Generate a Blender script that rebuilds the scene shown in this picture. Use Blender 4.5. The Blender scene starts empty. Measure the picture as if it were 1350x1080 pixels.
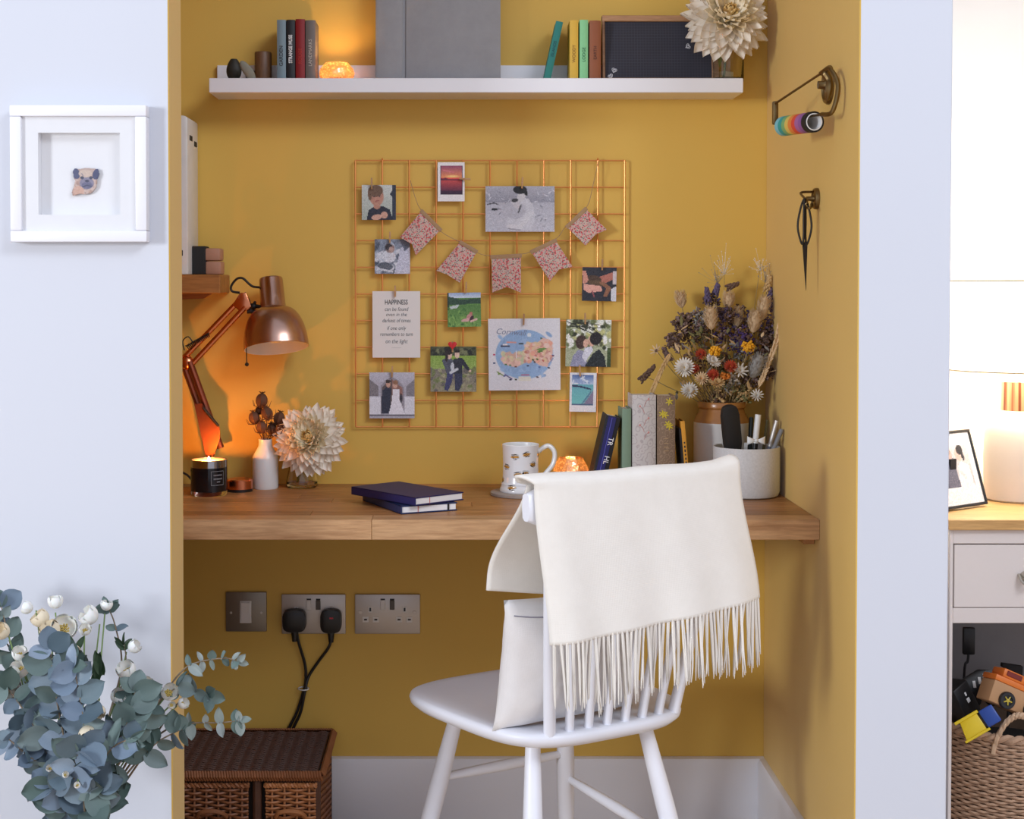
import bpy, bmesh, math, random
import numpy as np
from mathutils import Vector, Matrix, Euler, noise as mnoise
R = math.radians
PI = math.pi
scene = bpy.context.scene
COL = scene.collection
random.seed(7)

# ------------------------------------------------------------------ camera, sky, window light, added fill, exposure
F, PITCH, CX, CY = 1950.0, R(1.49), 604.0, 424.7       # focal length and principal point, pixels of the 1350x1080 frame
EYE = Vector((0.0, -3.30, 1.21))
cam = bpy.data.cameras.new('camera')
cam_ob = bpy.data.objects.new('camera', cam)
COL.objects.link(cam_ob)
cam_ob.location = EYE
cam_ob.rotation_euler = (PI / 2 - PITCH, 0, 0)
cam.sensor_fit = 'HORIZONTAL'
cam.sensor_width = 36.0
cam.lens = 36.0 * F / 1350.0
cam.shift_x = (675.0 - CX) / 1350.0
cam.shift_y = (CY - 540.0) / 1350.0
cam.clip_start = 0.05
scene.camera = cam_ob

world = bpy.data.worlds.new('daylight')
scene.world = world
world.use_nodes = True
bg = world.node_tree.nodes['Background']
bg.inputs['Color'].default_value = (0.78, 0.83, 1.0, 1)
bg.inputs['Strength'].default_value = 0.80

def area_light(name, loc, target, sx, sy, power, color):
    l = bpy.data.lights.new(name, 'AREA')
    l.shape = 'RECTANGLE'; l.size = sx; l.size_y = sy
    l.energy = power; l.color = color
    o = bpy.data.objects.new(name, l)
    COL.objects.link(o)
    o.location = loc
    o.rotation_euler = (Vector(target) - Vector(loc)).to_track_quat('-Z', 'Y').to_euler()
    return o
window_light = area_light('window_daylight', (-4.1, -4.45, 1.70), (0.3, -0.5, 0.85), 0.8, 1.0, 152, (0.88, 0.93, 1.0))
right_fill_light = area_light('right_fill_daylight', (2.9, -4.5, 4.1), (-0.1, -0.5, 0.9), 2.2, 1.5, 126, (0.88, 0.92, 1.0))  # added soft fill high on the right, for reveal and seat; no door there

vs = scene.view_settings
scene.display_settings.display_device = 'sRGB'
vs.view_transform = 'Standard'
vs.look = 'None'
vs.gamma = 1.0
vs.use_curve_mapping = False
vs.exposure = 0.0

def point_light(name, loc, power, color, radius, parent=None):
    l = bpy.data.lights.new(name, 'POINT')
    l.energy = power; l.color = color; l.shadow_soft_size = radius
    o = bpy.data.objects.new(name, l)
    COL.objects.link(o)
    o.location = loc
    if parent: o.parent = parent
    return o

# ------------------------------------------------------------------ points on real surfaces, measured along sight lines of the photograph
def ray(px, py):
    x, y = (px - CX) / F, (CY - py) / F
    c, s = math.cos(PITCH), math.sin(PITCH)
    return Vector((x, c + y * s, -s + y * c))
def at_y(px, py, y=0.0):
    d = ray(px, py); return EYE + d * ((y - EYE.y) / d.y)
def at_z(px, py, z):
    d = ray(px, py); return EYE + d * ((z - EYE.z) / d.z)
def at_x(px, py, x):
    d = ray(px, py); return EYE + d * ((x - EYE.x) / d.x)
def scale_at(y):                                        # metres per pixel at depth y
    return (y - EYE.y) / F

# ------------------------------------------------------------------ materials
def lin(c):
    return tuple((v / 12.92 if v <= 0.04045 else ((v + 0.055) / 1.055) ** 2.4) for v in c)
def rgb(r, g, b):
    return lin((r / 255.0, g / 255.0, b / 255.0))

class Nodes:
    def __init__(self, m):
        m.use_nodes = True
        self.t = m.node_tree
        self.t.nodes.clear()
        self.out = self.t.nodes.new('ShaderNodeOutputMaterial')
    def n(self, kind, **kw):
        nd = self.t.nodes.new(kind)
        for k, v in kw.items():
            if k in nd.inputs: nd.inputs[k].default_value = v
            else: setattr(nd, k, v)
        return nd
    def l(self, a, b): self.t.links.new(a, b)
    def coord(self, kind='Object', scale=(1, 1, 1)):
        tc = self.n('ShaderNodeTexCoord')
        mp = self.n('ShaderNodeMapping')
        mp.inputs['Scale'].default_value = scale
        self.l(tc.outputs[kind], mp.inputs['Vector'])
        return mp.outputs['Vector']
    def noise(self, vec, scale=5.0, detail=3.0, rough=0.5):
        nz = self.n('ShaderNodeTexNoise')
        nz.inputs['Scale'].default_value = scale
        nz.inputs['Detail'].default_value = detail
        nz.inputs['Roughness'].default_value = rough
        self.l(vec, nz.inputs['Vector'])
        return nz.outputs['Fac']
    def ramp(self, fac, stops):
        r = self.n('ShaderNodeValToRGB')
        e = r.color_ramp.elements
        while len(e) < len(stops): e.new(0.5)
        for i, (p, c) in enumerate(stops):
            e[i].position = p; e[i].color = (*c[:3], 1)
        self.l(fac, r.inputs['Fac'])
        return r.outputs['Color']
    def mix(self, fac, a, b, mode='MIX'):
        m = self.n('ShaderNodeMix', data_type='RGBA', blend_type=mode)
        for sock, v in ((m.inputs[0], fac), (m.inputs[6], a), (m.inputs[7], b)):
            if hasattr(v, 'links'): self.l(v, sock)
            elif isinstance(v, (int, float)): sock.default_value = v
            else: sock.default_value = (*v[:3], 1)
        return m.outputs[2]
    def bump(self, fac, strength=0.2, dist=0.002):
        b = self.n('ShaderNodeBump')
        b.inputs['Strength'].default_value = strength
        b.inputs['Distance'].default_value = dist
        self.l(fac, b.inputs['Height'])
        return b.outputs['Normal']
    def bsdf(self, color=None, rough=0.5, metal=0.0, normal=None, **kw):
        p = self.n('ShaderNodeBsdfPrincipled')
        if color is not None:
            if hasattr(color, 'links'): self.l(color, p.inputs['Base Color'])
            else: p.inputs['Base Color'].default_value = (*color[:3], 1)
        if hasattr(rough, 'links'): self.l(rough, p.inputs['Roughness'])
        else: p.inputs['Roughness'].default_value = rough
        p.inputs['Metallic'].default_value = metal
        if normal is not None: self.l(normal, p.inputs['Normal'])
        for k, v in kw.items(): p.inputs[k.replace('_', ' ')].default_value = v
        self.l(p.outputs['BSDF'], self.out.inputs['Surface'])
        return p

def plain(name, color, rough=0.5, metal=0.0, vary=0.08, nscale=30.0, bump=0.0, bscale=200.0, island=0.0, **kw):
    """a colour with a little uneven tone, optional fine relief, optional tone shift from object to object"""
    m = bpy.data.materials.new(name); n = Nodes(m)
    v = n.coord()
    c = n.mix(n.noise(v, nscale, 3), tuple(x * (1 - vary) for x in color), tuple(min(1, x * (1 + vary)) for x in color))
    if island:
        oi = n.n('ShaderNodeObjectInfo')
        c = n.mix(oi.outputs['Random'], n.mix(1.0, c, (1 - island,) * 3, 'MULTIPLY'), n.mix(1.0, c, (1 + island,) * 3, 'MULTIPLY'))
    nm = n.bump(n.noise(v, bscale, 2), bump, 0.001) if bump else None
    n.bsdf(c, rough, metal, nm, **kw)
    return m
def tones(name, cols, rough=0.6, vary=0.1, nscale=40.0, bump=0.0, bscale=200, sss=0.0, trans=0.0):
    """each object takes its own tone out of a list (leaves, petals, staves)"""
    m = bpy.data.materials.new(name); n = Nodes(m)
    oi = n.n('ShaderNodeObjectInfo')
    c = n.ramp(oi.outputs['Random'], [(i / max(1, len(cols) - 1), k) for i, k in enumerate(cols)])
    v = n.coord()
    c = n.mix(n.noise(v, nscale, 3), n.mix(1.0, c, (1 - vary,) * 3, 'MULTIPLY'), n.mix(1.0, c, (1 + vary,) * 3, 'MULTIPLY'))
    nm = n.bump(n.noise(v, bscale, 2), bump, 0.001) if bump else None
    p = n.bsdf(c, rough, 0, nm)
    if trans:
        tr = n.n('ShaderNodeBsdfTranslucent'); n.l(c, tr.inputs['Color'])
        mx = n.n('ShaderNodeMixShader'); mx.inputs[0].default_value = trans
        n.l(p.outputs[0], mx.inputs[1]); n.l(tr.outputs[0], mx.inputs[2]); n.l(mx.outputs[0], n.out.inputs['Surface'])
    return m
def wood(name, dark, light, axis=0, scale=1.0, rough=0.45, per_object=0.12):
    m = bpy.data.materials.new(name); n = Nodes(m)
    s = [14.0 * scale] * 3; s[axis] = 1.2 * scale
    oi = n.n('ShaderNodeObjectInfo')
    tc = n.n('ShaderNodeTexCoord')
    mp = n.n('ShaderNodeMapping'); mp.inputs['Scale'].default_value = s
    n.l(tc.outputs['Object'], mp.inputs['Vector'])
    off = n.n('ShaderNodeVectorMath', operation='ADD')
    cmb = n.n('ShaderNodeCombineXYZ')
    mul = n.n('ShaderNodeMath', operation='MULTIPLY'); mul.inputs[1].default_value = 37.0
    n.l(oi.outputs['Random'], mul.inputs[0])
    for k in range(3): n.l(mul.outputs[0], cmb.inputs[k])
    n.l(mp.outputs[0], off.inputs[0]); n.l(cmb.outputs[0], off.inputs[1])
    g = n.noise(off.outputs[0], 3.2, 6, 0.6)
    c = n.ramp(g, [(0.3, dark), (0.7, light)])
    fine = n.noise(off.outputs[0], 16.0, 3, 0.6)
    c = n.mix(0.35, c, n.ramp(fine, [(0.35, tuple(x * 0.6 for x in dark)), (0.65, light)]))
    if per_object:
        tone = n.ramp(oi.outputs['Random'], [(0, (1 - per_object * 2,) * 3), (0.5, (1, 1, 1)), (1, (1 + per_object,) * 3)])
        c = n.mix(1.0, c, tone, 'MULTIPLY')
    n.bsdf(c, rough, 0, n.bump(fine, 0.12, 0.001))
    return m
def printed(name, rough=0.4):
    """flat print or glaze decoration held in the colour attribute"""
    m = bpy.data.materials.new(name); n = Nodes(m)
    a = n.n('ShaderNodeAttribute', attribute_name='Col')
    n.bsdf(a.outputs['Color'], rough, 0)
    return m
def glass(name, color=(1, 1, 1), rough=0.03, ior=1.45):
    m = bpy.data.materials.new(name); n = Nodes(m)
    n.bsdf(color, rough, 0, None, Transmission_Weight=1.0, IOR=ior)
    return m
def pane(name):
    """thin clear sheet: passes light straight, mirrors a little"""
    m = bpy.data.materials.new(name); n = Nodes(m)
    t = n.n('ShaderNodeBsdfTransparent'); g = n.n('ShaderNodeBsdfGlossy'); g.inputs['Roughness'].default_value = 0.02
    mx = n.n('ShaderNodeMixShader'); mx.inputs[0].default_value = 0.05; n.l(t.outputs[0], mx.inputs[1]); n.l(g.outputs[0], mx.inputs[2])
    n.l(mx.outputs[0], n.out.inputs['Surface'])
    return m
def emitter(name, color, strength):
    m = bpy.data.materials.new(name); n = Nodes(m)
    e = n.n('ShaderNodeEmission'); e.inputs['Color'].default_value = (*color, 1); e.inputs['Strength'].default_value = strength
    n.l(e.outputs[0], n.out.inputs['Surface'])
    return m
def weave_mat(name, a, b, scale=600.0, rough=0.85, strength=0.35):
    """plain-woven cloth"""
    m = bpy.data.materials.new(name); n = Nodes(m)
    v = n.coord()
    w1 = n.n('ShaderNodeTexWave', wave_type='BANDS', bands_direction='X'); w1.inputs['Scale'].default_value = scale / 6.0
    w2 = n.n('ShaderNodeTexWave', wave_type='BANDS', bands_direction='Z'); w2.inputs['Scale'].default_value = scale / 6.0
    for w in (w1, w2):
        n.l(v, w.inputs['Vector']); w.inputs['Distortion'].default_value = 1.5
    h = n.mix(0.5, w1.outputs['Color'], w2.outputs['Color'])
    c = n.mix(n.noise(v, 25, 5, 0.7), a, b)
    n.bsdf(c, rough, 0, n.bump(h, strength, 0.0006), Sheen_Weight=0.25)
    return m

# ------------------------------------------------------------------ mesh builder: shapes collected in one bmesh become ONE object
class MB:
    def __init__(self): self.bm = bmesh.new()
    def _vs(self, ps): return [self.bm.verts.new(p) for p in ps]
    def box(self, c, s, bevel=0.0, rot=None, seg=1):
        M = Matrix.Translation(Vector(c)) @ (rot.to_4x4() if rot is not None else Matrix.Identity(4)) @ Matrix.Diagonal((*s, 1))
        r = bmesh.ops.create_cube(self.bm, size=1.0, matrix=M)
        if bevel:
            es = list({e for v in r['verts'] for e in v.link_edges})
            bmesh.ops.bevel(self.bm, geom=es, offset=bevel, segments=seg, profile=0.5, affect='EDGES', clamp_overlap=True)
        return self
    def lathe(self, prof, n=32, M=None, mi=0):
        M = M or Matrix.Identity(4)
        rings = []
        for r, z in prof:
            if r < 1e-6: rings.append(self._vs([M @ Vector((0, 0, z))]))
            else: rings.append(self._vs([M @ Vector((r * math.cos(2 * PI * k / n), r * math.sin(2 * PI * k / n), z)) for k in range(n)]))
        for a, b in zip(rings, rings[1:]):
            for k in range(n):
                q = [a[k % len(a)], a[(k + 1) % len(a)], b[(k + 1) % len(b)], b[k % len(b)]]
                q = [v for i, v in enumerate(q) if v not in q[:i]]
                if len(q) > 2:
                    f = self.bm.faces.new(q); f.material_index = mi
        return self
    def tube(self, pts, r, n=8, closed=False, cap=True):
        pts = [Vector(p) for p in pts]
        m = len(pts)
        rs = r if isinstance(r, (list, tuple)) else [r] * m
        rings = []; prev = None
        for i, p in enumerate(pts):
            if closed: d = pts[(i + 1) % m] - pts[i - 1]
            else: d = pts[min(i + 1, m - 1)] - pts[max(i - 1, 0)]
            d.normalize()
            if prev is None:
                u = d.cross(Vector((0, 0, 1)))
                if u.length < 1e-3: u = d.cross(Vector((0, 1, 0)))
            else:
                u = prev - d * prev.dot(d)
            u.normalize(); prev = u
            w = d.cross(u)
            rings.append(self._vs([p + (u * math.cos(2 * PI * k / n) + w * math.sin(2 * PI * k / n)) * rs[i] for k in range(n)]))
        pairs = list(zip(rings, rings[1:])) + ([(rings[-1], rings[0])] if closed else [])
        for a, b in pairs:
            for k in range(n): self.bm.faces.new((a[k], a[(k + 1) % n], b[(k + 1) % n], b[k]))
        if cap and not closed:
            self.bm.faces.new(rings[0][::-1]); self.bm.faces.new(rings[-1])
        return self
    def ball(self, c, r, rot=None, u=14, v=9):
        r = (r, r, r) if isinstance(r, (int, float)) else r
        M = Matrix.Translation(Vector(c)) @ (rot.to_4x4() if rot is not None else Matrix.Identity(4)) @ Matrix.Diagonal((*r, 1))
        bmesh.ops.create_uvsphere(self.bm, u_segments=u, v_segments=v, radius=1.0, matrix=M)
        return self
    def prism(self, poly, h, M=None, bevel=0.0):
        """polygon in local x,z swept over y from -h/2 to h/2"""
        M = M or Matrix.Identity(4)
        a = self._vs([M @ Vector((x, -h / 2, z)) for x, z in poly])
        b = self._vs([M @ Vector((x, h / 2, z)) for x, z in poly])
        k = len(poly)
        fs = [self.bm.faces.new(a), self.bm.faces.new(b[::-1])]
        for i in range(k): fs.append(self.bm.faces.new((a[i], b[i], b[(i + 1) % k], a[(i + 1) % k])))
        if bevel:
            es = list({e for f in fs for e in f.edges})
            bmesh.ops.bevel(self.bm, geom=es, offset=bevel, segments=2, profile=0.5, affect='EDGES', clamp_overlap=True)
        return self
    def sheet(self, fn, nu, nv, wrap=False):
        g = [[self.bm.verts.new(fn(i / (nu - 1), j / (nv - 1))) for i in range(nu)] for j in range(nv)]
        for j in range(nv - 1):
            for i in range(nu - 1):
                self.bm.faces.new((g[j][i], g[j][i + 1], g[j + 1][i + 1], g[j + 1][i]))
        return self
    def mesh(self, name, mats, angle=35):
        bmesh.ops.recalc_face_normals(self.bm, faces=self.bm.faces)
        me = bpy.data.meshes.new(name)
        self.bm.to_mesh(me); self.bm.free()
        for p in me.polygons: p.use_smooth = True
        me.set_sharp_from_angle(angle=R(angle))
        for m in (mats if isinstance(mats, (list, tuple)) else [mats]): me.materials.append(m)
        return me
    def build(self, name, mats, parent=None, loc=(0, 0, 0), rot=(0, 0, 0), angle=35):
        return link(name, self.mesh(name, mats, angle), parent, loc, rot)

def link(name, data, parent=None, loc=(0, 0, 0), rot=(0, 0, 0)):
    o = bpy.data.objects.new(name, data)
    COL.objects.link(o)
    o.location = loc; o.rotation_euler = rot
    if parent is not None: o.parent = parent
    return o
def thing(name, label, cat, loc=(0, 0, 0), rot=(0, 0, 0), group=None):
    return tag(link(name, None, None, loc, rot), label, cat, group)
def tag(o, label, cat, group=None):
    o['label'] = label; o['category'] = cat
    if group: o['group'] = group
    return o
def struct(o):
    o['kind'] = 'structure'; return o
def stuff(o):
    o['kind'] = 'stuff'; return o
def rotz(a): return Matrix.Rotation(a, 3, 'Z')
def rotx(a): return Matrix.Rotation(a, 3, 'X')
def roty(a): return Matrix.Rotation(a, 3, 'Y')
def frame_to(d):
    """rotation that carries local z onto d"""
    return Vector((0, 0, 1)).rotation_difference(Vector(d).normalized()).to_matrix()
def spline(pts, k=6):
    """smooth curve through points"""
    pts = [Vector(p) for p in pts]
    out = []
    for i in range(len(pts) - 1):
        p0, p1, p2, p3 = pts[max(i - 1, 0)], pts[i], pts[i + 1], pts[min(i + 2, len(pts) - 1)]
        for j in range(k):
            t = j / k
            out.append(0.5 * ((2 * p1) + (p2 - p0) * t + (2 * p0 - 5 * p1 + 4 * p2 - p3) * t * t + (3 * p1 - p0 - 3 * p2 + p3) * t ** 3))
    return out + [pts[-1]]

def lettering(text, size, mat, parent, loc, rot=(PI / 2, 0, 0), name='lettering', bold=0.0, align='CENTER', depth=0.0002, sx=1.0, shear=0.0):
    cu = bpy.data.curves.new('letters', 'FONT')
    cu.body = text; cu.size = size; cu.align_x = align; cu.align_y = 'CENTER'
    cu.extrude = depth; cu.offset = bold; cu.shear = shear; cu.resolution_u = 3
    tmp = bpy.data.objects.new('letters', cu)
    COL.objects.link(tmp)
    dg = bpy.context.evaluated_depsgraph_get()
    me = bpy.data.meshes.new_from_object(tmp.evaluated_get(dg))
    bpy.data.objects.remove(tmp)
    me.materials.clear(); me.materials.append(mat)
    o = link(name, me, parent, loc, rot)
    o.scale = (sx, 1, 1)
    return o

# ------------------------------------------------------------------ printed pictures: colours of the print itself, held per vertex
class Pic:
    def __init__(self, w, h, bg):
        self.w, self.h = w, h
        self.U, self.V = np.meshgrid((np.arange(w) + 0.5) / w, (np.arange(h) + 0.5) / h)
        self.a = np.zeros((h, w, 3)) + np.array(bg, float) / 255.0
        self.rng = np.random.default_rng(3)
    def put(self, m, c):
        m = np.clip(m, 0, 1)[..., None]
        self.a = self.a * (1 - m) + np.array(c, float) / 255.0 * m
        return self
    def ell(self, cx, cy, rx, ry, c, rot=0, soft=0.12):
        x, y = self.U - cx, self.V - cy
        ca, sa = math.cos(R(rot)), math.sin(R(rot))
        d = np.sqrt(((x * ca + y * sa) / rx) ** 2 + ((-x * sa + y * ca) / ry) ** 2)
        return self.put((1 - d) / soft + 0.5, c)
    def poly(self, pts, c):
        m = np.zeros_like(self.U, bool)
        k = len(pts)
        for i in range(k):
            (x0, y0), (x1, y1) = pts[i], pts[(i + 1) % k]
            if y0 == y1: continue
            hit = ((y0 > self.V) != (y1 > self.V)) & (self.U < (x1 - x0) * (self.V - y0) / (y1 - y0) + x0)
            m ^= hit
        return self.put(m.astype(float), c)
    def rect(self, x0, y0, x1, y1, c):
        return self.put(((self.U >= x0) & (self.U <= x1) & (self.V >= y0) & (self.V <= y1)).astype(float), c)
    def grad(self, x0, y0, x1, y1, c0, c1):
        m = (self.U >= x0) & (self.U <= x1) & (self.V >= y0) & (self.V <= y1)
        t = np.clip((self.V - y0) / max(1e-6, y1 - y0), 0, 1)[..., None]
        g = (np.array(c0, float) * (1 - t) + np.array(c1, float) * t) / 255.0
        self.a = np.where(m[..., None], g, self.a)
        return self
    def speck(self, x0, y0, x1, y1, cols, n, r=0.03, asp=1.0):
        for _ in range(n):
            c = cols[self.rng.integers(len(cols))]
            self.ell(self.rng.uniform(x0, x1), self.rng.uniform(y0, y1), r * self.rng.uniform(.5, 1.3), r * asp * self.rng.uniform(.5, 1.3), c, self.rng.uniform(0, 180), 0.4)
        return self
    def line(self, x0, y0, x1, y1, wd, c):
        dx, dy = x1 - x0, y1 - y0
        t = np.clip(((self.U - x0) * dx + (self.V - y0) * dy) / (dx * dx + dy * dy + 1e-9), 0, 1)
        d = np.hypot(self.U - x0 - t * dx, self.V - y0 - t * dy)
        return self.put((wd - d) / (wd * 0.5) + 0.5, c)
    def grain(self, k=0.03):
        self.a = np.clip(self.a + self.rng.normal(0, k, self.a.shape[:2])[..., None], 0, 1)
        return self
    def linear(self):
        a = self.a
        return np.where(a <= 0.04045, a / 12.92, ((a + 0.055) / 1.055) ** 2.4)
def set_face_colors(me, cols):
    """one print colour per face"""
    at = me.color_attributes.new('Col', 'FLOAT_COLOR', 'CORNER')
    n = len(me.polygons)
    tot = np.zeros(n, int); me.polygons.foreach_get('loop_total', tot)
    c = np.repeat(np.c_[cols, np.ones(len(cols))], tot, axis=0)
    at.data.foreach_set('color', c.ravel())
def picture_mesh(name, pic, fn, mats):
    """grid whose faces carry the picture; fn(u, v) gives the surface, v runs downwards"""
    w, h = pic.w, pic.h
    vs_, fs = [], []
    for j in range(h + 1):
        for i in range(w + 1): vs_.append(fn(i / w, j / h))
    for j in range(h):
        for i in range(w):
            a = j * (w + 1) + i
            fs.append((a, a + w + 1, a + w + 2, a + 1))
    me = bpy.data.meshes.new(name)
    me.from_pydata([tuple(p) for p in vs_], [], fs)
    set_face_colors(me, pic.linear().reshape(-1, 3))
    me.materials.append(mats)
    for p in me.polygons: p.use_smooth = True
    return me
# ------------------------------------------------------------------ materials of the place
GOLD = (0.70, 0.445, 0.085)
M = {}
M['gold_paint'] = plain('gold_paint', GOLD, 0.6, 0, 0.03, 6, 0.06, 260, Sheen_Weight=0.5, Sheen_Roughness=0.35)
M['white_paint'] = plain('white_paint', (0.615, 0.635, 0.69), 0.7, 0, 0.012, 4, 0.04, 260)
M['nook_white'] = plain('nook_white', (0.86, 0.84, 0.81), 0.7, 0, 0.01, 4)
M['white_gloss'] = plain('white_gloss', (0.82, 0.82, 0.86), 0.32, 0, 0.02, 8)
M['floor_oak'] = wood('floor_oak', rgb(168, 140, 110), rgb(205, 180, 150), 1, 0.5)
M['oak'] = wood('oak', rgb(146, 95, 52), rgb(196, 142, 88), 0, 1.0, 0.42, 0.13)
M['oak_front_lit'] = wood('oak_front_lit', rgb(172, 124, 80), rgb(216, 172, 126), 0, 1.0, 0.45, 0.10)  # paler front staves: lighter wood, plus window light put into the colour
M['oak_pale'] = wood('oak_pale', rgb(196, 146, 84), rgb(222, 176, 112), 0, 1.0, 0.5, 0.05)
M['shelf_wood'] = wood('shelf_wood', rgb(140, 88, 40), rgb(184, 124, 64), 0, 1.0, 0.5)
M['copper'] = plain('copper', rgb(214, 134, 96), 0.25, 1.0, 0.06, 60)
M['copper_dark'] = plain('copper_dark', rgb(128, 72, 54), 0.45, 0.9, 0.1, 60)
M['copper_brushed'] = plain('copper_brushed', rgb(188, 152, 136), 0.24, 1.0, 0.05, 60, Anisotropic=0.6)
M['copper_wire'] = plain('copper_wire', rgb(232, 158, 96), 0.38, 0.85, 0.05, 60)
M['brass_old'] = plain('brass_old', rgb(128, 106, 70), 0.38, 1.0, 0.25, 40)
M['steel'] = plain('steel', rgb(196, 190, 184), 0.42, 0.6, 0.05, 20, Anisotropic=0.5)
M['black'] = plain('black', (0.010, 0.010, 0.011), 0.4, 0, 0.1)
M['black_matte'] = plain('black_matte', (0.014, 0.013, 0.013), 0.75, 0, 0.1)
M['black_iron'] = plain('black_iron', (0.018, 0.014, 0.012), 0.5, 0.4, 0.2)
M['white_plastic'] = plain('white_plastic', (0.78, 0.78, 0.77), 0.35, 0, 0.02)
M['white_ceramic'] = plain('white_ceramic', (0.76, 0.76, 0.75), 0.28, 0, 0.03)
M['ceramic_speckle'] = plain('ceramic_speckle', (0.62, 0.62, 0.62), 0.6, 0, 0.16, 240, 0.1, 300)
M['chair_white'] = plain('chair_white', (0.84, 0.85, 0.91), 0.38, 0, 0.012, 20)
M['paper'] = plain('paper', (0.74, 0.72, 0.68), 0.85, 0, 0.05, 80)
M['card_white'] = plain('card_white', (0.80, 0.80, 0.81), 0.6, 0, 0.02)
M['glass'] = glass('glass', (0.98, 1, 0.99))
M['pane'] = pane('pane')
M['print'] = printed('print', 0.42)
M['glaze_print'] = printed('glaze_print', 0.2)
M['throw'] = weave_mat('throw', rgb(228, 222, 212), rgb(240, 235, 226), 900, 0.95, 0.3)
M['linen'] = weave_mat('linen', rgb(226, 222, 220), rgb(240, 237, 235), 1000, 0.9, 0.4)
M['grey_linen'] = weave_mat('grey_linen', rgb(140, 140, 144), rgb(160, 160, 164), 1500, 0.9, 0.6)
M['flame'] = emitter('flame', (1.0, 0.70, 0.32), 110)
M['ink'] = plain('ink', (0.03, 0.03, 0.035), 0.8)
M['white_ink'] = plain('white_ink', (0.8, 0.8, 0.8), 0.7)

# ------------------------------------------------------------------ the setting
YF = -0.76                                   # front plane of the white walls
XR = at_y(1130, 540, YF).x                   # gold right wall
XP = at_y(1252, 540, YF).x                   # far edge of the white pier
XL = at_y(225, 540, YF).x                    # edge of the opening on the left
ZT = 2.34
def two_tone(name, lo, hi, gold_face):
    b = MB(); b.box([(a + c) / 2 for a, c in zip(lo, hi)], [c - a for a, c in zip(lo, hi)], 0.002)
    o = b.build(name, [M['white_paint'], M['gold_paint']])
    for p in o.data.polygons:
        if gold_face(p.normal): p.material_index = 1
    return struct(o)
def slab(name, lo, hi, mat, bevel=0.0, angle=35):
    b = MB(); b.box([(a + c) / 2 for a, c in zip(lo, hi)], [c - a for a, c in zip(lo, hi)], bevel)
    return struct(b.build(name, mat, angle=angle))
slab('floor', (-3.2, -6.2, -0.05), (3.2, 0.1, 0.0), M['floor_oak'])
slab('wall_back', (-1.15, 0.0, 0.0), (XR + 0.05, 0.1, ZT), M['gold_paint'])
slab('wall_alcove_left', (-1.15, -0.64, 0.0), (-1.05, 0.0, ZT), M['gold_paint'])
two_tone('wall_right', (XR, YF, 0.0), (XP, 0.0, ZT), lambda n: n.x < -0.5)
two_tone('wall_left', (-3.2, YF, 0.0), (XL, YF + 0.112, ZT), lambda n: n.x > 0.5 or n.y > 0.5)
slab('wall_nook_back', (XR + 0.05, 0.0, 0.0), (3.2, 0.1, ZT), M['nook_white'])
slab('wall_nook_right', (2.3, YF, 0.0), (2.4, 0.0, ZT), M['nook_white'])
slab('ceiling', (-1.15, YF, ZT), (3.2, 0.1, ZT + 0.06), M['white_paint'])
zb = at_y(800, 1000, -0.016).z
def skirting(name, a, b, inward):
    """moulded white board; a to b along the floor, inward points into the alcove"""
    a, b, w = Vector(a), Vector(b), Vector(inward)
    prof = [(0, 0), (0.016, 0), (0.016, zb - 0.012), (0.012, zb - 0.003), (0.006, zb), (0, zb)]
    mb = MB()
    r = [mb._vs([p + w * x + Vector((0, 0, z)) for x, z in prof]) for p in (a, b)]
    k = len(prof)
    for i in range(k): mb.bm.faces.new((r[0][i], r[0][(i + 1) % k], r[1][(i + 1) % k], r[1][i]))
    mb.bm.faces.new(r[0]); mb.bm.faces.new(r[1][::-1])
    return struct(mb.build(name, M['white_gloss']))
skirting('baseboard_back', (-1.05, 0, 0), (XR, 0, 0), (0, -1, 0))
skirting('baseboard_right', (XR, -0.016, 0), (XR, YF + 0.002, 0), (-1, 0, 0))

# ------------------------------------------------------------------ oak worktop of glued staves
DZ = at_y(700, 638, 0).z
DF = at_z(900, 685.5, DZ).y
DT = DZ - at_y(900, 712, DF).z
desk = thing('worktop_desk', 'long oak worktop of glued staves spanning the gold alcove', 'desk', (0, 0, DZ))
XD0 = -1.05
rows = 9
dy = -DF / rows
for r_ in range(rows):
    y1 = -r_ * dy; y0 = y1 - dy
    cuts = [XD0]
    x = XD0 + random.uniform(0.2, 0.7)
    while x < XR - 0.25:
        cuts.append(x); x += random.uniform(0.45, 0.8)
    cuts.append(XR)
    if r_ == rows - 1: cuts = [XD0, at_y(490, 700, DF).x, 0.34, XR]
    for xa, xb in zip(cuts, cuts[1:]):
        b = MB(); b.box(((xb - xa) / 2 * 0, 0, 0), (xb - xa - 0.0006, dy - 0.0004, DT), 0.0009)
        b.build('stave', M['oak_front_lit'] if r_ == rows - 1 else M['oak'], desk, ((xa + xb) / 2, (y0 + y1) / 2, -DT / 2))
b = MB(); b.box((0, 0, 0), (0.022, -DF - 0.06, 0.014), 0.001)
b.build('support_batten', M['oak'], desk, (XR - 0.0125, DF / 2 + 0.005, -DT - 0.0072))
b = MB(); b.box((0, 0, 0), (XR - XD0 - 0.06, 0.02, 0.03), 0.001)
b.build('support_batten', M['oak'], desk, ((XR + XD0) / 2, -0.0105, -DT - 0.0152))

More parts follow.
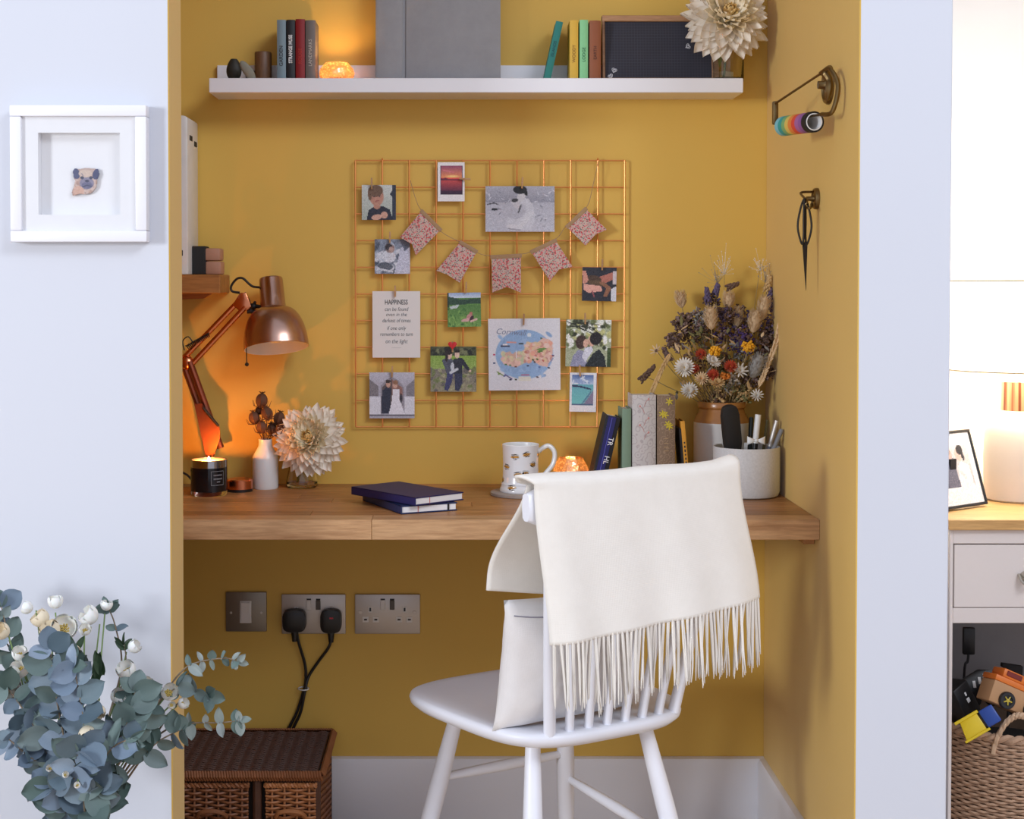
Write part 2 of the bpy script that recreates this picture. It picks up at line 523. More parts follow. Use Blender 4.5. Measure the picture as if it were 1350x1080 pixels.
# ------------------------------------------------------------------ white picture ledge
LY = -0.12
pL, pR = at_y(275.5, 121, LY), at_y(980, 123, LY)
zl0 = (pL.z + pR.z) / 2
zl1 = at_y(620, 103, LY).z
zlb = at_y(620, 86, -0.014).z
LZ = zl1 - 0.004                              # top of the ledge board, items stand here
ledge = thing('picture_ledge', 'long white picture ledge on the gold wall carrying books and flowers', 'shelf', ((pL.x + pR.x) / 2, 0, zl0))
W = pR.x - pL.x
b = MB(); b.box((0, -0.062, (LZ - zl0) / 2), (W, 0.096, LZ - zl0), 0.001); b.build('board', M['white_gloss'], ledge)
b = MB(); b.box((0, -0.1151, (zl1 - zl0) / 2), (W, 0.0098, zl1 - zl0), 0.0012); b.build('front_lip', M['white_gloss'], ledge)
b = MB(); b.box((0, -0.0068, (zlb - zl0) / 2), (W, 0.0136, zlb - zl0), 0.0012); b.build('back_rail', M['white_gloss'], ledge)
# ------------------------------------------------------------------ things on the picture ledge
def book(name, label, cat, loc, w, h, d, mat, rot=(0, 0, 0), group=None, round_=0.25, pages=None, spine_mat=None):
    """upright book, spine towards -y; w thickness, h height, d depth; origin at its base, middle of the spine"""
    t = thing(name, label, cat, loc, rot, group)
    k = min(0.0025, w * 0.12)
    sp = []
    n = 6
    for i in range(n + 1):
        a = -1 + 2 * i / n
        sp.append((a * w / 2, -(1 - a * a) * w * round_ * 0.5))
    outer = [(x, y + w * round_ * 0.5) for x, y in sp]
    poly = outer + [(w / 2, d), (w / 2 - k, d), (w / 2 - k, 0.006 + w * round_ * 0.5)] + [(-w / 2 + k, 0.006 + w * round_ * 0.5), (-w / 2 + k, d), (-w / 2, d)]
    b = MB()
    Mx = Matrix.Translation((0, 0, h / 2)) @ Matrix(((1, 0, 0, 0), (0, 0, 1, 0), (0, 1, 0, 0), (0, 0, 0, 1)))
    b.prism(poly, h, Mx)
    b.build('cover', mat, t)
    b = MB(); b.box((0, (d - 0.004 + 0.007 + w * round_ * 0.5) / 2, h / 2), (w - 2 * k - 0.0004, d - 0.004 - 0.007 - w * round_ * 0.5, h - 0.006), 0.0006)
    b.build('pages', pages or M['paper'], t)
    return t
def spine_text(t, text, size, mat, z, up=False, bold=0.0, x=0.0, sx=1.0):
    a = PI / 2 if not up else -PI / 2
    # letters stand on the spine, reading downwards (or upwards)
    rot = (Matrix.Rotation(PI / 2, 4, 'X') @ Matrix.Rotation(-a, 4, 'Z')).to_euler()
    return lettering(text, size, mat, t, (x, -0.0006, z), rot, bold=bold, sx=sx)
def ledge_px(px, y): 
    p = at_y(px, 100, y); return (p.x, y, LZ)
S1 = scale_at(-0.095)
def ledge_book(name, label, cl, cr, top, mat, lean=0, grp='books on the white ledge', y=-0.095, d=0.075):
    w = (cr - cl) * scale_at(y)
    h = at_y(620, top, y).z - LZ
    p = ledge_px((cl + cr) / 2, y)
    return book(name, label, 'book', p, w - 0.0008, h, d, mat, group=grp)
C = lambda n, c, r=0.6: plain(n, c, r, 0, 0.08, 60, 0.1, 400)
t = ledge_book('small_book', 'pale blue book on the white ledge, left end of the four beside the candle', 365, 377, 26, C('cloth_pale_blue', rgb(120, 140, 150)))
spine_text(t, 'GARDEN', 0.011, M['ink'], 0.055, True)
t = ledge_book('small_book', 'black book with white spine lettering on the white ledge', 377.5, 389, 26, C('cloth_black', (0.012, 0.013, 0.017)))
spine_text(t, 'STRANGE MUSE', 0.0105, M['white_ink'], 0.070, True, 0.0003, sx=0.82)
t = ledge_book('small_book', 'dark red book on the white ledge between black and grey ones', 389.5, 402, 25, C('cloth_red', rgb(134, 20, 26)))
spine_text(t, 'ROUGE', 0.010, C('red_ink', rgb(180, 50, 34)), 0.055, True)
t = ledge_book('small_book', 'warm grey book with pale spine lettering beside the glowing candle on ledge', 402.5, 416, 26.5, C('cloth_grey', rgb(108, 100, 96)))
spine_text(t, 'LANDMARKS', 0.0105, C('pale_ink', rgb(190, 182, 172)), 0.062, True, sx=0.95)
# the right-hand group
hb = at_y(620, 27, -0.095).z - LZ
x0 = ledge_px(726, -0.095)[0]
xt = at_y(743.5, 29, -0.095).x
lean = math.atan2(xt - x0, hb)
t = book('small_book', 'teal book leaning against the yellow one on the white ledge', 'book', (ledge_px(718, -0.095)[0] + 0.0085, -0.095, LZ), 0.0150, hb / math.cos(lean) - 0.004, 0.075, C('cloth_teal', rgb(30, 120, 112)), (0, lean, 0), 'books on the white ledge')
t.location = (ledge_px(716.5, -0.095)[0] + 0.0075 * math.cos(lean), -0.095, LZ + 0.0075 * math.sin(lean) + 0.0003)
spine_text(t, 'ISLANDS', 0.009, C('teal_ink', rgb(16, 70, 80)), 0.07, True)
t = ledge_book('small_book', 'yellow book standing on the white ledge next to a mint one', 751, 762.5, 26.5, C('cloth_yellow', rgb(214, 172, 60)))
spine_text(t, 'WOODY', 0.0095, C('brown_ink', rgb(130, 84, 30)), 0.060, True)
t = ledge_book('small_book', 'mint green book standing on the white ledge', 764, 775.5, 26, C('cloth_mint', rgb(132, 198, 142)))
spine_text(t, 'LODGE', 0.0095, C('green_ink', rgb(52, 110, 76)), 0.058, True)
t = ledge_book('small_book', 'rust brown book on the white ledge against the chalkboard', 777, 792.5, 27, C('cloth_rust', rgb(140, 78, 44)))
spine_text(t, 'EARTH', 0.0095, C('rust_ink', rgb(80, 40, 24)), 0.062, True)

# stones and wooden tumbler
b = MB()
b.sheet(lambda u, v: Vector((0.019 * math.sin(PI * (0.08 + 0.92 * v)) ** 0.55 * math.cos(2 * PI * u) * (1 - 0.25 * (1 - v)), 0.012 * math.sin(PI * (0.08 + 0.92 * v)) ** 0.55 * math.sin(2 * PI * u), 0.050 * (1 - v))), 22, 12)
bmesh.ops.remove_doubles(b.bm, verts=b.bm.verts, dist=1e-5)
o = b.build('standing_stone', plain('slate_dark', (0.022, 0.021, 0.016), 0.6, 0, 0.4, 60, 0.3, 90), None, ledge_px(308.5, -0.085)); tag(o, 'dark rounded upright stone at left end of white ledge', 'stone')
b = MB(); b.ball((0, 0, 0), (0.0105, 0.0055, 0.026), None, 16, 12)
for v in b.bm.verts:
    q = mnoise.noise(v.co * 60); v.co += v.co.normalized() * q * 0.0012
p = at_y(326.5, 91, -0.1215)
o = b.build('grey_pebble', plain('pebble_grey', rgb(132, 130, 118), 0.8, 0, 0.25, 50, 0.3, 120), None, (p.x, -0.1160, zl1 + 0.0150), (R(20), R(-34), 0)); tag(o, 'flat grey pebble slanting over the front lip of white ledge', 'stone')
o.location.y = -0.1195
b = MB(); b.box((0, 0, 0.0155), (0.019, 0.019, 0.031), 0.002, None, 2)
o = b.build('small_block', M['black_matte'], None, ledge_px(330, -0.045)); tag(o, 'small black block behind the grey pebble on ledge', 'ornament')
b = MB(); b.lathe([(0, 0), (0.0175, 0), (0.0185, 0.002), (0.0185, 0.066), (0.0175, 0.069), (0.015, 0.069), (0.0145, 0.05), (0, 0.05)], 36)
o = b.build('wooden_tumbler', wood('tumbler_wood', rgb(88, 58, 36), rgb(122, 86, 58), 2, 2.0, 0.5), None, ledge_px(347, -0.055)); tag(o, 'brown turned wooden tumbler left of the pale blue book', 'tumbler')

# mercury glass tealight holders
def mercury():
    m = bpy.data.materials.new('mercury_glass'); n = Nodes(m)
    v = n.coord()
    vo = n.n('ShaderNodeTexVoronoi'); vo.inputs['Scale'].default_value = 190; n.l(v, vo.inputs['Vector'])
    mask = n.ramp(vo.outputs['Distance'], [(0.25, (0, 0, 0)), (0.5, (1, 1, 1))])
    p = n.bsdf((0.85, 0.52, 0.32), 0.16, 1.0, n.bump(vo.outputs['Distance'], 0.5, 0.002))
    tr = n.n('ShaderNodeBsdfTranslucent'); tr.inputs['Color'].default_value = (1.0, 0.80, 0.58, 1)
    mx = n.n('ShaderNodeMixShader'); n.l(mask, mx.inputs[0])
    mn = n.n('ShaderNodeMath', operation='MULTIPLY_ADD'); mn.inputs[1].default_value = -0.35; mn.inputs[2].default_value = 0.68
    n.l(mask, mn.inputs[0]); n.l(mn.outputs[0], mx.inputs[0])
    n.l(p.outputs[0], mx.inputs[1]); n.l(tr.outputs[0], mx.inputs[2]); n.l(mx.outputs[0], n.out.inputs['Surface'])
    return m
M['mercury_glass'] = mercury()
M['tea_wax'] = plain('tea_wax', (0.85, 0.78, 0.62), 0.5, 0, 0.02, Subsurface_Weight=0.3)
def tealight(label, loc, r, h, power):
    t = thing('tealight_holder', label, 'candle holder', loc, (0, 0, 0), 'mercury glass tealight holders')
    prof = [(0, 0.0005), (r * 0.62, 0), (r * 0.8, h * 0.08), (r * 0.96, h * 0.30), (r, h * 0.48), (r * 0.93, h * 0.70), (r * 0.76, h * 0.88), (r * 0.64, h), (r * 0.61, h), (r * 0.73, h * 0.87), (r * 0.89, h * 0.69), (r * 0.955, h * 0.48), (r * 0.91, h * 0.30), (r * 0.75, h * 0.10), (0, h * 0.06)]
    b = MB(); b.lathe(prof, 40)
    b.build('glass_bowl', M['mercury_glass'], t)
    c = MB(); c.lathe([(0, h * 0.08), (r * 0.6, h * 0.08), (r * 0.6, h * 0.30), (0, h * 0.30)], 24)
    w = c.build('wax', M['tea_wax'], t)
    c = MB(); c.lathe([(0, h * 0.31), (0.0016, h * 0.36), (0.0024, h * 0.42), (0.0012, h * 0.55), (0, h * 0.64)], 12)
    c.build('flame', M['flame'], t)
    point_light('tealight_glow', (0, 0, h * 0.62), power, (1.0, 0.58, 0.22), 0.006, t)
    return t
tealight('glowing copper mercury glass tealight holder on the white ledge', ledge_px(444, -0.078), 0.0385, 0.042, 0.55)

# grey linen album
ya = -0.085
pa, pb = at_y(495, 100, ya), at_y(660, 100, ya)
wA = pb.x - pa.x; hA = 0.33
t = thing('linen_album', 'large grey linen album standing face out on the white ledge', 'album', ((pa.x + pb.x) / 2, ya, LZ + 0.0024), (R(-3.5), 0, 0))
xs = -wA / 2; sp_w = 38 * scale_at(ya)
b = MB(); b.box((xs + sp_w / 2 - 0.001, 0, hA / 2), (sp_w - 0.006, 0.005, hA), 0.0015, None, 2); b.build('hinge_strip', M['grey_linen'], t)
b = MB(); b.box((xs + sp_w - 0.001, 0.0022, hA / 2), (0.013, 0.002, hA - 0.001), 0.0005); b.build('hinge_cloth', M['grey_linen'], t)
b = MB(); b.box((xs + sp_w + 0.003 + (wA - sp_w - 0.003) / 2, 0, hA / 2), (wA - sp_w - 0.003, 0.005, hA), 0.0015, None, 2); b.build('front_cover', M['grey_linen'], t)
b = MB(); b.box((0.001, 0.0175, hA / 2), (wA - 0.006, 0.026, hA - 0.008), 0.001); b.build('pages', M['paper'], t)
b = MB(); b.box((0, 0.0335, hA / 2), (wA, 0.005, hA), 0.0015, None, 2); b.build('back_cover', M['grey_linen'], t)
b = MB(); b.box((xs + 0.0015, 0.0168, hA / 2), (0.003, 0.036, hA), 0.001); b.build('spine', M['grey_linen'], t)

# chalkboard in a wooden frame, leaning back
yb = -0.075
qa, qb = at_y(794, 100, yb), at_y(948, 100, yb)
wB = qb.x - qa.x; hB = at_y(860, 23, yb + 0.02).z - LZ + 0.002
t = thing('framed_chalkboard', 'small chalkboard in an oak frame leaning on the white ledge', 'chalkboard', ((qa.x + qb.x) / 2, yb, LZ + 0.0012), (R(-7), 0, 0))
fm = wood('frame_wood', rgb(150, 108, 74), rgb(182, 140, 102), 0, 1.5, 0.55)
fw = 0.013
for nm, c, s in (('frame_rail', (0, 0, hB - fw / 2), (wB, 0.016, fw)), ('frame_rail', (0, 0, 0.004), (wB, 0.016, 0.008)), ('frame_stile', (-wB / 2 + 0.003, 0, hB / 2), (0.006, 0.0159, hB - 0.001)), ('frame_stile', (wB / 2 - 0.008, 0, hB / 2), (0.016, 0.0159, hB - 0.001))):
    b = MB(); b.box(c, s, 0.001); b.build(nm, fm, t)
def board_mat():
    m = bpy.data.materials.new('chalkboard'); n = Nodes(m)
    v = n.coord('Object', (1, 1, 1))
    br = n.n('ShaderNodeTexBrick', offset=0.0); n.l(n_swap(n, v), br.inputs['Vector'])  # faint grid: reflections painted into the board colour
    br.inputs['Scale'].default_value = 1.0; br.inputs['Mortar Size'].default_value = 0.0004
    br.inputs['Brick Width'].default_value = 0.0062; br.inputs['Row Height'].default_value = 0.0062
    br.inputs['Color1'].default_value = (*rgb(38, 38, 48), 1); br.inputs['Color2'].default_value = (*rgb(38, 38, 48), 1); br.inputs['Mortar'].default_value = (*rgb(52, 53, 64), 1)
    c = n.mix(n.noise(v, 20, 4), br.outputs['Color'], n.mix(1.0, br.outputs['Color'], (1.3, 1.3, 1.35), 'MULTIPLY'))
    n.bsdf(c, 0.75)
    return m
def n_swap(n, v):
    s = n.n('ShaderNodeSeparateXYZ'); n.l(v, s.inputs[0])
    c = n.n('ShaderNodeCombineXYZ'); n.l(s.outputs[0], c.inputs[0]); n.l(s.outputs[2], c.inputs[1])
    return c.outputs[0]
b = MB(); b.box((-0.005, 0.001, (hB - fw + 0.008) / 2), (wB - 0.0222, 0.006, hB - fw - 0.0082)); bd = b.build('slate', board_mat(), t)
chalk = plain('chalk', (0.62, 0.62, 0.66), 0.95, 0, 0.2, 300)
def heart(sx, n=22):
    return [(sx * 0.0625 * 16 * math.sin(k) ** 3, sx * 0.0625 * (13 * math.cos(k) - 5 * math.cos(2 * k) - 2 * math.cos(3 * k) - math.cos(4 * k))) for k in (2 * PI * i / n for i in range(n))]
def chalk_heart(x, z, s, a):
    b = MB()
    for q in (1.0, 0.55):
        b.tube([(p[0] * q, 0, p[1] * q) for p in heart(s)], 0.0006, 5, True)
    b.build('chalk_heart', chalk, bd, (x, -0.0024, z), (0, a, 0))
xl = -wB / 2
chalk_heart(xl + 0.026, 0.026, 0.0055, R(20)); chalk_heart(xl + 0.018, 0.013, 0.0052, R(-30)); chalk_heart(xl + 0.187, 0.079, 0.0055, R(60))
# ------------------------------------------------------------------ dahlias in glass
def petal_mesh(name, L, Wd, cup, curl, mat, nu=5, nv=7):
    def fn(u, v):
        s = u * 2 - 1
        w = Wd * 0.5 * (math.sin(PI * min(1, 0.10 + 0.90 * v) ** 0.85) ** 0.75 if v < 0.999 else 0.03)
        return Vector((s * w, v * L, cup * L * (s * s) * (1 - 0.3 * v) * 0.5 + curl * L * v * v))
    b = MB(); b.sheet(fn, nu, nv)
    return b.mesh(name, mat, 80)
PET = [tones('petal_outer', [rgb(252, 243, 228), rgb(255, 248, 236), rgb(248, 236, 220)], 0.6, 0.02, 60, trans=0.2),
       tones('petal_middle', [rgb(255, 246, 224), rgb(254, 240, 208)], 0.6, 0.02, 60, trans=0.2),
       tones('petal_inner', [rgb(254, 232, 176), rgb(250, 218, 146)], 0.6, 0.05, 60, trans=0.25)]
PM = [[petal_mesh('petal', 0.046, 0.0235, 0.26, c, PET[0]) for c in (0.06, 0.14, -0.04)],
      [petal_mesh('petal', 0.036, 0.0185, 0.40, c, PET[1]) for c in (0.15, 0.28)],
      [petal_mesh('petal', 0.018, 0.0100, 0.6, c, PET[2]) for c in (0.35, 0.5)]]
M['stem_green'] = plain('stem_green', rgb(96, 112, 58), 0.6, 0, 0.2)
def dahlia(parent, centre, axis, rad, rng, n=125):
    """petals set on a golden spiral about the axis; rad is the radius of the whole head"""
    A = frame_to(axis)
    k = rad / 0.058
    for i in range(n):
        t = (i + 0.5) / n                      # 0 heart .. 1 rim
        phi = i * 2.39996 + rng.uniform(-0.08, 0.08)
        tilt = R(24 + 86 * t ** 0.85) + rng.uniform(-0.09, 0.09)   # angle from the axis
        ring = 2 if t < 0.20 else (1 if t < 0.52 else 0)
        me = PM[ring][rng.randrange(len(PM[ring]))]
        base = 0.004 + 0.012 * t
        s = k * rng.uniform(0.88, 1.08) * ((0.8 + 0.35 * t) if ring else (0.72 + 0.35 * t))
        # petal local: y along, z inner face
        d = Vector((math.sin(tilt) * math.cos(phi), math.sin(tilt) * math.sin(phi), math.cos(tilt)))
        inn = Vector((-math.cos(tilt) * math.cos(phi), -math.cos(tilt) * math.sin(phi), math.sin(tilt)))
        x = d.cross(inn)
        Rm = A @ Matrix((x, d, inn)).transposed()
        o = link('petal', me, parent)
        o.matrix_basis = Matrix.Translation(Vector(centre) + (A @ (d * base * k * 1.3)) + (A @ Vector((0, 0, 0.016 * k * (1 - t))))) @ Rm.to_4x4() @ Matrix.Diagonal((s, s, s, 1))
    b = MB(); b.ball((0, 0, 0), (0.0150 * k, 0.0150 * k, 0.013 * k), A, 16, 10)
    b.build('flower_heart', PET[2], parent, Vector(centre) + A @ Vector((0, 0, 0.012 * k)))
def tumbler_glass(t, r, h, wall=0.0022, foot=0.006, taper=0.0):
    b = MB(); b.lathe([(0, 0), (r * 0.94, 0), (r, 0.003), (r + taper, h), (r + taper - wall, h), (r - wall, foot + 0.003), (r * 0.85, foot), (0, foot)], 36)
    return b.build('glass_vessel', M['glass'], t)
rng = random.Random(11)
yj = -0.074
pj = ledge_px(959.5, yj); rj = 21.5 * scale_at(yj)
hj = at_y(960, 66, yj).z - LZ
t = thing('flower_jar', 'cream dahlia in a straight glass jar at right end of white ledge', 'flower vase', (pj[0], yj, LZ))
tumbler_glass(t, min(rj, 0.0345), hj + 0.012)
hc = at_y(957, 26, yj - 0.03) - Vector((pj[0], yj, LZ))
b = MB(); b.tube(spline([(-0.010, 0.008, 0.012), (-0.006, 0.004, 0.04), (hc.x, hc.y + 0.02, hc.z - 0.015), (hc.x, hc.y + 0.006, hc.z)], 5), 0.0028, 8); b.build('flower_stem', M['stem_green'], t)
b = MB(); b.sheet(lambda u, v: Vector(((u - .5) * 0.011 * math.sin(PI * min(.98, v + .02)), -0.004 * math.sin(PI * v), -0.045 * v)), 5, 8); b.build('leaf', plain('jar_leaf', rgb(96, 104, 30), 0.5), t, (-0.015, -0.004, hj + 0.008), (0, R(6), 0))
dahlia(t, hc, (0.05, -0.93, 0.36), 0.0825, rng, 200)
yd = -0.058
pd = at_z(398, 633, DZ); xd = at_y(398, 640, yd).x
t = thing('flower_jar', 'cream dahlia in a low flared glass on the oak desk beside the white bottle', 'flower vase', (xd, yd, DZ))
b = MB(); b.lathe([(0, 0), (0.031, 0), (0.0345, 0.004), (0.0345, 0.014), (0.029, 0.040), (0.027, 0.055), (0.025, 0.055), (0.027, 0.039), (0.032, 0.014), (0.028, 0.008), (0, 0.007)], 36); b.build('glass_vessel', M['glass'], t)
hc = at_y(409, 580, yd - 0.035) - Vector((xd, yd, DZ))
b = MB(); b.tube(spline([(-0.010, 0.004, 0.012), (0, 0, 0.05), (hc.x, hc.y + 0.015, hc.z - 0.010), (hc.x, hc.y + 0.006, hc.z)], 5), 0.0028, 8); b.build('flower_stem', M['stem_green'], t)
dahlia(t, hc, (-0.10, -0.90, 0.33), 0.0705, rng, 190)

# ------------------------------------------------------------------ copper wire grid and everything pegged to it
YG = -0.012
g0, g1 = at_y(470, 211.5, YG), at_y(825, 563, YG)
gx0, gx1, gz1, gz0 = g0.x, g1.x, g0.z, g1.z
gx0 = (at_y(471, 211, YG).x + at_y(466.5, 563, YG).x) / 2
gx1 = (at_y(826, 211, YG).x + at_y(819, 563, YG).x) / 2 + 0.001
t = thing('wire_grid', 'square copper wire grid hung on the gold wall above desk', 'wall grid', ((gx0 + gx1) / 2, YG, (gz0 + gz1) / 2))
gw, gh = gx1 - gx0, gz1 - gz0
mv = MB().tube([(0, 0, -gh / 2), (0, 0, gh / 2)], 0.0017, 8).mesh('wire', M['copper_wire'])
mh = MB().tube([(-gw / 2, 0, 0), (gw / 2, 0, 0)], 0.0014, 8).mesh('wire', M['copper_wire'])
for i in range(11): link('wire', mv, t, (-gw / 2 + gw * i / 10, -0.0014, 0))
for i in range(11): link('wire', mh, t, (0, 0.0016, -gh / 2 + gh * i / 10))
for sx in (-1, 1):
    b = MB(); b.tube([(0, 0.0115, 0), (0, 0.002, 0), (0, -0.004, 0.003)], 0.0014, 8); b.build('wall_hook', M['copper_wire'], t, (sx * gw * 0.4, 0, gh / 2 + 0.0015))

YPH = YG - 0.0045
def photo(pic, box, label, name='photo_print', rot=0.0, cat='photograph', grp='photographs pegged to the wire grid', bend=0.0):
    x0, y0, x1, y1 = box
    a, b_ = at_y(x0, y0, YPH), at_y(x1, y1, YPH)
    w, h = b_.x - a.x, a.z - b_.z
    me = picture_mesh(name, pic, lambda u, v: Vector(((u - .5) * w, -bend * math.sin(PI * v), (.5 - v) * h)), M['print'])
    t = thing(name, label, cat, ((a.x + b_.x) / 2, YPH, (a.z + b_.z) / 2), (0, rot, 0), grp)
    link('picture', me, t, (0, -0.00075 , 0))
    c = MB(); c.box((0, 0, 0), (w, 0.0011, h), 0); c.build('card', M['card_white'], t)
    return t, w, h
skin, skin2, hair, dark = (206, 160, 142), (186, 136, 118), (92, 66, 52), (36, 38, 50)
# 1 boy
p = Pic(46, 46, (186, 196, 192)); p.grad(0, 0, 1, 1, (200, 206, 204), (168, 178, 170)); p.rect(.9, 0, 1, 1, (48, 56, 72)); p.poly([(.82, .25), (1, .05), (1, .5)], (40, 46, 60))
p.poly([(.14, 1), (.2, .72), (.38, .6), (.62, .6), (.82, .7), (.92, 1)], (38, 40, 56)); p.ell(.43, .33, .21, .27, skin2, -8); p.ell(.40, .17, .22, .17, (110, 84, 66), -8); p.ell(.24, .26, .06, .18, (116, 90, 72))
p.ell(.44, .62, .1, .07, skin2); p.ell(.44, .92, .16, .08, skin, -10); p.ell(.66, .86, .1, .1, skin); p.ell(.36, .32, .02, .02, dark); p.ell(.52, .32, .02, .02, dark); p.line(.4, .46, .5, .45, .012, (150, 80, 76)); p.grain()
photo(p, (477, 244, 522, 290), 'square photo of a small boy in a dark top, top left of the copper grid')
# 2 sunset instant
p = Pic(40, 58, (236, 234, 236)); p.grad(.1, .09, .92, .4, (150, 78, 110), (240, 150, 96)); p.grad(.1, .4, .92, .83, (226, 84, 76), (60, 26, 62)); p.ell(.55, .36, .22, .03, (255, 206, 130), 0, .8); p.poly([(.1, .42), (.3, .40), (.42, .44), (.92, .43), (.92, .46), (.1, .47)], (110, 40, 60))
p.grad(.1, .72, .92, .83, (70, 30, 60), (44, 26, 52)); p.rect(.09, .08, .12, .83, (70, 50, 80)); p.rect(.9, .08, .93, .83, (60, 36, 66)); p.line(.2, .2, .6, .26, .015, (210, 120, 130)); p.grain(.02)
photo(p, (577, 214, 612.5, 265.5), 'instant photo of a red and purple sunset over water on the copper grid')
# 3 beach, black and white
p = Pic(92, 62, (168, 170, 182)); p.grad(0, 0, 1, .35, (178, 180, 194), (150, 152, 168)); p.grad(0, .35, 1, 1, (182, 184, 198), (196, 198, 212)); p.speck(0, .1, 1, .9, [(190, 192, 206), (140, 142, 158), (205, 206, 218)], 90, .04, .25)
p.ell(.13, .51, .045, .03, (44, 44, 50)); p.line(.03, .4, .12, .37, .012, (70, 70, 80)); p.line(.13, .37, .18, .4, .01, (70, 70, 80))
p.poly([(.36, .97), (.31, .75), (.38, .5), (.47, .42), (.56, .25), (.62, .28), (.7, .45), (.72, .72), (.66, .97)], (206, 208, 220)); p.ell(.45, .55, .13, .18, (186, 188, 202), 20); p.ell(.52, .22, .06, .13, (204, 204, 212), 10); p.ell(.50, .08, .10, .09, (26, 26, 30), 8); p.ell(.575, .12, .03, .09, (28, 28, 32), -15)
p.ell(.45, .40, .055, .12, (200, 200, 210), -20); p.ell(.425, .31, .05, .04, (60, 60, 66), -25); p.ell(.495, .5, .014, .10, (96, 96, 106), 12); p.line(.34, .88, .5, .9, .04, (216, 216, 226)); p.line(.5, .9, .66, .6, .045, (214, 216, 226)); p.line(.33, .93, .50, .965, .008, (130, 130, 142)); p.grain(.03)
photo(p, (640, 245.5, 731, 305.5), 'wide black and white photo of an embracing couple on a beach')
# 4 baby
p = Pic(46, 46, (132, 142, 160)); p.speck(0, 0, 1, 1, [(176, 186, 204), (100, 108, 126), (206, 210, 222), (80, 88, 104)], 60, .12, .5); p.poly([(.55, 1), (.75, .25), (1, .1), (1, 1)], (196, 200, 220)); p.poly([(.7, 0), (1, 0), (1, .2), (.85, .35)], (96, 102, 122))
p.ell(.4, .5, .2, .18, (206, 210, 222), 20); p.ell(.44, .27, .13, .13, (150, 128, 126), 20); p.ell(.4, .23, .11, .1, (64, 58, 62), 20); p.ell(.47, .3, .07, .08, (180, 150, 142)); p.ell(.3, .78, .22, .1, (90, 98, 112), 8); p.line(.1, .86, .5, .94, .03, (198, 204, 216)); p.grain(.05)
photo(p, (494, 315.5, 540.5, 361), 'blue grey photo of a swaddled baby on the copper grid')
# 5 hands
p = Pic(46, 46, (40, 42, 54)); p.poly([(.0, .12), (.06, .5), (.55, .55), (.6, .7), (.2, .76), (.05, .68)], (222, 166, 152)); p.poly([(0, .1), (.1, .12), (.2, .42), (.05, .5)], (206, 146, 130)); p.poly([(.45, .3), (.95, .12), (1, .2), (.9, .35), (.7, .46), (.35, .46)], (176, 110, 96)); p.ell(.36, .34, .2, .1, (78, 58, 44), 12); p.poly([(.15, .4), (.5, .38), (.7, .5), (.55, .56), (.2, .5)], (96, 74, 52))
p.rect(.9, .1, 1, .5, (200, 190, 196)); p.poly([(.84, .65), (1, .55), (1, 1), (.86, 1)], (210, 212, 222)); p.poly([(.48, .45), (.62, .42), (.86, .6), (.72, .88), (.62, .86), (.7, .62)], (140, 96, 72)); p.line(.3, .72, .36, .88, .02, (150, 80, 84)); p.grain(.03)
photo(p, (767.5, 352.5, 812.5, 397), 'dark photo of two joined hands at right side of copper grid', rot=R(1))
# 7 meadow
p = Pic(46, 46, (92, 140, 70)); p.grad(0, 0, 1, .16, (150, 176, 220), (214, 226, 240)); p.poly([(0, .1), (.2, .14), (.4, .2), (.7, .18), (1, .16), (1, .32), (0, .36)], (48, 78, 62)); p.rect(0, 0, .04, .5, (40, 62, 50)); p.grad(.04, .36, 1, 1, (84, 130, 68), (118, 162, 84)); p.speck(0, .4, 1, 1, [(70, 120, 60), (130, 174, 92)], 40, .06, .4); p.poly([(.06, .4), (.35, .34), (.3, .44), (.1, .48)], (190, 204, 206)); p.ell(.7, .62, .05, .06, (190, 120, 110)); p.ell(.66, .72, .09, .09, (196, 140, 140), 30); p.ell(.56, .8, .16, .05, (214, 170, 168), -10); p.ell(.72, .76, .05, .1, (60, 40, 50), 30); p.line(.7, .84, .86, .78, .03, (222, 184, 180)); p.grain(.03)
photo(p, (590, 386, 634, 431), 'photo of someone lying in a green meadow on the copper grid', rot=R(-1))
# 8 park couple
p = Pic(62, 60, (120, 140, 84)); p.grad(0, 0, 1, .2, (86, 90, 60), (70, 74, 52)); p.speck(0, 0, 1, .2, [(60, 66, 48), (120, 124, 90), (40, 44, 36)], 40, .06); p.grad(0, .2, 1, .5, (140, 172, 76), (150, 176, 92)); p.grad(0, .5, 1, 1, (126, 120, 112), (150, 144, 120)); p.speck(0, .5, 1, 1, [(108, 104, 100), (164, 160, 130), (120, 130, 84)], 50, .07, .5)
p.poly([(.25, .3), (.4, .22), (.5, .3), (.52, .6), (.36, .62)], (84, 88, 104)); p.ell(.41, .19, .06, .09, (222, 190, 172)); p.ell(.40, .12, .08, .06, (40, 30, 30)); p.ell(.35, .22, .03, .12, (44, 34, 34)); p.ell(.58, .17, .055, .09, (226, 196, 178)); p.ell(.58, .1, .06, .04, (36, 30, 30)); p.poly([(.5, .28), (.68, .24), (.76, .34), (.86, .5), (.82, .54), (.7, .42), (.7, .62), (.52, .62)], (40, 44, 58)); p.ell(.86, .54, .03, .03, (220, 190, 172))
p.poly([(.37, .58), (.5, .58), (.46, .8), (.38, .98), (.3, .96)], (62, 64, 108)); p.poly([(.54, .6), (.7, .6), (.7, .8), (.62, .99), (.54, .97)], (52, 56, 84)); p.ell(.48, .45, .04, .1, (204, 210, 220)); p.line(.44, .58, .58, .5, .03, (210, 214, 222)); p.grain(.04)
photo(p, (567.5, 457, 628, 516.5), 'photo of a couple standing in a park, under the red heart peg')
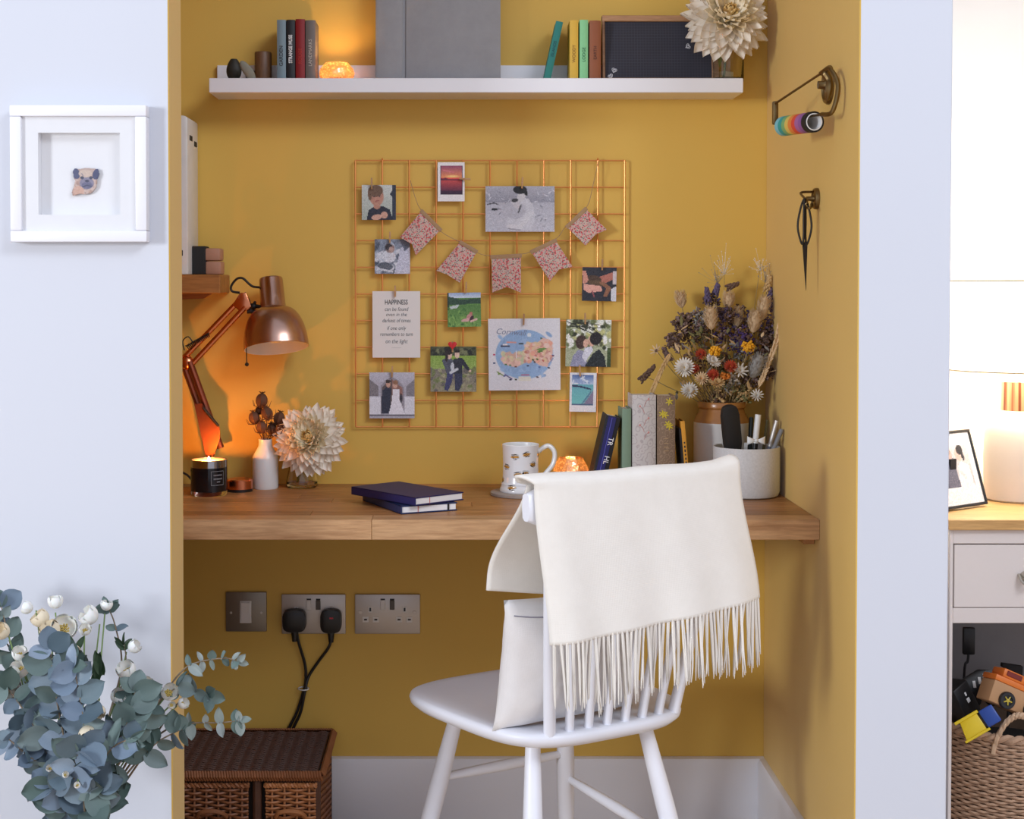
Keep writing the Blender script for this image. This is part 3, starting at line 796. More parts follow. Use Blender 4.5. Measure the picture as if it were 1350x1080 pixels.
# 9 map print
p = Pic(94, 94, (226, 226, 234)); p.ell(.5, .5, .40, .345, (150, 182, 222), 0, .03); p.speck(.16, .22, .85, .8, [(160, 190, 228), (142, 172, 214)], 60, .05, .4)
p.poly([(.16, .56), (.24, .47), (.4, .5), (.52, .42), (.66, .36), (.76, .27), (.86, .3), (.9, .42), (.88, .56), (.82, .68), (.72, .66), (.6, .58), (.5, .62), (.38, .68), (.22, .64)], (228, 190, 178)); p.speck(.2, .48, .5, .64, [(224, 208, 170), (214, 176, 160), (196, 204, 170), (236, 200, 190)], 40, .03); p.speck(.5, .34, .88, .6, [(232, 170, 150), (226, 196, 160), (206, 150, 140), (236, 206, 196)], 70, .03)
p.ell(.74, .43, .07, .018, (110, 150, 80), -8); p.ell(.72, .46, .04, .014, (90, 130, 60), -12); p.line(.18, .38, .29, .385, .012, (70, 70, 100)); p.rect(.2, .35, .27, .37, (236, 230, 236)); p.line(.26, .33, .38, .335, .01, (226, 160, 150)); p.rect(.42, .325, .5, .335, (250, 250, 252)); p.line(.43, .35, .48, .35, .01, (70, 80, 90)); p.ell(.57, .23, .03, .03, (220, 230, 240))
for (x, y, c) in ((.24, .64, (90, 120, 80)), (.3, .65, (110, 140, 90)), (.38, .67, (120, 80, 70)), (.55, .66, (70, 80, 120)), (.62, .58, (60, 84, 60)), (.68, .57, (90, 110, 70)), (.64, .61, (80, 70, 80)), (.76, .59, (200, 110, 100)), (.71, .68, (100, 120, 180)), (.84, .69, (60, 60, 80)), (.68, .82, (80, 70, 90)), (.38, .85, (50, 70, 60)), (.3, .85, (60, 60, 80)), (.22, .8, (80, 90, 150)), (.08, .5, (200, 90, 120)), (.08, .62, (60, 80, 120)), (.14, .77, (120, 150, 80)), (.9, .52, (110, 80, 110)), (.74, .28, (90, 120, 110)), (.52, .47, (200, 120, 100)), (.56, .55, (190, 110, 100)), (.66, .52, (206, 110, 110))):
    p.ell(x, y, .018, .012, c, 15)
p.line(.23, .78, .32, .84, .008, (90, 80, 140)); p.line(.12, .74, .2, .79, .008, (130, 150, 90)); p.line(.46, .79, .56, .79, .01, (180, 120, 150)); p.rect(.42, .81, .58, .87, (224, 222, 212)); p.line(.83, .64, .9, .56, .006, (140, 150, 190)); p.rect(.38, .45, .39, .55, (236, 236, 244)); p.grain(.015)
tm, w9, h9 = photo(p, (644, 420, 738.5, 514.5), 'large square illustrated map print with round blue sea on the copper grid', 'map_print', R(-0.6), 'print')
lettering('Cornwall', 0.018, plain('map_ink', rgb(136, 142, 168), 0.8), tm, (-0.030, -0.0011, 0.0495), (PI / 2, R(4), 0), sx=1.0, shear=0.3, depth=0.0001)
# 10 kiss
p = Pic(60, 62, (170, 178, 148)); p.speck(0, 0, 1, .6, [(226, 230, 222), (110, 122, 80), (60, 66, 46), (190, 190, 130), (240, 242, 240), (90, 96, 64)], 110, .06)
for k in range(9): p.line(p.rng.uniform(0, .6), p.rng.uniform(0, .2), p.rng.uniform(.4, 1), p.rng.uniform(.05, .45), .008, (40, 42, 34))
p.poly([(.1, 1), (.16, .78), (.28, .64), (.42, .68), (.5, 1)], (150, 152, 180)); p.ell(.34, .48, .12, .15, (70, 50, 44), 15); p.ell(.44, .5, .06, .09, (218, 176, 156), 10); p.ell(.56, .46, .07, .11, (216, 172, 152), -10); p.ell(.66, .4, .13, .14, (30, 28, 32), 25); p.poly([(.42, 1), (.6, .72), (.74, .62), (.86, .78), (.9, 1)], (34, 42, 46)); p.poly([(.42, .6), (.58, .56), (.6, .66), (.44, .9), (.36, .8)], (216, 218, 232)); p.grad(.92, .6, 1, 1, (70, 90, 50), (50, 70, 40)); p.grain(.05)
photo(p, (746, 421.5, 805.5, 483.5), 'photo of a kissing wedding couple under leaves at right of copper grid', rot=R(1.0))
# 11 arch
p = Pic(60, 60, (186, 184, 198)); p.grad(0, 0, 1, .5, (196, 194, 208), (170, 168, 182)); p.poly([(.0, .15), (.2, .3), (.2, .52), (0, .52)], (130, 124, 130)); p.poly([(1, .15), (.82, .3), (.82, .52), (1, .52)], (136, 132, 140)); p.rect(0, .54, .25, .92, (222, 222, 232)); p.rect(.78, .54, 1, .92, (222, 222, 232)); p.poly([(.25, .9), (.25, .3), (.36, .17), (.5, .1), (.64, .17), (.76, .32), (.76, .9)], (150, 144, 154)); p.poly([(.28, .9), (.28, .32), (.5, .14), (.5, .9)], (96, 84, 84)); p.poly([(.5, .14), (.73, .34), (.73, .5), (.5, .5)], (150, 110, 100))
p.ell(.42, .26, .05, .07, (206, 160, 142)); p.ell(.41, .2, .05, .04, (60, 46, 40)); p.poly([(.26, .9), (.28, .4), (.38, .32), (.48, .36), (.46, .9)], (46, 50, 70)); p.ell(.57, .28, .05, .07, (210, 168, 150)); p.ell(.58, .22, .055, .05, (150, 110, 84)); p.poly([(.52, .36), (.66, .36), (.66, .55), (.8, .95), (.42, .95), (.5, .6)], (232, 230, 240)); p.ell(.7, .56, .03, .1, (60, 56, 66)); p.rect(0, .92, 1, .95, (110, 106, 116)); p.rect(0, .95, 1, 1, (176, 174, 186)); p.grain(.03)
photo(p, (487, 491, 546.5, 551.5), 'photo of a bride and groom under a pale arch, bottom left of copper grid')
# 12 sea instant
p = Pic(36, 54, (232, 232, 238)); p.grad(.08, .05, .9, .3, (86, 112, 170), (190, 208, 234)); p.speck(.1, .1, .88, .3, [(220, 228, 242), (150, 172, 214)], 14, .09, .4); p.grad(.08, .3, .9, .82, (110, 176, 190), (120, 196, 196)); p.poly([(.08, .31), (.4, .33), (.8, .4), (.8, .44), (.4, .38), (.08, .36)], (60, 70, 100)); p.poly([(.9, .42), (.84, .5), (.5, .82), (.9, .82)], (136, 128, 156)); p.poly([(.8, .45), (.82, .5), (.5, .8), (.44, .8)], (92, 130, 160)); p.rect(.08, .8, .9, .83, (90, 110, 140)); p.grain(.02)
photo(p, (751, 491.5, 786, 543), 'instant photo of a turquoise bay hanging at the lower right of copper grid', rot=R(1))
# 6 text print
p = Pic(6, 8, (226, 224, 222))
tp, w6, h6 = photo(p, (491, 384, 554, 471.5), 'white print with seven lines of black hand lettering on copper grid', 'quote_print', 0, 'print')
lh = scale_at(YPH)
for txt, py, sz, wd in (('HAPPINESS', 399, 0.0150, 30), ('can be found', 408, 0.0125, 31), ('even in the', 415, 0.0115, 27), ('darkest of times', 423, 0.0125, 37), ('if one only', 433, 0.0125, 25), ('remembers to turn', 441, 0.0120, 43), ('on the light', 450.5, 0.0130, 29)):
    o = lettering(txt, sz, M['ink'], tp, (0.0, -0.0011, (428 - py) * lh), bold=0.0001 if txt.isupper() else -0.00012, shear=0.0 if txt.isupper() else 0.2, depth=0.0001)
    k = wd * lh / max(o.dimensions.x, 1e-4) if o.dimensions.x else 1
    xs = [v.co.x for v in o.data.vertices]; k = wd * lh / (max(xs) - min(xs)); o.scale = (k, 1, 1)
b = MB(); b.box((0, 0, 0), (0.022, 0.0002, 0.0006)); b.build('faint_line', plain('faint_ink', rgb(190, 190, 192), 0.8), tp, (0, -0.0011, -0.0515))

# pegs
pw = wood('peg_wood', rgb(176, 132, 90), rgb(206, 164, 118), 2, 3.0, 0.6, 0.1)
def peg(px, py, label, rot=0.0, mat=pw, ln=0.025):
    q = at_y(px, py, YPH - 0.0055)
    t = thing('mini_peg', label, 'peg', q, (0, rot, 0), 'mini wooden pegs on the wire grid')
    for s in (1, -1):
        b = MB(); b.prism([(-0.0016, -ln / 2), (0.0016, -ln / 2), (0.0019, ln * 0.1), (0.0016, ln / 2), (-0.0016, ln / 2), (-0.0019, ln * 0.1)], 0.0022, Matrix.Translation((0, s * 0.0022 - 0.001, 0)) @ Matrix.Rotation(s * R(-4), 4, 'X'), 0.0003); b.build('peg_half', mat, t)
    b = MB(); b.tube([(0.0021 * math.cos(a), -0.001 + 0.0034 * math.sin(a), 0) for a in (2 * PI * i / 12 for i in range(12))], 0.0004, 5, True); b.build('spring', M['steel'], t)
    return t
for px, py, lb, rt in ((688.5, 241, 'wooden peg at top of the beach photo', 0.05), (794, 349, 'wooden peg at top of the dark hands photo', 0.03), (521, 384, 'wooden peg at top of the hand lettered print', 0), (690.5, 421, 'wooden peg at top of the map print', 0.03), (771.5, 420, 'wooden peg at top of the kissing couple photo', 0), (764.5, 489, 'wooden peg between the kissing photo and turquoise bay photo', -0.05), (517, 490, 'wooden peg at top of the arch wedding photo', 0.03), (614.5, 379, 'wooden peg at top of the green meadow photo', 0.04), (514, 313, 'wooden peg at top of the baby photo', 0.02), (490, 242, 'wooden peg at top of the boy photo', 0.0)):
    peg(px, py, lb, rt)
t = peg(613, 236, 'thin wooden peg sideways at right edge of the sunset photo', PI / 2 + 0.05)
t = thing('heart_peg', 'red heart peg above the park couple photo', 'peg', at_y(596.5, 455, YPH - 0.0062))
b = MB(); hp = heart(0.0098, 26); b.prism([(x, z) for x, z in hp], 0.004, None, 0.0008); b.build('heart', plain('heart_red', rgb(206, 30, 30), 0.4), t)
b = MB(); b.box((0, 0.0040, -0.004), (0.0036, 0.0035, 0.024), 0.0005); b.build('peg_half', pw, t)

# bunting
def floral():
    m = bpy.data.materials.new('floral_cotton'); n = Nodes(m)
    v = n.coord()
    c = rgb(206, 182, 168)
    out = None
    base = n.mix(n.noise(v, 90, 2), rgb(206, 184, 172), rgb(192, 176, 166))
    for sc, col, lo in ((170, rgb(196, 74, 84), 0.34), (230, rgb(214, 112, 100), 0.30), (210, rgb(96, 118, 110), 0.27), (260, rgb(120, 66, 96), 0.25), (190, rgb(224, 150, 150), 0.30)):
        sp = n.n('ShaderNodeVectorMath', operation='ADD'); sp.inputs[1].default_value = (sc * 0.013, sc * 0.007, sc * 0.003); n.l(v, sp.inputs[0])
        vo = n.n('ShaderNodeTexVoronoi'); vo.inputs['Scale'].default_value = sc; n.l(sp.outputs[0], vo.inputs['Vector'])
        mk = n.ramp(vo.outputs['Distance'], [(lo - 0.04, (1, 1, 1)), (lo + 0.04, (0, 0, 0))])
        base = n.mix(mk, base, col)
    n.bsdf(base, 0.9)
    return m
M['floral_cotton'] = floral()
M['burlap'] = plain('burlap', rgb(168, 138, 106), 0.95, 0, 0.2, 200, 0.4, 500)
YB = -0.0300
flags = [((555, 279), (580, 304), (548, 337), (543.5, 322), (527, 313)),
         ((606, 320), (628, 333), (606, 373), (590, 362), (575, 357)),
         ((648, 340), (686.5, 338), (687, 386), (668, 378), (649, 386)),
         ((701, 333), (733, 318), (755, 352), (737, 355), (725, 371)),
         ((748, 300), (773, 276), (800, 303), (785, 309), (772, 324))]
q0 = at_y(668, 340, YB)
bt = thing('bunting', 'string of five floral cotton flags draped across the copper grid', 'bunting', q0)
L = lambda px, py, dy=0.0: at_y(px, py, YB + dy) - q0
for fl in flags:
    pts = [L(*q) for q in fl]
    mid = sum(pts, Vector()) / 5
    b = MB()
    c2 = [(v.x - mid.x, v.z - mid.z) for v in pts]
    b.prism(c2, 0.0016, None, 0.0004)
    fo = b.build('flag', M['floral_cotton'], bt, mid)
    a, c = pts[0] - mid, pts[1] - mid
    d = (c - a); nrm = Vector((-d.z, 0, d.x)).normalized()
    if nrm.dot(-(a + c) / 2) > 0: nrm = -nrm
    b = MB(); b.prism([(q.x, q.z) for q in (a - d * 0.04 - nrm * 0.003, c + d * 0.04 - nrm * 0.003, c + d * 0.04 + nrm * 0.006, a - d * 0.04 + nrm * 0.006)], 0.0034, None, 0.0006)
    b.build('hem', M['burlap'], fo)
st = [(541, 238), (548, 262), (556, 278), (581, 305), (606, 319), (629, 333), (647, 337), (687, 335), (701, 331), (733, 315), (747, 297), (773, 274), (782, 243), (788.5, 214)]
b = MB(); b.tube(spline([L(x, y, 0.002) for x, y in st], 4), 0.0007, 5); b.build('string', M['burlap'], bt)
# ------------------------------------------------------------------ little oak shelf on the left with a file box
ys = -0.135
s1 = at_y(290, 362, ys); sb = at_y(290, 387, ys)
t = thing('side_shelf', 'thick short oak shelf at the left side of the alcove above copper lamp', 'shelf', (-1.05, ys / 2, sb.z))
sw, sh = s1.x + 1.05, s1.z - sb.z
b = MB(); b.box((sw / 2, 0, sh / 2), (sw, -ys - 0.002, sh), 0.002); b.build('board', M['shelf_wood'], t)
b = MB(); b.prism([(0, 0), (sw - 0.03, 0), (sw - 0.05, -0.012), (0, -0.03)], 0.02); b.build('bracket', M['shelf_wood'], t, (0, 0.02, 0))
zs = s1.z
fx = at_y(247.5, 260, ys + 0.003).x
ft = at_y(247, 152, ys + 0.003).z - zs
t = thing('file_box', 'tall white file box standing on the short oak shelf', 'file box', (fx - 0.055, ys + 0.003, zs))
b = MB(); fl_ = 0.126
b.prism([(-0.055, 0), (0.055, 0), (0.055, ft - 0.004), (0.047, ft), (-0.047, ft), (-0.055, ft - 0.004)], fl_, Matrix.Translation((0, fl_ / 2, 0)), 0.003)
b.build('shell', plain('file_white', (0.70, 0.69, 0.67), 0.4), t)
for yy, zz in ((0.040, ft - 0.045), (0.095, ft - 0.053)):
    b = MB(); b.box((0, 0, 0), (0.0016, 0.030, 0.011), 0.0004); b.build('slot', M['black_matte'], t, (0.0553, yy, zz))
b = MB(); b.box((0, 0, 0), (0.008, 0.0016, 0.012), 0.0004); b.build('slot', M['black_matte'], t, (0.040, -0.0003, 0.046))
b = MB(); b.box((0, 0, 0), (0.030, 0.048, 0.062), 0.002); o = b.build('black_box', M['black_matte'], None, (at_y(271.5, 340, -0.085).x - 0.0155, -0.062, zs + 0.0312)); tag(o, 'small black box behind the white file box on oak shelf', 'box')
pk = plain('pink_wood', rgb(176, 128, 104), 0.6, 0, 0.12, 60)
for k, lb in enumerate(('lower of two stacked pinkish wooden boxes on the short oak shelf', 'upper of two stacked pinkish wooden boxes on the short oak shelf')):
    b = MB(); b.box((0, 0, 0.0145), (0.034, 0.05, 0.029 - 0.002 * k), 0.004, None, 2); o = b.build('small_wooden_box', pk, None, (at_y(282.5 - k, 340, -0.07).x, -0.06, zs + 0.0002 + 0.0292 * k)); tag(o, lb, 'box', 'stacked pinkish boxes')

# ------------------------------------------------------------------ copper anglepoise lamp
yl = -0.060
bp = at_y(284, 600, yl)
lamp = thing('desk_lamp', 'copper articulated desk lamp with bell shade at the left of the desk', 'lamp', (bp.x, yl, DZ))
LP = lambda px, py, dy=0.0: at_y(px, py, yl + dy) - Vector((bp.x, yl, DZ))
b = MB(); b.lathe([(0, 0), (0.046, 0), (0.047, 0.003), (0.044, 0.010), (0.030, 0.014), (0.012, 0.016), (0.010, 0.045), (0, 0.046)], 36); b.build('base', M['copper_dark'], lamp, (0.0, 0.006, 0.0))
elb, foot, head = LP(246, 478), LP(287, 592), LP(322, 398)
def bar(name, a, c, r, mat, par=lamp, n=10): 
    b = MB(); b.tube([a, c], r, n); return b.build(name, mat, par)
off = Vector((0.0052, 0, 0.004))
dn = (foot - elb).normalized(); pn = Vector((dn.z, 0, -dn.x))
for s in (-1, 1): bar('lower_arm', elb + pn * 0.0085 * s + Vector((0, 0.006 * s, 0)), foot + pn * 0.0085 * s + Vector((0, 0.006 * s, 0)), 0.0074, M['copper_dark'])
b = MB(); b.prism([(p.x, p.z) for p in (LP(258, 532), LP(268, 531), LP(291, 562), LP(292, 575), LP(283, 604), LP(274, 604))], 0.004); b.build('foot_bracket', M['copper_dark'], lamp, (0, -0.017, 0))
bar('bracket_rod', LP(268, 538, -0.021), LP(288, 562, -0.021), 0.0032, M['black_iron'])
du = (head - elb).normalized(); pu = Vector((-du.z, 0, du.x))
for s in (-1, 1): bar('upper_arm', elb + pu * 0.0115 * s + Vector((0, 0.004 * s, 0)), head + pu * 0.010 * s + Vector((0, 0.004 * s, 0)) - du * (0.006 if s < 0 else 0), 0.0060, M['copper'])
spr = []
A0, A1 = LP(246, 458, -0.006), LP(276, 441, -0.006)
for i in range(15 * 8 + 1):
    a = 2 * PI * i / 8; q = A0.lerp(A1, i / 120); ax = (A1 - A0).normalized(); w = ax.cross(Vector((0, 1, 0))).normalized()
    spr.append(q + w * 0.0042 * math.cos(a) + Vector((0, 0.0042 * math.sin(a), 0)))
b = MB(); b.tube(spr, 0.0012, 5); b.build('tension_spring', M['black_iron'], lamp)
b = MB(); b.ball(elb, (0.016, 0.012, 0.016), None, 16, 10); b.build('elbow_joint', M['copper'], lamp)
b = MB(); b.tube(spline([LP(243, 462), LP(241, 450), LP(248, 444), LP(254, 451)], 5), 0.0014, 6); b.build('elbow_wire', M['black_iron'], lamp)
b = MB(); b.prism([(p.x, p.z) for p in (LP(307, 402), LP(317, 386), LP(325, 386), LP(332, 404), LP(328, 409), LP(316, 410))], 0.016, None, 0.002); b.build('head_plate', M['copper'], lamp)
b = MB(); b.tube([LP(322, 386), LP(328, 397), LP(331, 410)], 0.0034, 8); b.tube([LP(326, 411), LP(337, 411)], 0.0044, 10); b.ball(LP(334, 404), (0.0088, 0.0075, 0.0075), None, 12, 8); b.tube([LP(334, 403), LP(345, 405)], 0.0042, 10); b.ball(LP(336, 399), 0.0036, None, 8, 6); b.build('swivel_knob', M['black_iron'], lamp)
# bell shade
top, rim = LP(357, 367), LP(367.5, 460.5)
axis = (rim - top); ln_ = axis.length; axis = Vector((axis.x, -ln_ * 0.245, axis.z)).normalized()
SM = Matrix.Translation(top) @ frame_to(-axis).to_4x4()
ln_ *= 1.0; r0 = 15.6 * scale_at(yl); r1 = 42.5 * scale_at(yl)
outer = [(r0 * 0.72, 0.0005), (r0 * 0.95, -0.0005), (r0, -0.004), (r0 * 1.07, -ln_ * 0.42), (r0 * 1.14, -ln_ * 0.44)]
for i in range(1, 11):
    a = PI / 2 * i / 10
    outer.append((r0 * 1.14 + (r1 - r0 * 1.14) * math.sin(a) ** 0.92, -ln_ * 0.44 - ln_ * 0.56 * (1 - math.cos(a)) ** 0.96))
b = MB(); b.lathe([(0, -0.002)] + outer + [(r1 - 0.0012, -ln_ - 0.0004)], 48, SM); b.build('shade', M['copper_brushed'], lamp)
inner = [(r - 0.0018, z + 0.0003) for r, z in outer[4:]][::-1]
b = MB(); b.lathe([(r1 - 0.0012, -ln_ - 0.0004)] + inner + [(0.008, -ln_ * 0.43), (0, -ln_ * 0.43)], 48, SM)
b.build('shade_lining', plain('lining_white', (0.78, 0.76, 0.72), 0.5), lamp)
b = MB(); b.lathe([(0, -ln_ * 0.93), (0.012, -ln_ * 0.915), (0.021, -ln_ * 0.85), (0.024, -ln_ * 0.77), (0.021, -ln_ * 0.69), (0.013, -ln_ * 0.58), (0.012, -ln_ * 0.44)], 24, SM)
b.build('light_bulb', plain('bulb_opal', (0.85, 0.82, 0.76), 0.2), lamp)
b = MB(); b.tube(spline([LP(316, 386), LP(306, 384), LP(305, 377), LP(312, 368), LP(320, 367), LP(328, 374), LP(334, 378), LP(344, 379)], 6), 0.0026, 8); b.build('cable', M['black_iron'], lamp)
b = MB(); b.tube(spline([LP(333, 425, -0.035), LP(327, 440, -0.045), LP(325, 456, -0.05), LP(325.5, 480, -0.05)], 5), 0.0011, 6); b.ball(LP(325.5, 480.5, -0.05), 0.0044, None, 12, 8); b.build('pull_cord', M['black_iron'], lamp)
b = MB(); b.tube(spline([Vector((-0.02, 0.022, 0.014)), Vector((-0.05, 0.032, 0.006)), Vector((-0.09, 0.04, 0.03)), Vector((-0.22, 0.045, 0.022)), Vector((-0.30, 0.047, 0.003))], 6), 0.0026, 8); b.build('flex', M['black'], lamp)

# ------------------------------------------------------------------ lit candle in black glass, copper tin
yc = -0.172
cx = at_y(275.5, 630, yc).x; rc = 24.0 * scale_at(yc)
hc_ = at_y(275, 606, yc).z - DZ + 0.001
t = thing('jar_candle', 'lit candle in a black glass jar with a silver band on the oak desk', 'candle', (cx, yc, DZ))
b = MB(); b.lathe([(0, 0.010), (rc, 0.010), (rc, hc_ - 0.016), (rc - 0.0025, hc_ - 0.016), (rc - 0.0025, 0.014), (0, 0.014)], 48); b.build('jar', plain('black_glass', (0.006, 0.006, 0.009), 0.12), t)
b = MB(); b.lathe([(rc - 0.0026, hc_ - 0.0158), (rc, hc_ - 0.0158), (rc, hc_ - 0.0005), (rc - 0.0012, hc_), (rc - 0.0026, hc_ - 0.0005), (rc - 0.0026, hc_ - 0.0158)], 48); b.build('rim_band', plain('silver_band', (0.45, 0.45, 0.47), 0.15, 1.0), t)
b = MB(); b.lathe([(0, 0), (rc * 0.96, 0), (rc, 0.003), (rc, 0.0098), (0, 0.0098)], 48); b.build('glass_foot', M['glass'], t)
b = MB(); b.lathe([(0, 0.0145), (rc - 0.0029, 0.0145), (rc - 0.0029, hc_ - 0.0028), (0, hc_ - 0.0034)], 40); b.build('wax', plain('candle_wax', (0.9, 0.84, 0.72), 0.35, 0, 0.01), t)
b = MB(); b.tube([(0, 0, hc_ - 0.006), (0, 0, hc_ - 0.001)], 0.0008, 6); b.build('wick', M['black_matte'], t)
b = MB(); b.lathe([(0, hc_ - 0.0025), (0.0016, hc_ - 0.001), (0.0020, hc_ + 0.001), (0.0009, hc_ + 0.004), (0, hc_ + 0.006)], 12); b.build('flame', M['flame'], t)
point_light('candle_glow', (0, 0, hc_ + 0.0016), 2.4, (1.0, 0.30, 0.03), 0.0035, t)
lab = MB(); la = R(28)
def on_jar(a, z, r=rc + 0.0003): return Vector((r * math.sin(a), -r * math.cos(a), z))
zl = hc_ - 0.022
for a0, a1, z0, z1 in ((0.28, 1.05, zl, zl - 0.0008), (0.28, 1.05, zl - 0.029, zl - 0.0298), (0.28, 0.30, zl, zl - 0.0298), (1.03, 1.05, zl, zl - 0.0298)):
    lab.sheet(lambda u, v: on_jar(a0 + (a1 - a0) * u, z0 + (z1 - z0) * v), 10, 2)
lab.build('label_border', plain('label_grey', (0.30, 0.30, 0.31), 0.6), t)
for k, (zz, a0, a1) in enumerate(((zl - 0.007, 0.42, 0.95), (zl - 0.0145, 0.42, 0.95), (zl - 0.021, 0.60, 0.82))):
    ll = MB(); n_ = 9 if k < 2 else 4
    for i in range(n_):
        b0 = a0 + (a1 - a0) * i / n_; b1 = b0 + (a1 - a0) / n_ * 0.68
        ll.sheet(lambda u, v: on_jar(b0 + (b1 - b0) * u, zz - (0.0030 if k != 1 else 0.0036) * v), 3, 2)
    ll.build('label_print', plain('label_grey_soft', (0.22, 0.22, 0.23), 0.7), t)
yt = -0.115
t = thing('copper_tin', 'low round copper tin lid beside the black candle jar', 'tin', (at_y(316, 640, yt).x, yt, DZ))
rt_ = 17.5 * scale_at(yt)
b = MB(); b.lathe([(0, 0), (rt_ - 0.001, 0), (rt_ - 0.001, 0.006), (0, 0.006)], 40); b.build('tin_base', M['black_iron'], t)
b = MB(); b.lathe([(rt_ - 0.0008, 0.0062), (rt_, 0.0062), (rt_, 0.024), (rt_ - 0.002, 0.0265), (0, 0.0268)], 40); b.build('tin_lid', M['copper'], t)

# ------------------------------------------------------------------ white bottle with dried seed heads
yv = -0.072
vx = at_y(350, 640, yv).x; k = scale_at(yv)
t = thing('bottle_vase', 'small white bottle vase with dried brown seed heads on desk', 'vase', (vx, yv, DZ))
vh = at_y(350, 579, yv).z - DZ
b = MB(); b.lathe([(0, 0), (16.0 * k, 0), (17.0 * k, 0.003), (17 * k, vh * 0.60), (16.3 * k, vh * 0.66), (12 * k, vh * 0.78), (9.2 * k, vh * 0.86), (8.6 * k, vh * 0.94), (9.0 * k, vh), (7.6 * k, vh), (7.4 * k, vh * 0.9), (7.4 * k, vh * 0.55), (0, vh * 0.5)], 40); b.build('bottle', M['white_ceramic'], t)
pod = plain('pod_brown', rgb(92, 58, 38), 0.75, 0, 0.3, 80, 0.3, 200, island=0.25)
VP = lambda px, py, dy=0.0: at_y(px, py, yv + dy) - Vector((vx, yv, DZ))
for i, (px, py, r, dy) in enumerate(((345, 528, 9.5, 0), (352, 545, 9, -0.012), (368, 552, 9, 0.008), (335, 551, 8.5, -0.004), (345, 563, 8, -0.016), (371, 565, 8.5, -0.008), (359, 566, 8, 0.012), (341, 541, 5.5, 0.008))):
    h_ = VP(px, py, dy); rr = r * k
    sb_ = MB(); sb_.tube(spline([Vector((0, 0, vh * 0.6)), Vector((h_.x * 0.25, h_.y * 0.3, vh * 0.98)), Vector((h_.x * 0.8, h_.y * 0.8, (vh + h_.z) / 2)), h_], 4), 0.0011, 6); sb_.build('dried_stem', pod, t)
    b = MB(); b.ball((0, 0, 0), (rr * 0.86, rr * 0.86, rr), None, 14, 10)
    for v in b.bm.verts:
        a = math.atan2(v.co.y, v.co.x); v.co.x *= 1 + 0.07 * math.cos(8 * a); v.co.y *= 1 + 0.07 * math.cos(8 * a)
    for q in range(8):
        a = 2 * PI * q / 8; b.tube([(0, 0, rr * 0.96), (rr * 0.45 * math.cos(a), rr * 0.45 * math.sin(a), rr * 1.22)], [0.0011, 0.0006], 4)
    for q in range(7):
        a = 2 * PI * q / 7 + i; b.tube([(rr * 0.2 * math.cos(a), rr * 0.2 * math.sin(a), -rr), (rr * 1.1 * math.cos(a), rr * 1.1 * math.sin(a), -rr * 0.8), (rr * 1.35 * math.cos(a), rr * 1.35 * math.sin(a), 0)], [0.0012, 0.0009, 0.0003], 4)
    b.build('seed_head', pod, t, h_, (R(random.uniform(-30, 30)), R(random.uniform(-30, 30)), 0))

# ------------------------------------------------------------------ notebooks
def notebook(label, A, B, Cc, z, h, cover, strap):
    """A-B is the near long edge, B-C the edge showing the pages"""
    a, b_, c = (at_z(*q, z) for q in (A, B, Cc))
    e = (b_ - a); L_ = e.length; ang = math.atan2(e.y, e.x)
    wv = (c - b_); n_ = Vector((-math.sin(ang), math.cos(ang), 0)); Wn = max(wv.dot(n_), 0.10)
    t = thing('notebook', label, 'notebook', (b_.x, b_.y, z), (0, 0, ang), 'navy notebooks on the desk')
    m = MB(); m.box((-L_ / 2, Wn / 2, 0.0012), (L_, Wn, 0.0022), 0.0006); m.build('cover_board', cover, t)
    m = MB(); m.box((-L_ / 2, Wn / 2, h - 0.0012), (L_, Wn, 0.0022), 0.0006); m.build('cover_board', cover, t)
    m = MB(); m.box((-L_ / 2, 0.0011, h / 2), (L_, 0.0022, h - 0.0002), 0.0006); m.build('spine', cover, t)
    m = MB(); m.box((-L_ / 2, Wn / 2, h / 2), (L_ - 0.003, Wn - 0.0055, h - 0.005), 0.0004); m.build('pages', M['card_white'], t)
    m = MB(); m.box((-0.0010, Wn * 0.30, h / 2), (0.0006, 0.0012, h + 0.001)); m.build('ribbon', plain('ribbon_red', rgb(190, 90, 80), 0.7), t)
    if strap:
        m = MB(); m.box((-0.0007, Wn * 0.84, h / 2), (0.0008, 0.004, h + 0.0012)); m.box((-L_ / 2, Wn * 0.84, h + 0.0004), (L_, 0.004, 0.0008)); m.build('elastic_strap', M['black_matte'], t)
    return t
navy = plain('navy_cover', rgb(26, 28, 84), 0.5, 0, 0.06, 60, 0.1, 500)
notebook('lower navy notebook with white pages and dark elastic strap on the oak desk', (478, 660), (529, 678.5), (607, 674.5), DZ + 0.0003, 0.0165, plain('navy_blue', rgb(20, 40, 84), 0.5), True)
notebook('upper navy notebook resting askew on the lower notebook', (463, 652), (547.5, 667.5), (614, 660), DZ + 0.0176, 0.0165, navy, False)

# ------------------------------------------------------------------ mug on its coaster
ym = -0.172
mx_ = at_y(687, 640, ym).x; k = scale_at(ym)
t = thing('round_coaster', 'grey stone coaster under the bee mug', 'coaster', (mx_ + 0.0, ym, DZ))
b = MB(); b.lathe([(0, 0), (0.0635, 0), (0.0650, 0.001), (0.0650, 0.0065), (0.0635, 0.0075), (0, 0.0075)], 48); b.build('disc', plain('stone_grey', rgb(158, 146, 138), 0.7, 0, 0.1, 60), t)
bmg = thing('bee_mug', 'white mug patterned with bees standing on the grey coaster', 'mug', (mx_ - 0.001, ym, DZ + 0.0076))
mh_ = at_y(687, 586, ym).z - DZ - 0.0076
prof = [(27.0, 0), (27.6, 0.02), (27.2, 0.07), (25.6, 0.11), (25.2, 0.16), (25.9, 0.175), (24.6, 0.20), (23.6, 0.32), (23.3, 0.6), (23.9, 0.9), (24.4, 1.0)]
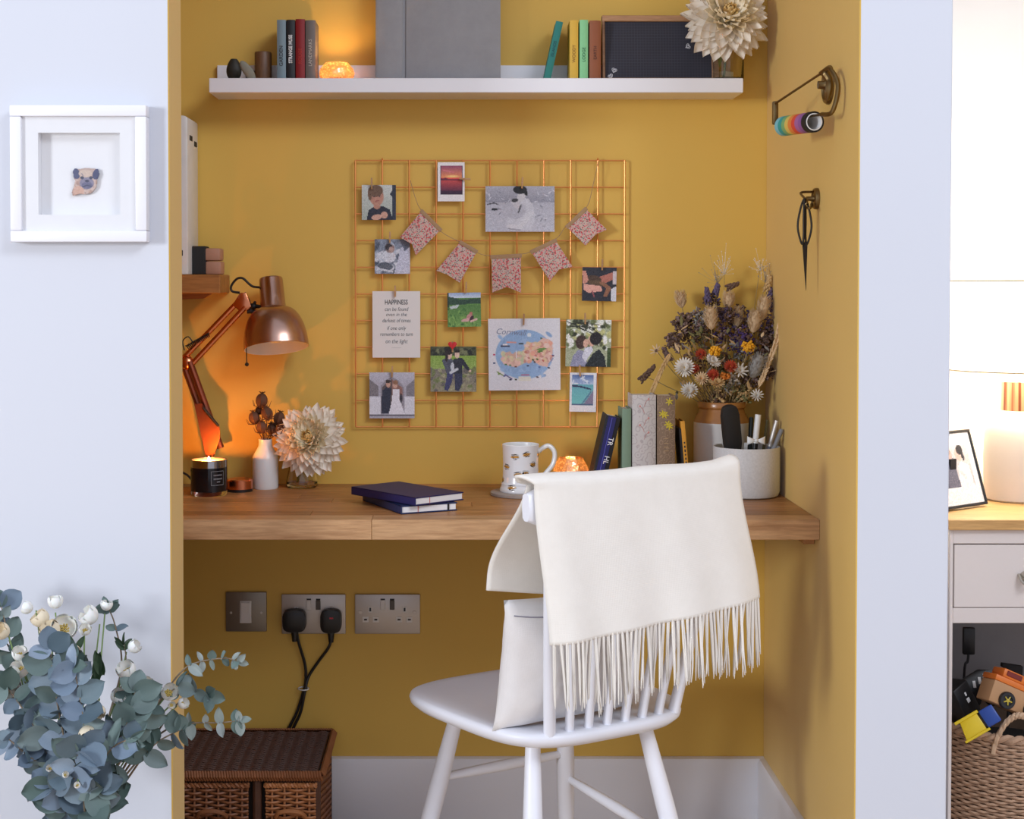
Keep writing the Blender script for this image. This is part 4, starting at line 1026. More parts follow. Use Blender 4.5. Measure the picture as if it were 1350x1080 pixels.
def mug_r(z):
    for (r0_, z0_), (r1_, z1_) in zip(prof, prof[1:]):
        if z <= z1_: return (r0_ + (r1_ - r0_) * (z - z0_) / (z1_ - z0_)) * k
    return prof[-1][0] * k
bee = Pic(220, 96, (214, 214, 216))
def put_bee(a_deg, zf, rot):
    cx_, cy_ = (a_deg % 360) / 360.0, 1 - zf
    ca, sa = math.cos(R(rot)), math.sin(R(rot))
    P_ = lambda x, y: (cx_ + (x * ca - y * sa) / 220, cy_ + (x * sa + y * ca) / 96 * 1.0)
    for x, y, rx, ry, c in ((-2.8, -4.6, 4.2, 2.1, (170, 172, 176)), (2.8, -4.6, 4.2, 2.1, (176, 178, 182)), (0, 0, 5.7, 3.8, (204, 146, 60)), (-4.7, 0, 2.3, 2.7, (60, 46, 34)), (-0.8, 0, 1.0, 3.6, (50, 40, 32)), (2.3, 0, 1.0, 3.4, (50, 40, 32)), (5.2, 0, 1.5, 1.8, (50, 40, 32))):
        q = P_(x, y); bee.ell(q[0], q[1], rx / 220, ry / 96, c, rot, 0.35)
    for x in (-2, 0.5, 2.5):
        q0_, q1_ = P_(x, 2.4), P_(x - 0.8, 5.0); bee.line(*q0_, *q1_, 0.004, (90, 76, 64))
for a_deg, zf, rt in ((248, 0.77, 75), (287, 0.82, 40), (258, 0.40, 60), (284, 0.42, 5), (240, 0.12, 60), (300, 0.14, 20), (214, 0.55, 110), (312, 0.60, -30), (330, 0.30, 60), (345, 0.8, 20), (20, .5, 0), (40, .8, 50), (70, .35, 80), (100, .75, 10), (140, .5, 60), (170, .8, 100), (190, .25, 20)):
    put_bee(a_deg, zf, rt)
me = picture_mesh('mug_body', bee, lambda u, v: Vector((mug_r(1 - v) * math.cos(2 * PI * u), mug_r(1 - v) * math.sin(2 * PI * u), mh_ * (1 - v))), M['glaze_print'])
link('mug_body', me, bmg)
b = MB(); b.lathe([(24.4 * k, mh_), (23.9 * k, mh_ + 0.0012), (23.0 * k, mh_), (22.2 * k, mh_ * 0.9), (21.8 * k, mh_ * 0.4), (20 * k, 0.008), (0, 0.006)], 44); b.lathe([(0, 0.0004), (27.0 * k, 0.0004)], 44); b.build('mug_lining', M['white_ceramic'], bmg)
b = MB(); hpts = [(22.6, 0.84), (30, 0.93), (37, 0.97), (43.5, 0.88), (45, 0.74), (42, 0.56), (34, 0.40), (27, 0.28), (22.8, 0.22)]
b.tube(spline([(x * k, -0.000, z * mh_) for x, z in hpts], 5), 0.0052, 10)
for v in b.bm.verts: v.co.y *= 1.25
b.build('handle', M['white_ceramic'], bmg)
tealight('glowing copper mercury glass tealight holder on the desk behind the chair throw', (at_y(752.5, 640, -0.105).x, -0.105, DZ), 0.040, 0.071, 0.10)

# ------------------------------------------------------------------ books standing on the desk
yk = -0.195; kk = scale_at(yk)
def desk_book(label, cl, cr, topy, mat, d=0.085):
    q = at_y((cl + cr) / 2, 600, yk)
    return book('desk_book', label, 'book', (q.x, yk, DZ), (cr - cl) * kk - 0.0008, at_y(620, topy, yk).z - DZ, d, mat, group='books on the desk', round_=0.2)
gb = desk_book('slim sage green book on the desk beside the pale floral book', 820, 832.3, 539, C('cloth_sage', rgb(116, 140, 118)))
def blossom_cloth(name, base, spots, scale, rough=0.8):
    m = bpy.data.materials.new(name); n = Nodes(m)
    v = n.coord()
    w = n.n('ShaderNodeTexVoronoi', feature='SMOOTH_F1'); w.inputs['Scale'].default_value = scale * 3.2; w.inputs['Smoothness'].default_value = 0.3
    n.l(v, w.inputs['Vector'])
    sn = n.n('ShaderNodeMath', operation='SINE'); ml = n.n('ShaderNodeMath', operation='MULTIPLY'); ml.inputs[1].default_value = 16.0
    n.l(w.outputs['Distance'], ml.inputs[0]); n.l(ml.outputs[0], sn.inputs[0])
    c = n.mix(n.ramp(sn.outputs[0], [(0.45, (0, 0, 0)), (0.95, (0.8, 0.8, 0.8))]), base, spots)
    n.bsdf(c, rough)
    return m
fb = desk_book('thick pale grey floral book on the desk', 833.2, 865.2, 521, blossom_cloth('floral_pale', rgb(194, 189, 186), rgb(168, 158, 158), 24))
rose = C('rose_print', rgb(196, 138, 132))
for z, s in ((0.205, 1), (0.19, -1), (0.165, 1), (0.15, -1), (0.135, 1), (0.06, -1), (0.03, 1)):
    b = MB(); b.tube(spline([(0, -0.0004, z - 0.015), (s * 0.003, -0.0003, z - 0.006), (s * 0.009, 0.0006, z)], 4), [0.0005] * 9, 4); b.ball((s * 0.009, 0.0006, z), (0.0022, 0.0006, 0.0026), None, 8, 6); b.build('printed_sprig', rose, fb)
nb = desk_book('brown floral book with yellow leaf print on the desk', 866.2, 890.5, 522, blossom_cloth('floral_brown', rgb(128, 106, 86), rgb(156, 132, 108), 30))
yl_p = C('yellow_print', rgb(198, 178, 50))
def leaf_cluster(par, x, z, mat, s=1.0):
    b = MB()
    for q in range(6):
        a = q * 1.05 + x * 60
        b.ball((x + 0.0045 * s * math.cos(a), -0.0003, z + 0.0045 * s * math.sin(a)), (0.0042 * s, 0.0004, 0.0014 * s), roty(-a), 8, 6)
    b.build('printed_leaves', mat, par)
for x, z in ((0.006, 0.200), (-0.008, 0.174), (-0.003, 0.172), (0.007, 0.148), (0.003, 0.152), (-0.006, 0.060), (-0.002, 0.053), (0.005, 0.056)):
    leaf_cluster(nb, x, z, yl_p)
for z in (0.122, 0.112, 0.104, 0.096):
    b = MB(); b.box((0, -0.0004, z), (0.012 - (z * 40 % 3) * 0.002, 0.0006, 0.0012)); b.build('printed_rule', C('gold_rule', rgb(176, 146, 104)), nb)
# navy leaning book
bw = 0.0305
q0, q1 = at_y(781.5, 640, yk).x, at_y(800.5, 548, yk)
ln2 = math.atan2(q1.x - (at_y(776, 640, yk).x), q1.z - DZ)
hN = (q1.z - DZ) / math.cos(ln2)
t = book('desk_book', 'navy and black book leaning against the slim green one on the desk', 'book', (at_y(776, 640, yk).x + bw / 2 * math.cos(ln2), yk, DZ + bw / 2 * math.sin(ln2) + 0.0004), bw, hN - 0.006, 0.085, C('cloth_navy_black', rgb(15, 15, 22)), (0, ln2, 0), 'books on the desk', 0.1)
nv = C('navy_stripe', rgb(26, 26, 92))
b = MB(); b.box((-0.002, -0.0006, (hN - 0.006) / 2), (0.017, 0.0012, hN - 0.008), 0.0003); b.build('spine_stripe', nv, t)
bl = C('spine_blue_line', rgb(92, 92, 190))
b = MB(); b.box((-0.0025, -0.0014, (hN - 0.006) / 2), (0.0010, 0.0004, hN - 0.012)); b.build('spine_line', bl, t)
for s_, z in (('TR', 0.116), ('HL', 0.076)):
    o = lettering(s_, 0.015, M['white_ink'], t, (0.0048, -0.0014, z), (Matrix.Rotation(PI / 2, 4, 'X') @ Matrix.Rotation(-PI / 2 + 0.0, 4, 'Z')).to_euler())
b = MB(); b.ball((0.000, -0.0012, 0.050), (0.0034, 0.0008, 0.0034), None, 12, 8); b.build('spine_emblem', C('emblem', rgb(160, 130, 130)), t)
# thin black and yellow book
xa, xb2 = at_y(909, 640, yk).x, at_y(900.5, 556, yk)
ln3 = math.atan2(xb2.x - xa, xb2.z - DZ)
t = book('thin_book', 'thin black book with bright yellow spine tilting behind the throw on desk', 'book', (xa - 0.001, yk, DZ + 0.0042 * abs(math.sin(ln3)) + 0.0004), 0.0085, (xb2.z - DZ) / math.cos(ln3), 0.08, C('cloth_amber', rgb(216, 152, 48)), (0, ln3, 0), 'books on the desk', 0.1, M['black_matte'])
b = MB(); b.box((-0.0062, 0.041, 0.072), (0.0038, 0.082, 0.142), 0.0005); b.build('dark_sleeve', M['black_matte'], t)
for q in range(9):
    b = MB(); b.box((0, -0.0006, 0.045 + q * 0.0085), (0.0028, 0.0006, 0.0055 - (q % 3) * 0.001)); b.build('spine_print', M['ink'], t)

# ------------------------------------------------------------------ stoneware jar with dried flowers
yj2 = -0.073
jx = at_y(951, 600, yj2).x; kj = scale_at(yj2)
jar = thing('stoneware_jar', 'cream and brown stoneware jar holding a dried flower bouquet on the desk', 'jar', (jx, yj2, DZ))
jh = at_y(951, 529, yj2).z - DZ; rj2 = 36.5 * kj
zb2 = at_y(951, 556, yj2).z - DZ
b = MB(); b.lathe([(0, 0), (rj2 * 0.95, 0), (rj2, 0.004), (rj2, zb2)], 44); b.build('glazed_body', plain('stoneware_cream', rgb(206, 204, 200), 0.3, 0, 0.04), jar)
b = MB(); b.lathe([(rj2, zb2), (rj2 * 0.98, zb2 + 0.006), (rj2 * 0.84, zb2 + 0.020), (rj2 * 0.80, jh - 0.016), (rj2 * 0.86, jh - 0.012), (rj2 * 0.87, jh - 0.003), (rj2 * 0.84, jh), (rj2 * 0.74, jh), (rj2 * 0.72, jh - 0.03), (rj2 * 0.92, zb2 - 0.01), (rj2 * 0.9, 0.02), (0, 0.015)], 44); b.build('brown_shoulder', plain('stoneware_brown', rgb(166, 112, 58), 0.25, 0, 0.15, 30), jar)
dr = random.Random(5)
JP = lambda px, py, dy=0.0: at_y(px, py, yj2 + dy) - Vector((jx, yj2, DZ))
dm = lambda n, c, v=0.25: plain('dried_' + n, c, 0.9, 0, v, 150, 0.2, 300, island=0.12)
D = {'stem': dm('stem', rgb(150, 128, 86)), 'pale': dm('pale', rgb(206, 178, 140)), 'straw': dm('straw', rgb(198, 164, 112)), 'white': dm('white', rgb(226, 220, 210), 0.05), 'purple': dm('purple', rgb(96, 84, 116)), 'violet': dm('violet', rgb(80, 60, 110)), 'mauve': dm('mauve', rgb(132, 110, 104)), 'brown': dm('brown', rgb(104, 80, 66)), 'yellow': dm('yellow', rgb(226, 166, 36)), 'red': dm('red', rgb(166, 58, 32)), 'orange': dm('orange', rgb(206, 120, 40)), 'green': dm('green', rgb(120, 116, 74)), 'grey': dm('grey', rgb(150, 146, 140))}
def stem_to(h, r=0.0010, sway=0.01):
    a = Vector((max(-0.035, min(0.035, h.x * 0.30)), max(-0.03, min(0.03, h.y * 0.4)), jh - 0.02))
    mid = a.lerp(h, 0.55) + Vector((h.x * 0.08, 0, 0.012))
    b = MB(); b.tube(spline([Vector((a.x * 0.3, a.y * 0.3, 0.03)), a, mid, h], 5), r, 5); return b.build('dried_stem', D['stem'], jar), (h - mid).normalized()
def fuzzy(b, c, r, d, n, rng_, ln=0.008):
    for _ in range(n):
        a = rng_.uniform(0, 2 * PI); s = rng_.uniform(-0.9, 0.9)
        rad = Vector((math.cos(a), math.sin(a), 0)); q = frame_to(d)
        base = c + q @ Vector((rad.x * r[0] * math.sqrt(1 - s * s), rad.y * r[0] * math.sqrt(1 - s * s), s * r[2]))
        tip = base + (q @ Vector((rad.x * 0.7, rad.y * 0.7, 0.9))).normalized() * ln
        b.tube([base, tip], [0.0005, 0.0002], 3, cap=False)
def bunny(px, py, dy, L_, W_, mat='pale', tilt=None):
    h = JP(px, py, dy); _, d = stem_to(h)
    d = (d + Vector((0, 0, 0.4))).normalized() if tilt is None else Vector(tilt).normalized()
    b = MB(); c = h + d * L_ * 0.4
    W_ *= 0.82; b.ball(c, (W_, W_, L_ / 2), frame_to(d), 12, 10); fuzzy(b, c, (W_, W_, L_ / 2), d, 260, dr, 0.010); b.build('grass_head', D[mat], jar)
def sprig(px, py, dy, L_, mat, d=(0, 0, 1), n=26, sz=0.0032, wid=0.006):
    h = JP(px, py, dy); stem_to(h); d = Vector(d).normalized(); q = frame_to(d)
    b = MB()
    for i in range(n):
        s = i / n; a = i * 2.4
        w = wid * (1 - 0.6 * s)
        c = h + d * (s * L_ - L_ * 0.3) + q @ Vector((w * math.cos(a), w * math.sin(a), 0))
        b.ball(c, (sz * dr.uniform(.7, 1.2),) * 2 + (sz * 1.5,), frame_to(d + Vector((dr.uniform(-.5, .5), dr.uniform(-.5, .5), 0))), 6, 5)
    b.tube([h - d * L_ * 0.3, h + d * L_ * 0.7], 0.0008, 4); b.build('dried_sprig', D[mat], jar)
def clump(px, py, dy, R_, mats, n=26):
    h = JP(px, py, dy); stem_to(h)
    for mt in mats:
        b = MB()
        for i in range(n):
            v = Vector((dr.gauss(0, 1), dr.gauss(0, 1), dr.gauss(0, 1))).normalized() * R_ * dr.uniform(0.4, 1.0)
            c = h + v
            if i % 3 == 0: b.tube([h - Vector((0, 0, R_ * 0.5)), c], 0.0005, 3)
            s = dr.uniform(0.0024, 0.0048)
            for q in range(3):
                b.ball(c + Vector((dr.uniform(-1, 1), dr.uniform(-1, 1), dr.uniform(-1, 1))) * s, (s * 0.9, s * 0.5, s * 0.8), rotz(dr.uniform(0, 3)) @ rotx(dr.uniform(0, 3)), 6, 4)
        b.build('flower_cluster', D[mt], jar)
def daisy(px, py, dy, R_, mat, heart, n=22, layers=2, facing=(-0.15, -0.9, 0.3)):
    h = JP(px, py, dy); stem_to(h); q = frame_to(facing)
    b = MB()
    for l in range(layers):
        for i in range(n):
            a = 2 * PI * (i + 0.5 * l) / n
            tl = R(28 + 34 * l)
            d = Vector((math.cos(a) * math.cos(tl), math.sin(a) * math.cos(tl), math.sin(tl)))
            o_ = q @ d
            b.ball(h + o_ * R_ * (0.55 - 0.1 * l), (R_ * 0.12, R_ * 0.05, R_ * (0.48 - 0.1 * l)), frame_to(o_), 6, 6)
    fo = b.build('dried_flower', D[mat], jar)
    b = MB(); b.ball(h + (q @ Vector((0, 0, R_ * 0.15))), (R_ * 0.24, R_ * 0.24, R_ * 0.18), q, 10, 7); b.build('flower_heart', D[heart], fo)
def wheat(pts, mat, sz=0.0058):
    P3 = spline([JP(*p) for p in pts], 8)
    stem_to(P3[0]); b = MB(); b.tube(P3, 0.0009, 5)
    for i in range(1, len(P3) - 1):
        d = (P3[i + 1] - P3[i]).normalized()
        for s in (-1, 1):
            o_ = (d + Vector((s * 0.55, -0.2, 0)).cross(d).cross(d) * -0.0 + Vector((s * 0.45, dr.uniform(-.4, .2), 0))).normalized()
            b.ball(P3[i] + o_ * sz * 0.8, (sz * 0.24, sz * 0.24, sz), frame_to(o_), 6, 5)
    b.build('dried_ear', D[mat], jar)
# back layer
clump(912, 432, 0.015, 0.034, ('mauve', 'brown'), 40); clump(972, 422, 0.02, 0.034, ('purple', 'brown', 'mauve'), 34); clump(938, 396, 0.02, 0.018, ('purple', 'brown'), 18); clump(1006, 430, 0.0, 0.030, ('brown', 'purple'), 30); clump(955, 440, 0.0, 0.034, ('mauve', 'violet'), 30); clump(925, 448, -0.01, 0.028, ('brown', 'green'), 26); clump(1004, 460, -0.01, 0.030, ('brown', 'mauve'), 30); clump(975, 462, -0.01, 0.022, ('violet', 'grey'), 20); clump(960, 505, -0.03, 0.026, ('grey', 'green', 'white'), 16); clump(990, 500, -0.02, 0.024, ('mauve', 'brown'), 22); clump(930, 500, -0.02, 0.026, ('straw', 'brown'), 18)
for a in ((960, 405, -0.01, 0.036, 0.0105), (938, 432, -0.04, 0.05, 0.013), (993, 436, -0.03, 0.05, 0.013), (1004, 420, -0.02, 0.055, 0.012), (899, 404, 0.02, 0.036, 0.010), (971, 430, 0.0, 0.046, 0.011), (992, 495, -0.05, 0.055, 0.016)): bunny(*a, mat='pale' if a[0] != 992 else 'grey')
for a in ((933, 392, 0.0, 0.03, 'purple', (-.1, 0, 1)), (944, 384, 0.01, 0.022, 'purple', (.3, 0, 1)), (963, 378, 0.01, 0.026, 'brown', (1, 0, .35)), (1014, 400, 0.0, 0.05, 'purple', (.1, 0, 1)), (850, 496, -0.02, 0.045, 'brown', (.75, 0, .75)), (985, 462, -0.04, 0.026, 'violet', (-.5, 0, .8)), (880, 470, 0.0, 0.030, 'mauve', (-.4, 0, .9)), (1012, 378, 0.0, 0.035, 'straw', (.25, 0, 1))): sprig(*a)
# wispy tops
for px, py, mt in ((946, 362, 'grey'), (1010, 362, 'grey'), (955, 350, 'white'), (1003, 345, 'white')):
    h = JP(px, py, 0.015); stem_to(h, 0.0006); b = MB()
    for i in range(30):
        c = h + Vector((dr.gauss(0, 0.012), dr.gauss(0, 0.008), dr.gauss(0, 0.016)))
        b.tube([h - Vector((0, 0, 0.02)), c], 0.00022, 3, cap=False); b.ball(c, 0.0010, None, 5, 4)
    b.build('wispy_spray', D[mt], jar)
# front layer of blooms
daisy(902.5, 486, -0.055, 0.025, 'white', 'straw', 20); daisy(909, 516, -0.05, 0.021, 'white', 'straw', 18); daisy(938, 478, -0.06, 0.020, 'white', 'pale', 16, 2, (0.4, -0.7, 0.6)); daisy(975, 490, -0.06, 0.020, 'white', 'pale', 10, 2, (0.1, -0.9, 0.4)); daisy(998, 522, -0.06, 0.016, 'white', 'grey', 12, 2)
for px, py, dy, r_, mt in ((943, 463, -0.06, 0.0135, 'yellow'), (987, 457, -0.055, 0.0155, 'yellow'), (956, 496, -0.065, 0.0105, 'orange')):
    h = JP(px, py, dy); stem_to(h); b = MB()
    for i in range(60):
        v = Vector((dr.gauss(0, 1), dr.gauss(0, .7), dr.gauss(0, .8))); v = v.normalized() * r_ * dr.uniform(.5, 1); v.z *= 0.8
        b.ball(h + v, 0.0030, None, 6, 4)
    b.build('button_flower', D[mt], jar)
daisy(924, 468, -0.05, 0.0145, 'red', 'brown', 16, 2); daisy(916, 487, -0.06, 0.0125, 'red', 'orange', 16, 2); daisy(963, 484, -0.068, 0.0165, 'red', 'orange', 18, 2); daisy(940, 495, -0.07, 0.015, 'red', 'orange', 18, 2); daisy(925, 500, -0.07, 0.017, 'pale', 'orange', 16, 2); daisy(945, 507, -0.075, 0.019, 'straw', 'brown', 14, 2, (0, -.7, .7)); daisy(866, 463, -0.02, 0.016, 'pale', 'brown', 8, 1, (-.6, -.6, .4))
wheat(((1000, 512, -0.06), (1012, 482, -0.062), (1022, 455, -0.06), (1028, 432, -0.055)), 'pale', 0.0082)
wheat(((884, 465, -0.03), (873, 485, -0.04), (864, 505, -0.045), (860, 514, -0.045)), 'straw', 0.0075)
for px, py, dy, R_, mm in ((900, 425, 0.0, 0.026, ('mauve', 'brown')), (925, 420, -0.01, 0.024, ('mauve', 'grey')), (890, 450, -0.01, 0.024, ('mauve', 'brown')), (955, 415, -0.015, 0.022, ('brown', 'purple')), (1015, 445, 0.0, 0.022, ('brown', 'mauve')), (980, 445, -0.02, 0.024, ('brown', 'violet')), (915, 480, -0.02, 0.026, ('brown', 'straw')), (1010, 490, -0.02, 0.020, ('brown', 'mauve')), (950, 480, -0.02, 0.030, ('brown', 'green')), (980, 520, -0.02, 0.024, ('straw', 'green')), (945, 525, -0.03, 0.020, ('brown', 'straw'))):
    clump(px, py, dy, R_, mm, 34)
for i in range(40):
    h = JP(dr.uniform(905, 1010), dr.uniform(455, 520), dr.uniform(-0.055, 0.01)); stem_to(h, 0.0008)
for i in range(60):
    a = JP(dr.uniform(885, 1015), dr.uniform(430, 528), dr.uniform(-0.06, -0.02)); d = Vector((dr.uniform(-1, 1), dr.uniform(-.8, .2), dr.uniform(.3, 1))).normalized() * dr.uniform(0.012, 0.026)
    b = MB(); b.sheet(lambda u, v: a + d * v + Vector(((u - .5) * 0.007 * math.sin(PI * min(.97, v + .03)), 0.002 * (u - .5) ** 2, 0)), 4, 6); b.build('dried_leaf', D[('straw', 'green', 'pale', 'grey')[i % 4]], jar)

# ------------------------------------------------------------------ speckled pot with pens
yp = -0.183
px_ = at_y(984, 620, yp).x; kp = scale_at(yp)
rp = 43.5 * kp; ph = at_y(984, 588, yp).z - DZ
pot = thing('speckled_pot', 'round pale grey speckled pot of pens at right end of the oak desk', 'pot', (px_, yp, DZ))
b = MB(); b.lathe([(0, 0), (rp * 0.86, 0), (rp * 0.95, 0.003), (rp, 0.012), (rp * 1.005, ph * 0.5), (rp, ph - 0.002), (rp * 0.985, ph), (rp * 0.95, ph - 0.001), (rp * 0.94, ph * 0.5), (rp * 0.92, 0.01), (0, 0.008)], 56); b.build('pot_wall', M['ceramic_speckle'], pot)
PP = lambda px, py, dy=0.0: at_y(px, py, yp + dy)
def slim(name, label, cat, a, c, r, mat, tip=None, grp=None, n=12):
    a, c = Vector(a), Vector(c); d = c - a
    t = thing(name, label, cat, a, (0, 0, 0), grp)
    b = MB(); b.tube([(0, 0, 0), d * 0.985, d], [r, r, r * 0.7], n); b.build('barrel', mat, t)
    if tip: b = MB(); b.tube([d * 0.62, d * 1.004], [r * 1.12, r * 1.12], n); b.build('cap', tip, t)
    return t
bot = lambda px, dy=0.0: Vector((PP(px, 640, dy).x, yp + dy, DZ + 0.0135))
q = PP(964, 566, -0.02)
t = thing('glasses_case', 'black rounded glasses case standing in the speckled pot', 'glasses case', q, (R(4), R(-7), R(8)))
b = MB(); cp = [(0.0185 * math.copysign(abs(math.cos(a)) ** 0.7, math.cos(a)), 0.052 * math.copysign(abs(math.sin(a)) ** 0.35, math.sin(a))) for a in (2 * PI * i / 28 for i in range(28))]
b.prism(cp, 0.017, None, 0.005); b.build('case', M['black_matte'], t)
t = slim('marker_pen', 'black marker with white cap in the speckled pot', 'pen', bot(990, 0.0), PP(999.5, 547, 0.0), 0.0058, M['black'], M['white_plastic'], 'pens in the speckled pot')
slim('marker_pen', 'dark green pen beside the white capped marker in pot', 'pen', bot(986, 0.02), PP(990.5, 550, 0.012), 0.0050, plain('pen_dark', rgb(24, 40, 40), 0.3), None, 'pens in the speckled pot')
pg = plain('pen_grey', rgb(128, 130, 136), 0.35)
slim('marker_pen', 'grey pen leaning far right out of the speckled pot', 'pen', bot(996, -0.02), PP(1031, 566, -0.012), 0.0050, pg, None, 'pens in the speckled pot')
slim('marker_pen', 'slate pen leaning right behind the grey pen in pot', 'pen', bot(1000, 0.01), PP(1024, 555, 0.012), 0.0045, plain('pen_slate', rgb(84, 86, 98), 0.35), M['steel'], 'pens in the speckled pot')
slim('pencil', 'olive pencil standing at the back of the speckled pot', 'pencil', bot(1000, 0.03), PP(1012, 553, 0.03), 0.0036, plain('pencil_olive', rgb(110, 104, 70), 0.5), None, 'pens in the speckled pot', 6)
slim('thin_brush', 'thin black brush at right edge of the speckled pot', 'brush', bot(998, 0.04), PP(1034, 560, 0.03), 0.0022, M['black'], None, 'pens in the speckled pot', 6)
t = thing('white_bow', 'white ribbon bow resting on the rim of speckled pot', 'bow', PP(997, 581, -0.036))
for s in (-1, 1):
    b = MB(); b.sheet(lambda u, v: Vector((s * (0.002 + 0.017 * v), -0.003 * math.sin(PI * v), (u - .5) * (0.004 + 0.014 * v))), 5, 8); o = b.build('bow_loop', M['white_plastic'], t); o.modifiers.new('thick', 'SOLIDIFY').thickness = 0.0012
b = MB(); b.ball((0, -0.001, 0), (0.004, 0.003, 0.004)); b.build('knot', M['white_plastic'], t)
# ------------------------------------------------------------------ brass knobs on the right wall, tape holder, scissors
def wall_knob(px, py, r, label):
    q = at_x(px, py, XR)
    t = thing('brass_knob', label, 'hook', (XR, q.y, q.z), (0, -PI / 2, 0), 'brass knobs on the right wall')
    b = MB(); b.lathe([(0, 0), (r, 0), (r, 0.004), (r * 0.93, 0.008), (r * 0.80, 0.009), (r * 0.74, 0.006), (r * 0.3, 0.008), (r * 0.22, 0.012), (r * 0.20, 0.022), (0, 0.0225)], 36); b.build('rose', M['brass_old'], t)
    return t, q
kt, kq = wall_knob(1094, 112, 0.036, 'round antique brass wall knob at upper right holding tape pin')
tp_ = thing('tape_pin', 'large antique brass safety pin hung from the upper wall knob', 'tape holder', kq)
pA, pB = at_x(1083, 151, 0.650), at_y(1024, 160, -0.452)
uA, uB = at_x(1082, 97, 0.652), at_y(1020, 138, -0.448)
rel = lambda v: Vector(v) - kq
b = MB(); b.tube([rel(uA), rel(uB)], 0.0022, 8); b.build('upper_rod', M['brass_old'], tp_)
b = MB(); b.tube([rel(pA), rel(pB)], 0.0022, 8); b.build('lower_rod', M['brass_old'], tp_)
c0 = (uA + pA) / 2
b = MB(); b.tube(spline([rel(uA), rel(uA) + Vector((0.010, -0.026, 0.004)), rel(c0) + Vector((0.020, -0.040, 0.01)), rel(pA) + Vector((0.012, -0.03, 0.002)), rel(pA)], 6), 0.0042, 10); b.build('coil_end', M['brass_old'], tp_)
b = MB(); b.tube(spline([rel(uA) + Vector((0.004, -0.008, 0.002)), rel(uA) + Vector((0.012, -0.012, -0.012)), rel(c0) + Vector((0.012, -0.010, 0.008)), rel(c0) + Vector((0.010, -0.004, -0.012))], 5), [0.006, 0.0075, 0.0078, 0.0072, 0.007, 0.0066, 0.006, 0.0064, 0.0068, 0.007, 0.007, 0.0068, 0.006, 0.005, 0.004, 0.003], 10); b.build('cap_plate', M['brass_old'], tp_)
b = MB(); d_ = rel(pB) - rel(uB); b.box((rel(uB) + rel(pB)) / 2, (0.011, 0.012, d_.length + 0.012), 0.003, None, 2); b.build('clasp', M['brass_old'], tp_)
ax = (pB - pA).normalized()
tapes = [('black', (20, 20, 24)), ('purple', (136, 84, 146)), ('mauve', (160, 96, 150)), ('red', (214, 70, 50)), ('orange', (222, 130, 60)), ('yellow', (216, 186, 90)), ('green', (120, 168, 110)), ('teal', (40, 150, 146)), ('pale blue', (120, 186, 196))]
nA = pA + ax * 0.030
for i, (nm, c) in enumerate(tapes):
    w = 0.0148; r_ = 0.0192 if i == 0 else 0.0186
    loc = nA + ax * (w * 1.01 * i)
    t = thing('tape_roll', '%s roll of craft tape on the brass pin' % nm if i else 'black edged craft tape roll nearest the camera with white core', 'tape', loc, frame_to(ax).to_euler(), 'craft tape rolls on the brass pin')
    b = MB(); b.lathe([(0.0158, 0), (r_, 0), (r_, w), (0.0158, w), (0.0158, 0)], 36); b.build('tape', plain('tape_' + nm.replace(' ', '_'), rgb(*c), 0.55, 0, 0.05), t)
    b = MB(); b.lathe([(0.0138, -0.0004), (0.0157, -0.0004), (0.0157, w - 0.0002), (0.0138, w - 0.0002), (0.0138, -0.0004)], 36); b.build('core', M['card_white'], t)
    t.location = loc - Vector((0, 0, 0.0112))
k2, kq2 = wall_knob(1078, 262, 0.0205, 'small brass wall knob with hook below the tape pin')
hk = at_y(1061, 268, -0.50)
b = MB(); b.tube(spline([Vector((XR - 0.012, kq2.y, kq2.z + 0.013)) - kq2, (Vector((XR - 0.028, kq2.y + 0.02, kq2.z + 0.012)) - kq2), hk - kq2 + Vector((0.004, 0.0, 0.004)), hk - kq2 + Vector((0, 0, -0.006)), hk - kq2 + Vector((0.008, -0.01, -0.010)), Vector((XR - 0.012, kq2.y, kq2.z - 0.010)) - kq2], 6), 0.0024, 8)
ho = link('hook_wire', b.mesh('hook_wire', M['brass_old']), k2); ho.rotation_euler = (0, PI / 2, 0)
sc0 = at_y(1061, 268, -0.50); ks = scale_at(-0.50)
t = thing('hanging_scissors', 'slim black scissors hanging from the lower wall hook', 'scissors', sc0)
SZ = lambda px, py: Vector(((px - 1061) * ks, 0, -(py - 268) * ks))
for s in (-1, 1):
    pts = [SZ(1061 + s * 1.0, 262), SZ(1061 + s * 5, 272), SZ(1061 + s * 9, 292), SZ(1061 + s * 8.5, 306), SZ(1061 + s * 3.5, 322), SZ(1061 + s * 1.5, 312), SZ(1061 + s * 1.6, 290), SZ(1061 + s * 1.2, 272)]
    b = MB(); b.tube([p + Vector((0, s * 0.0016, 0)) for p in spline(pts + [pts[0]], 5)[:-1]], 0.0020, 8, True); b.build('handle_loop', M['black_iron'], t)
    b = MB(); b.prism([(q.x, q.z) for q in (SZ(1061.5 - s * 3.2, 322), SZ(1061.5 + s * 0.5, 318), SZ(1062 + s * 2.6, 334), SZ(1063.2, 383), SZ(1062 - s * 2.0, 345))], 0.0016, Matrix.Translation((0, s * 0.0009, 0))); b.build('blade', M['black_iron'], t)
b = MB(); b.lathe([(0, 0.003), (0.0034, 0.0022), (0.0034, -0.0022), (0, -0.003)], 14, Matrix.Translation(SZ(1061.5, 328)) @ Matrix.Rotation(PI / 2, 4, 'X')); b.build('pivot', M['black_iron'], t)

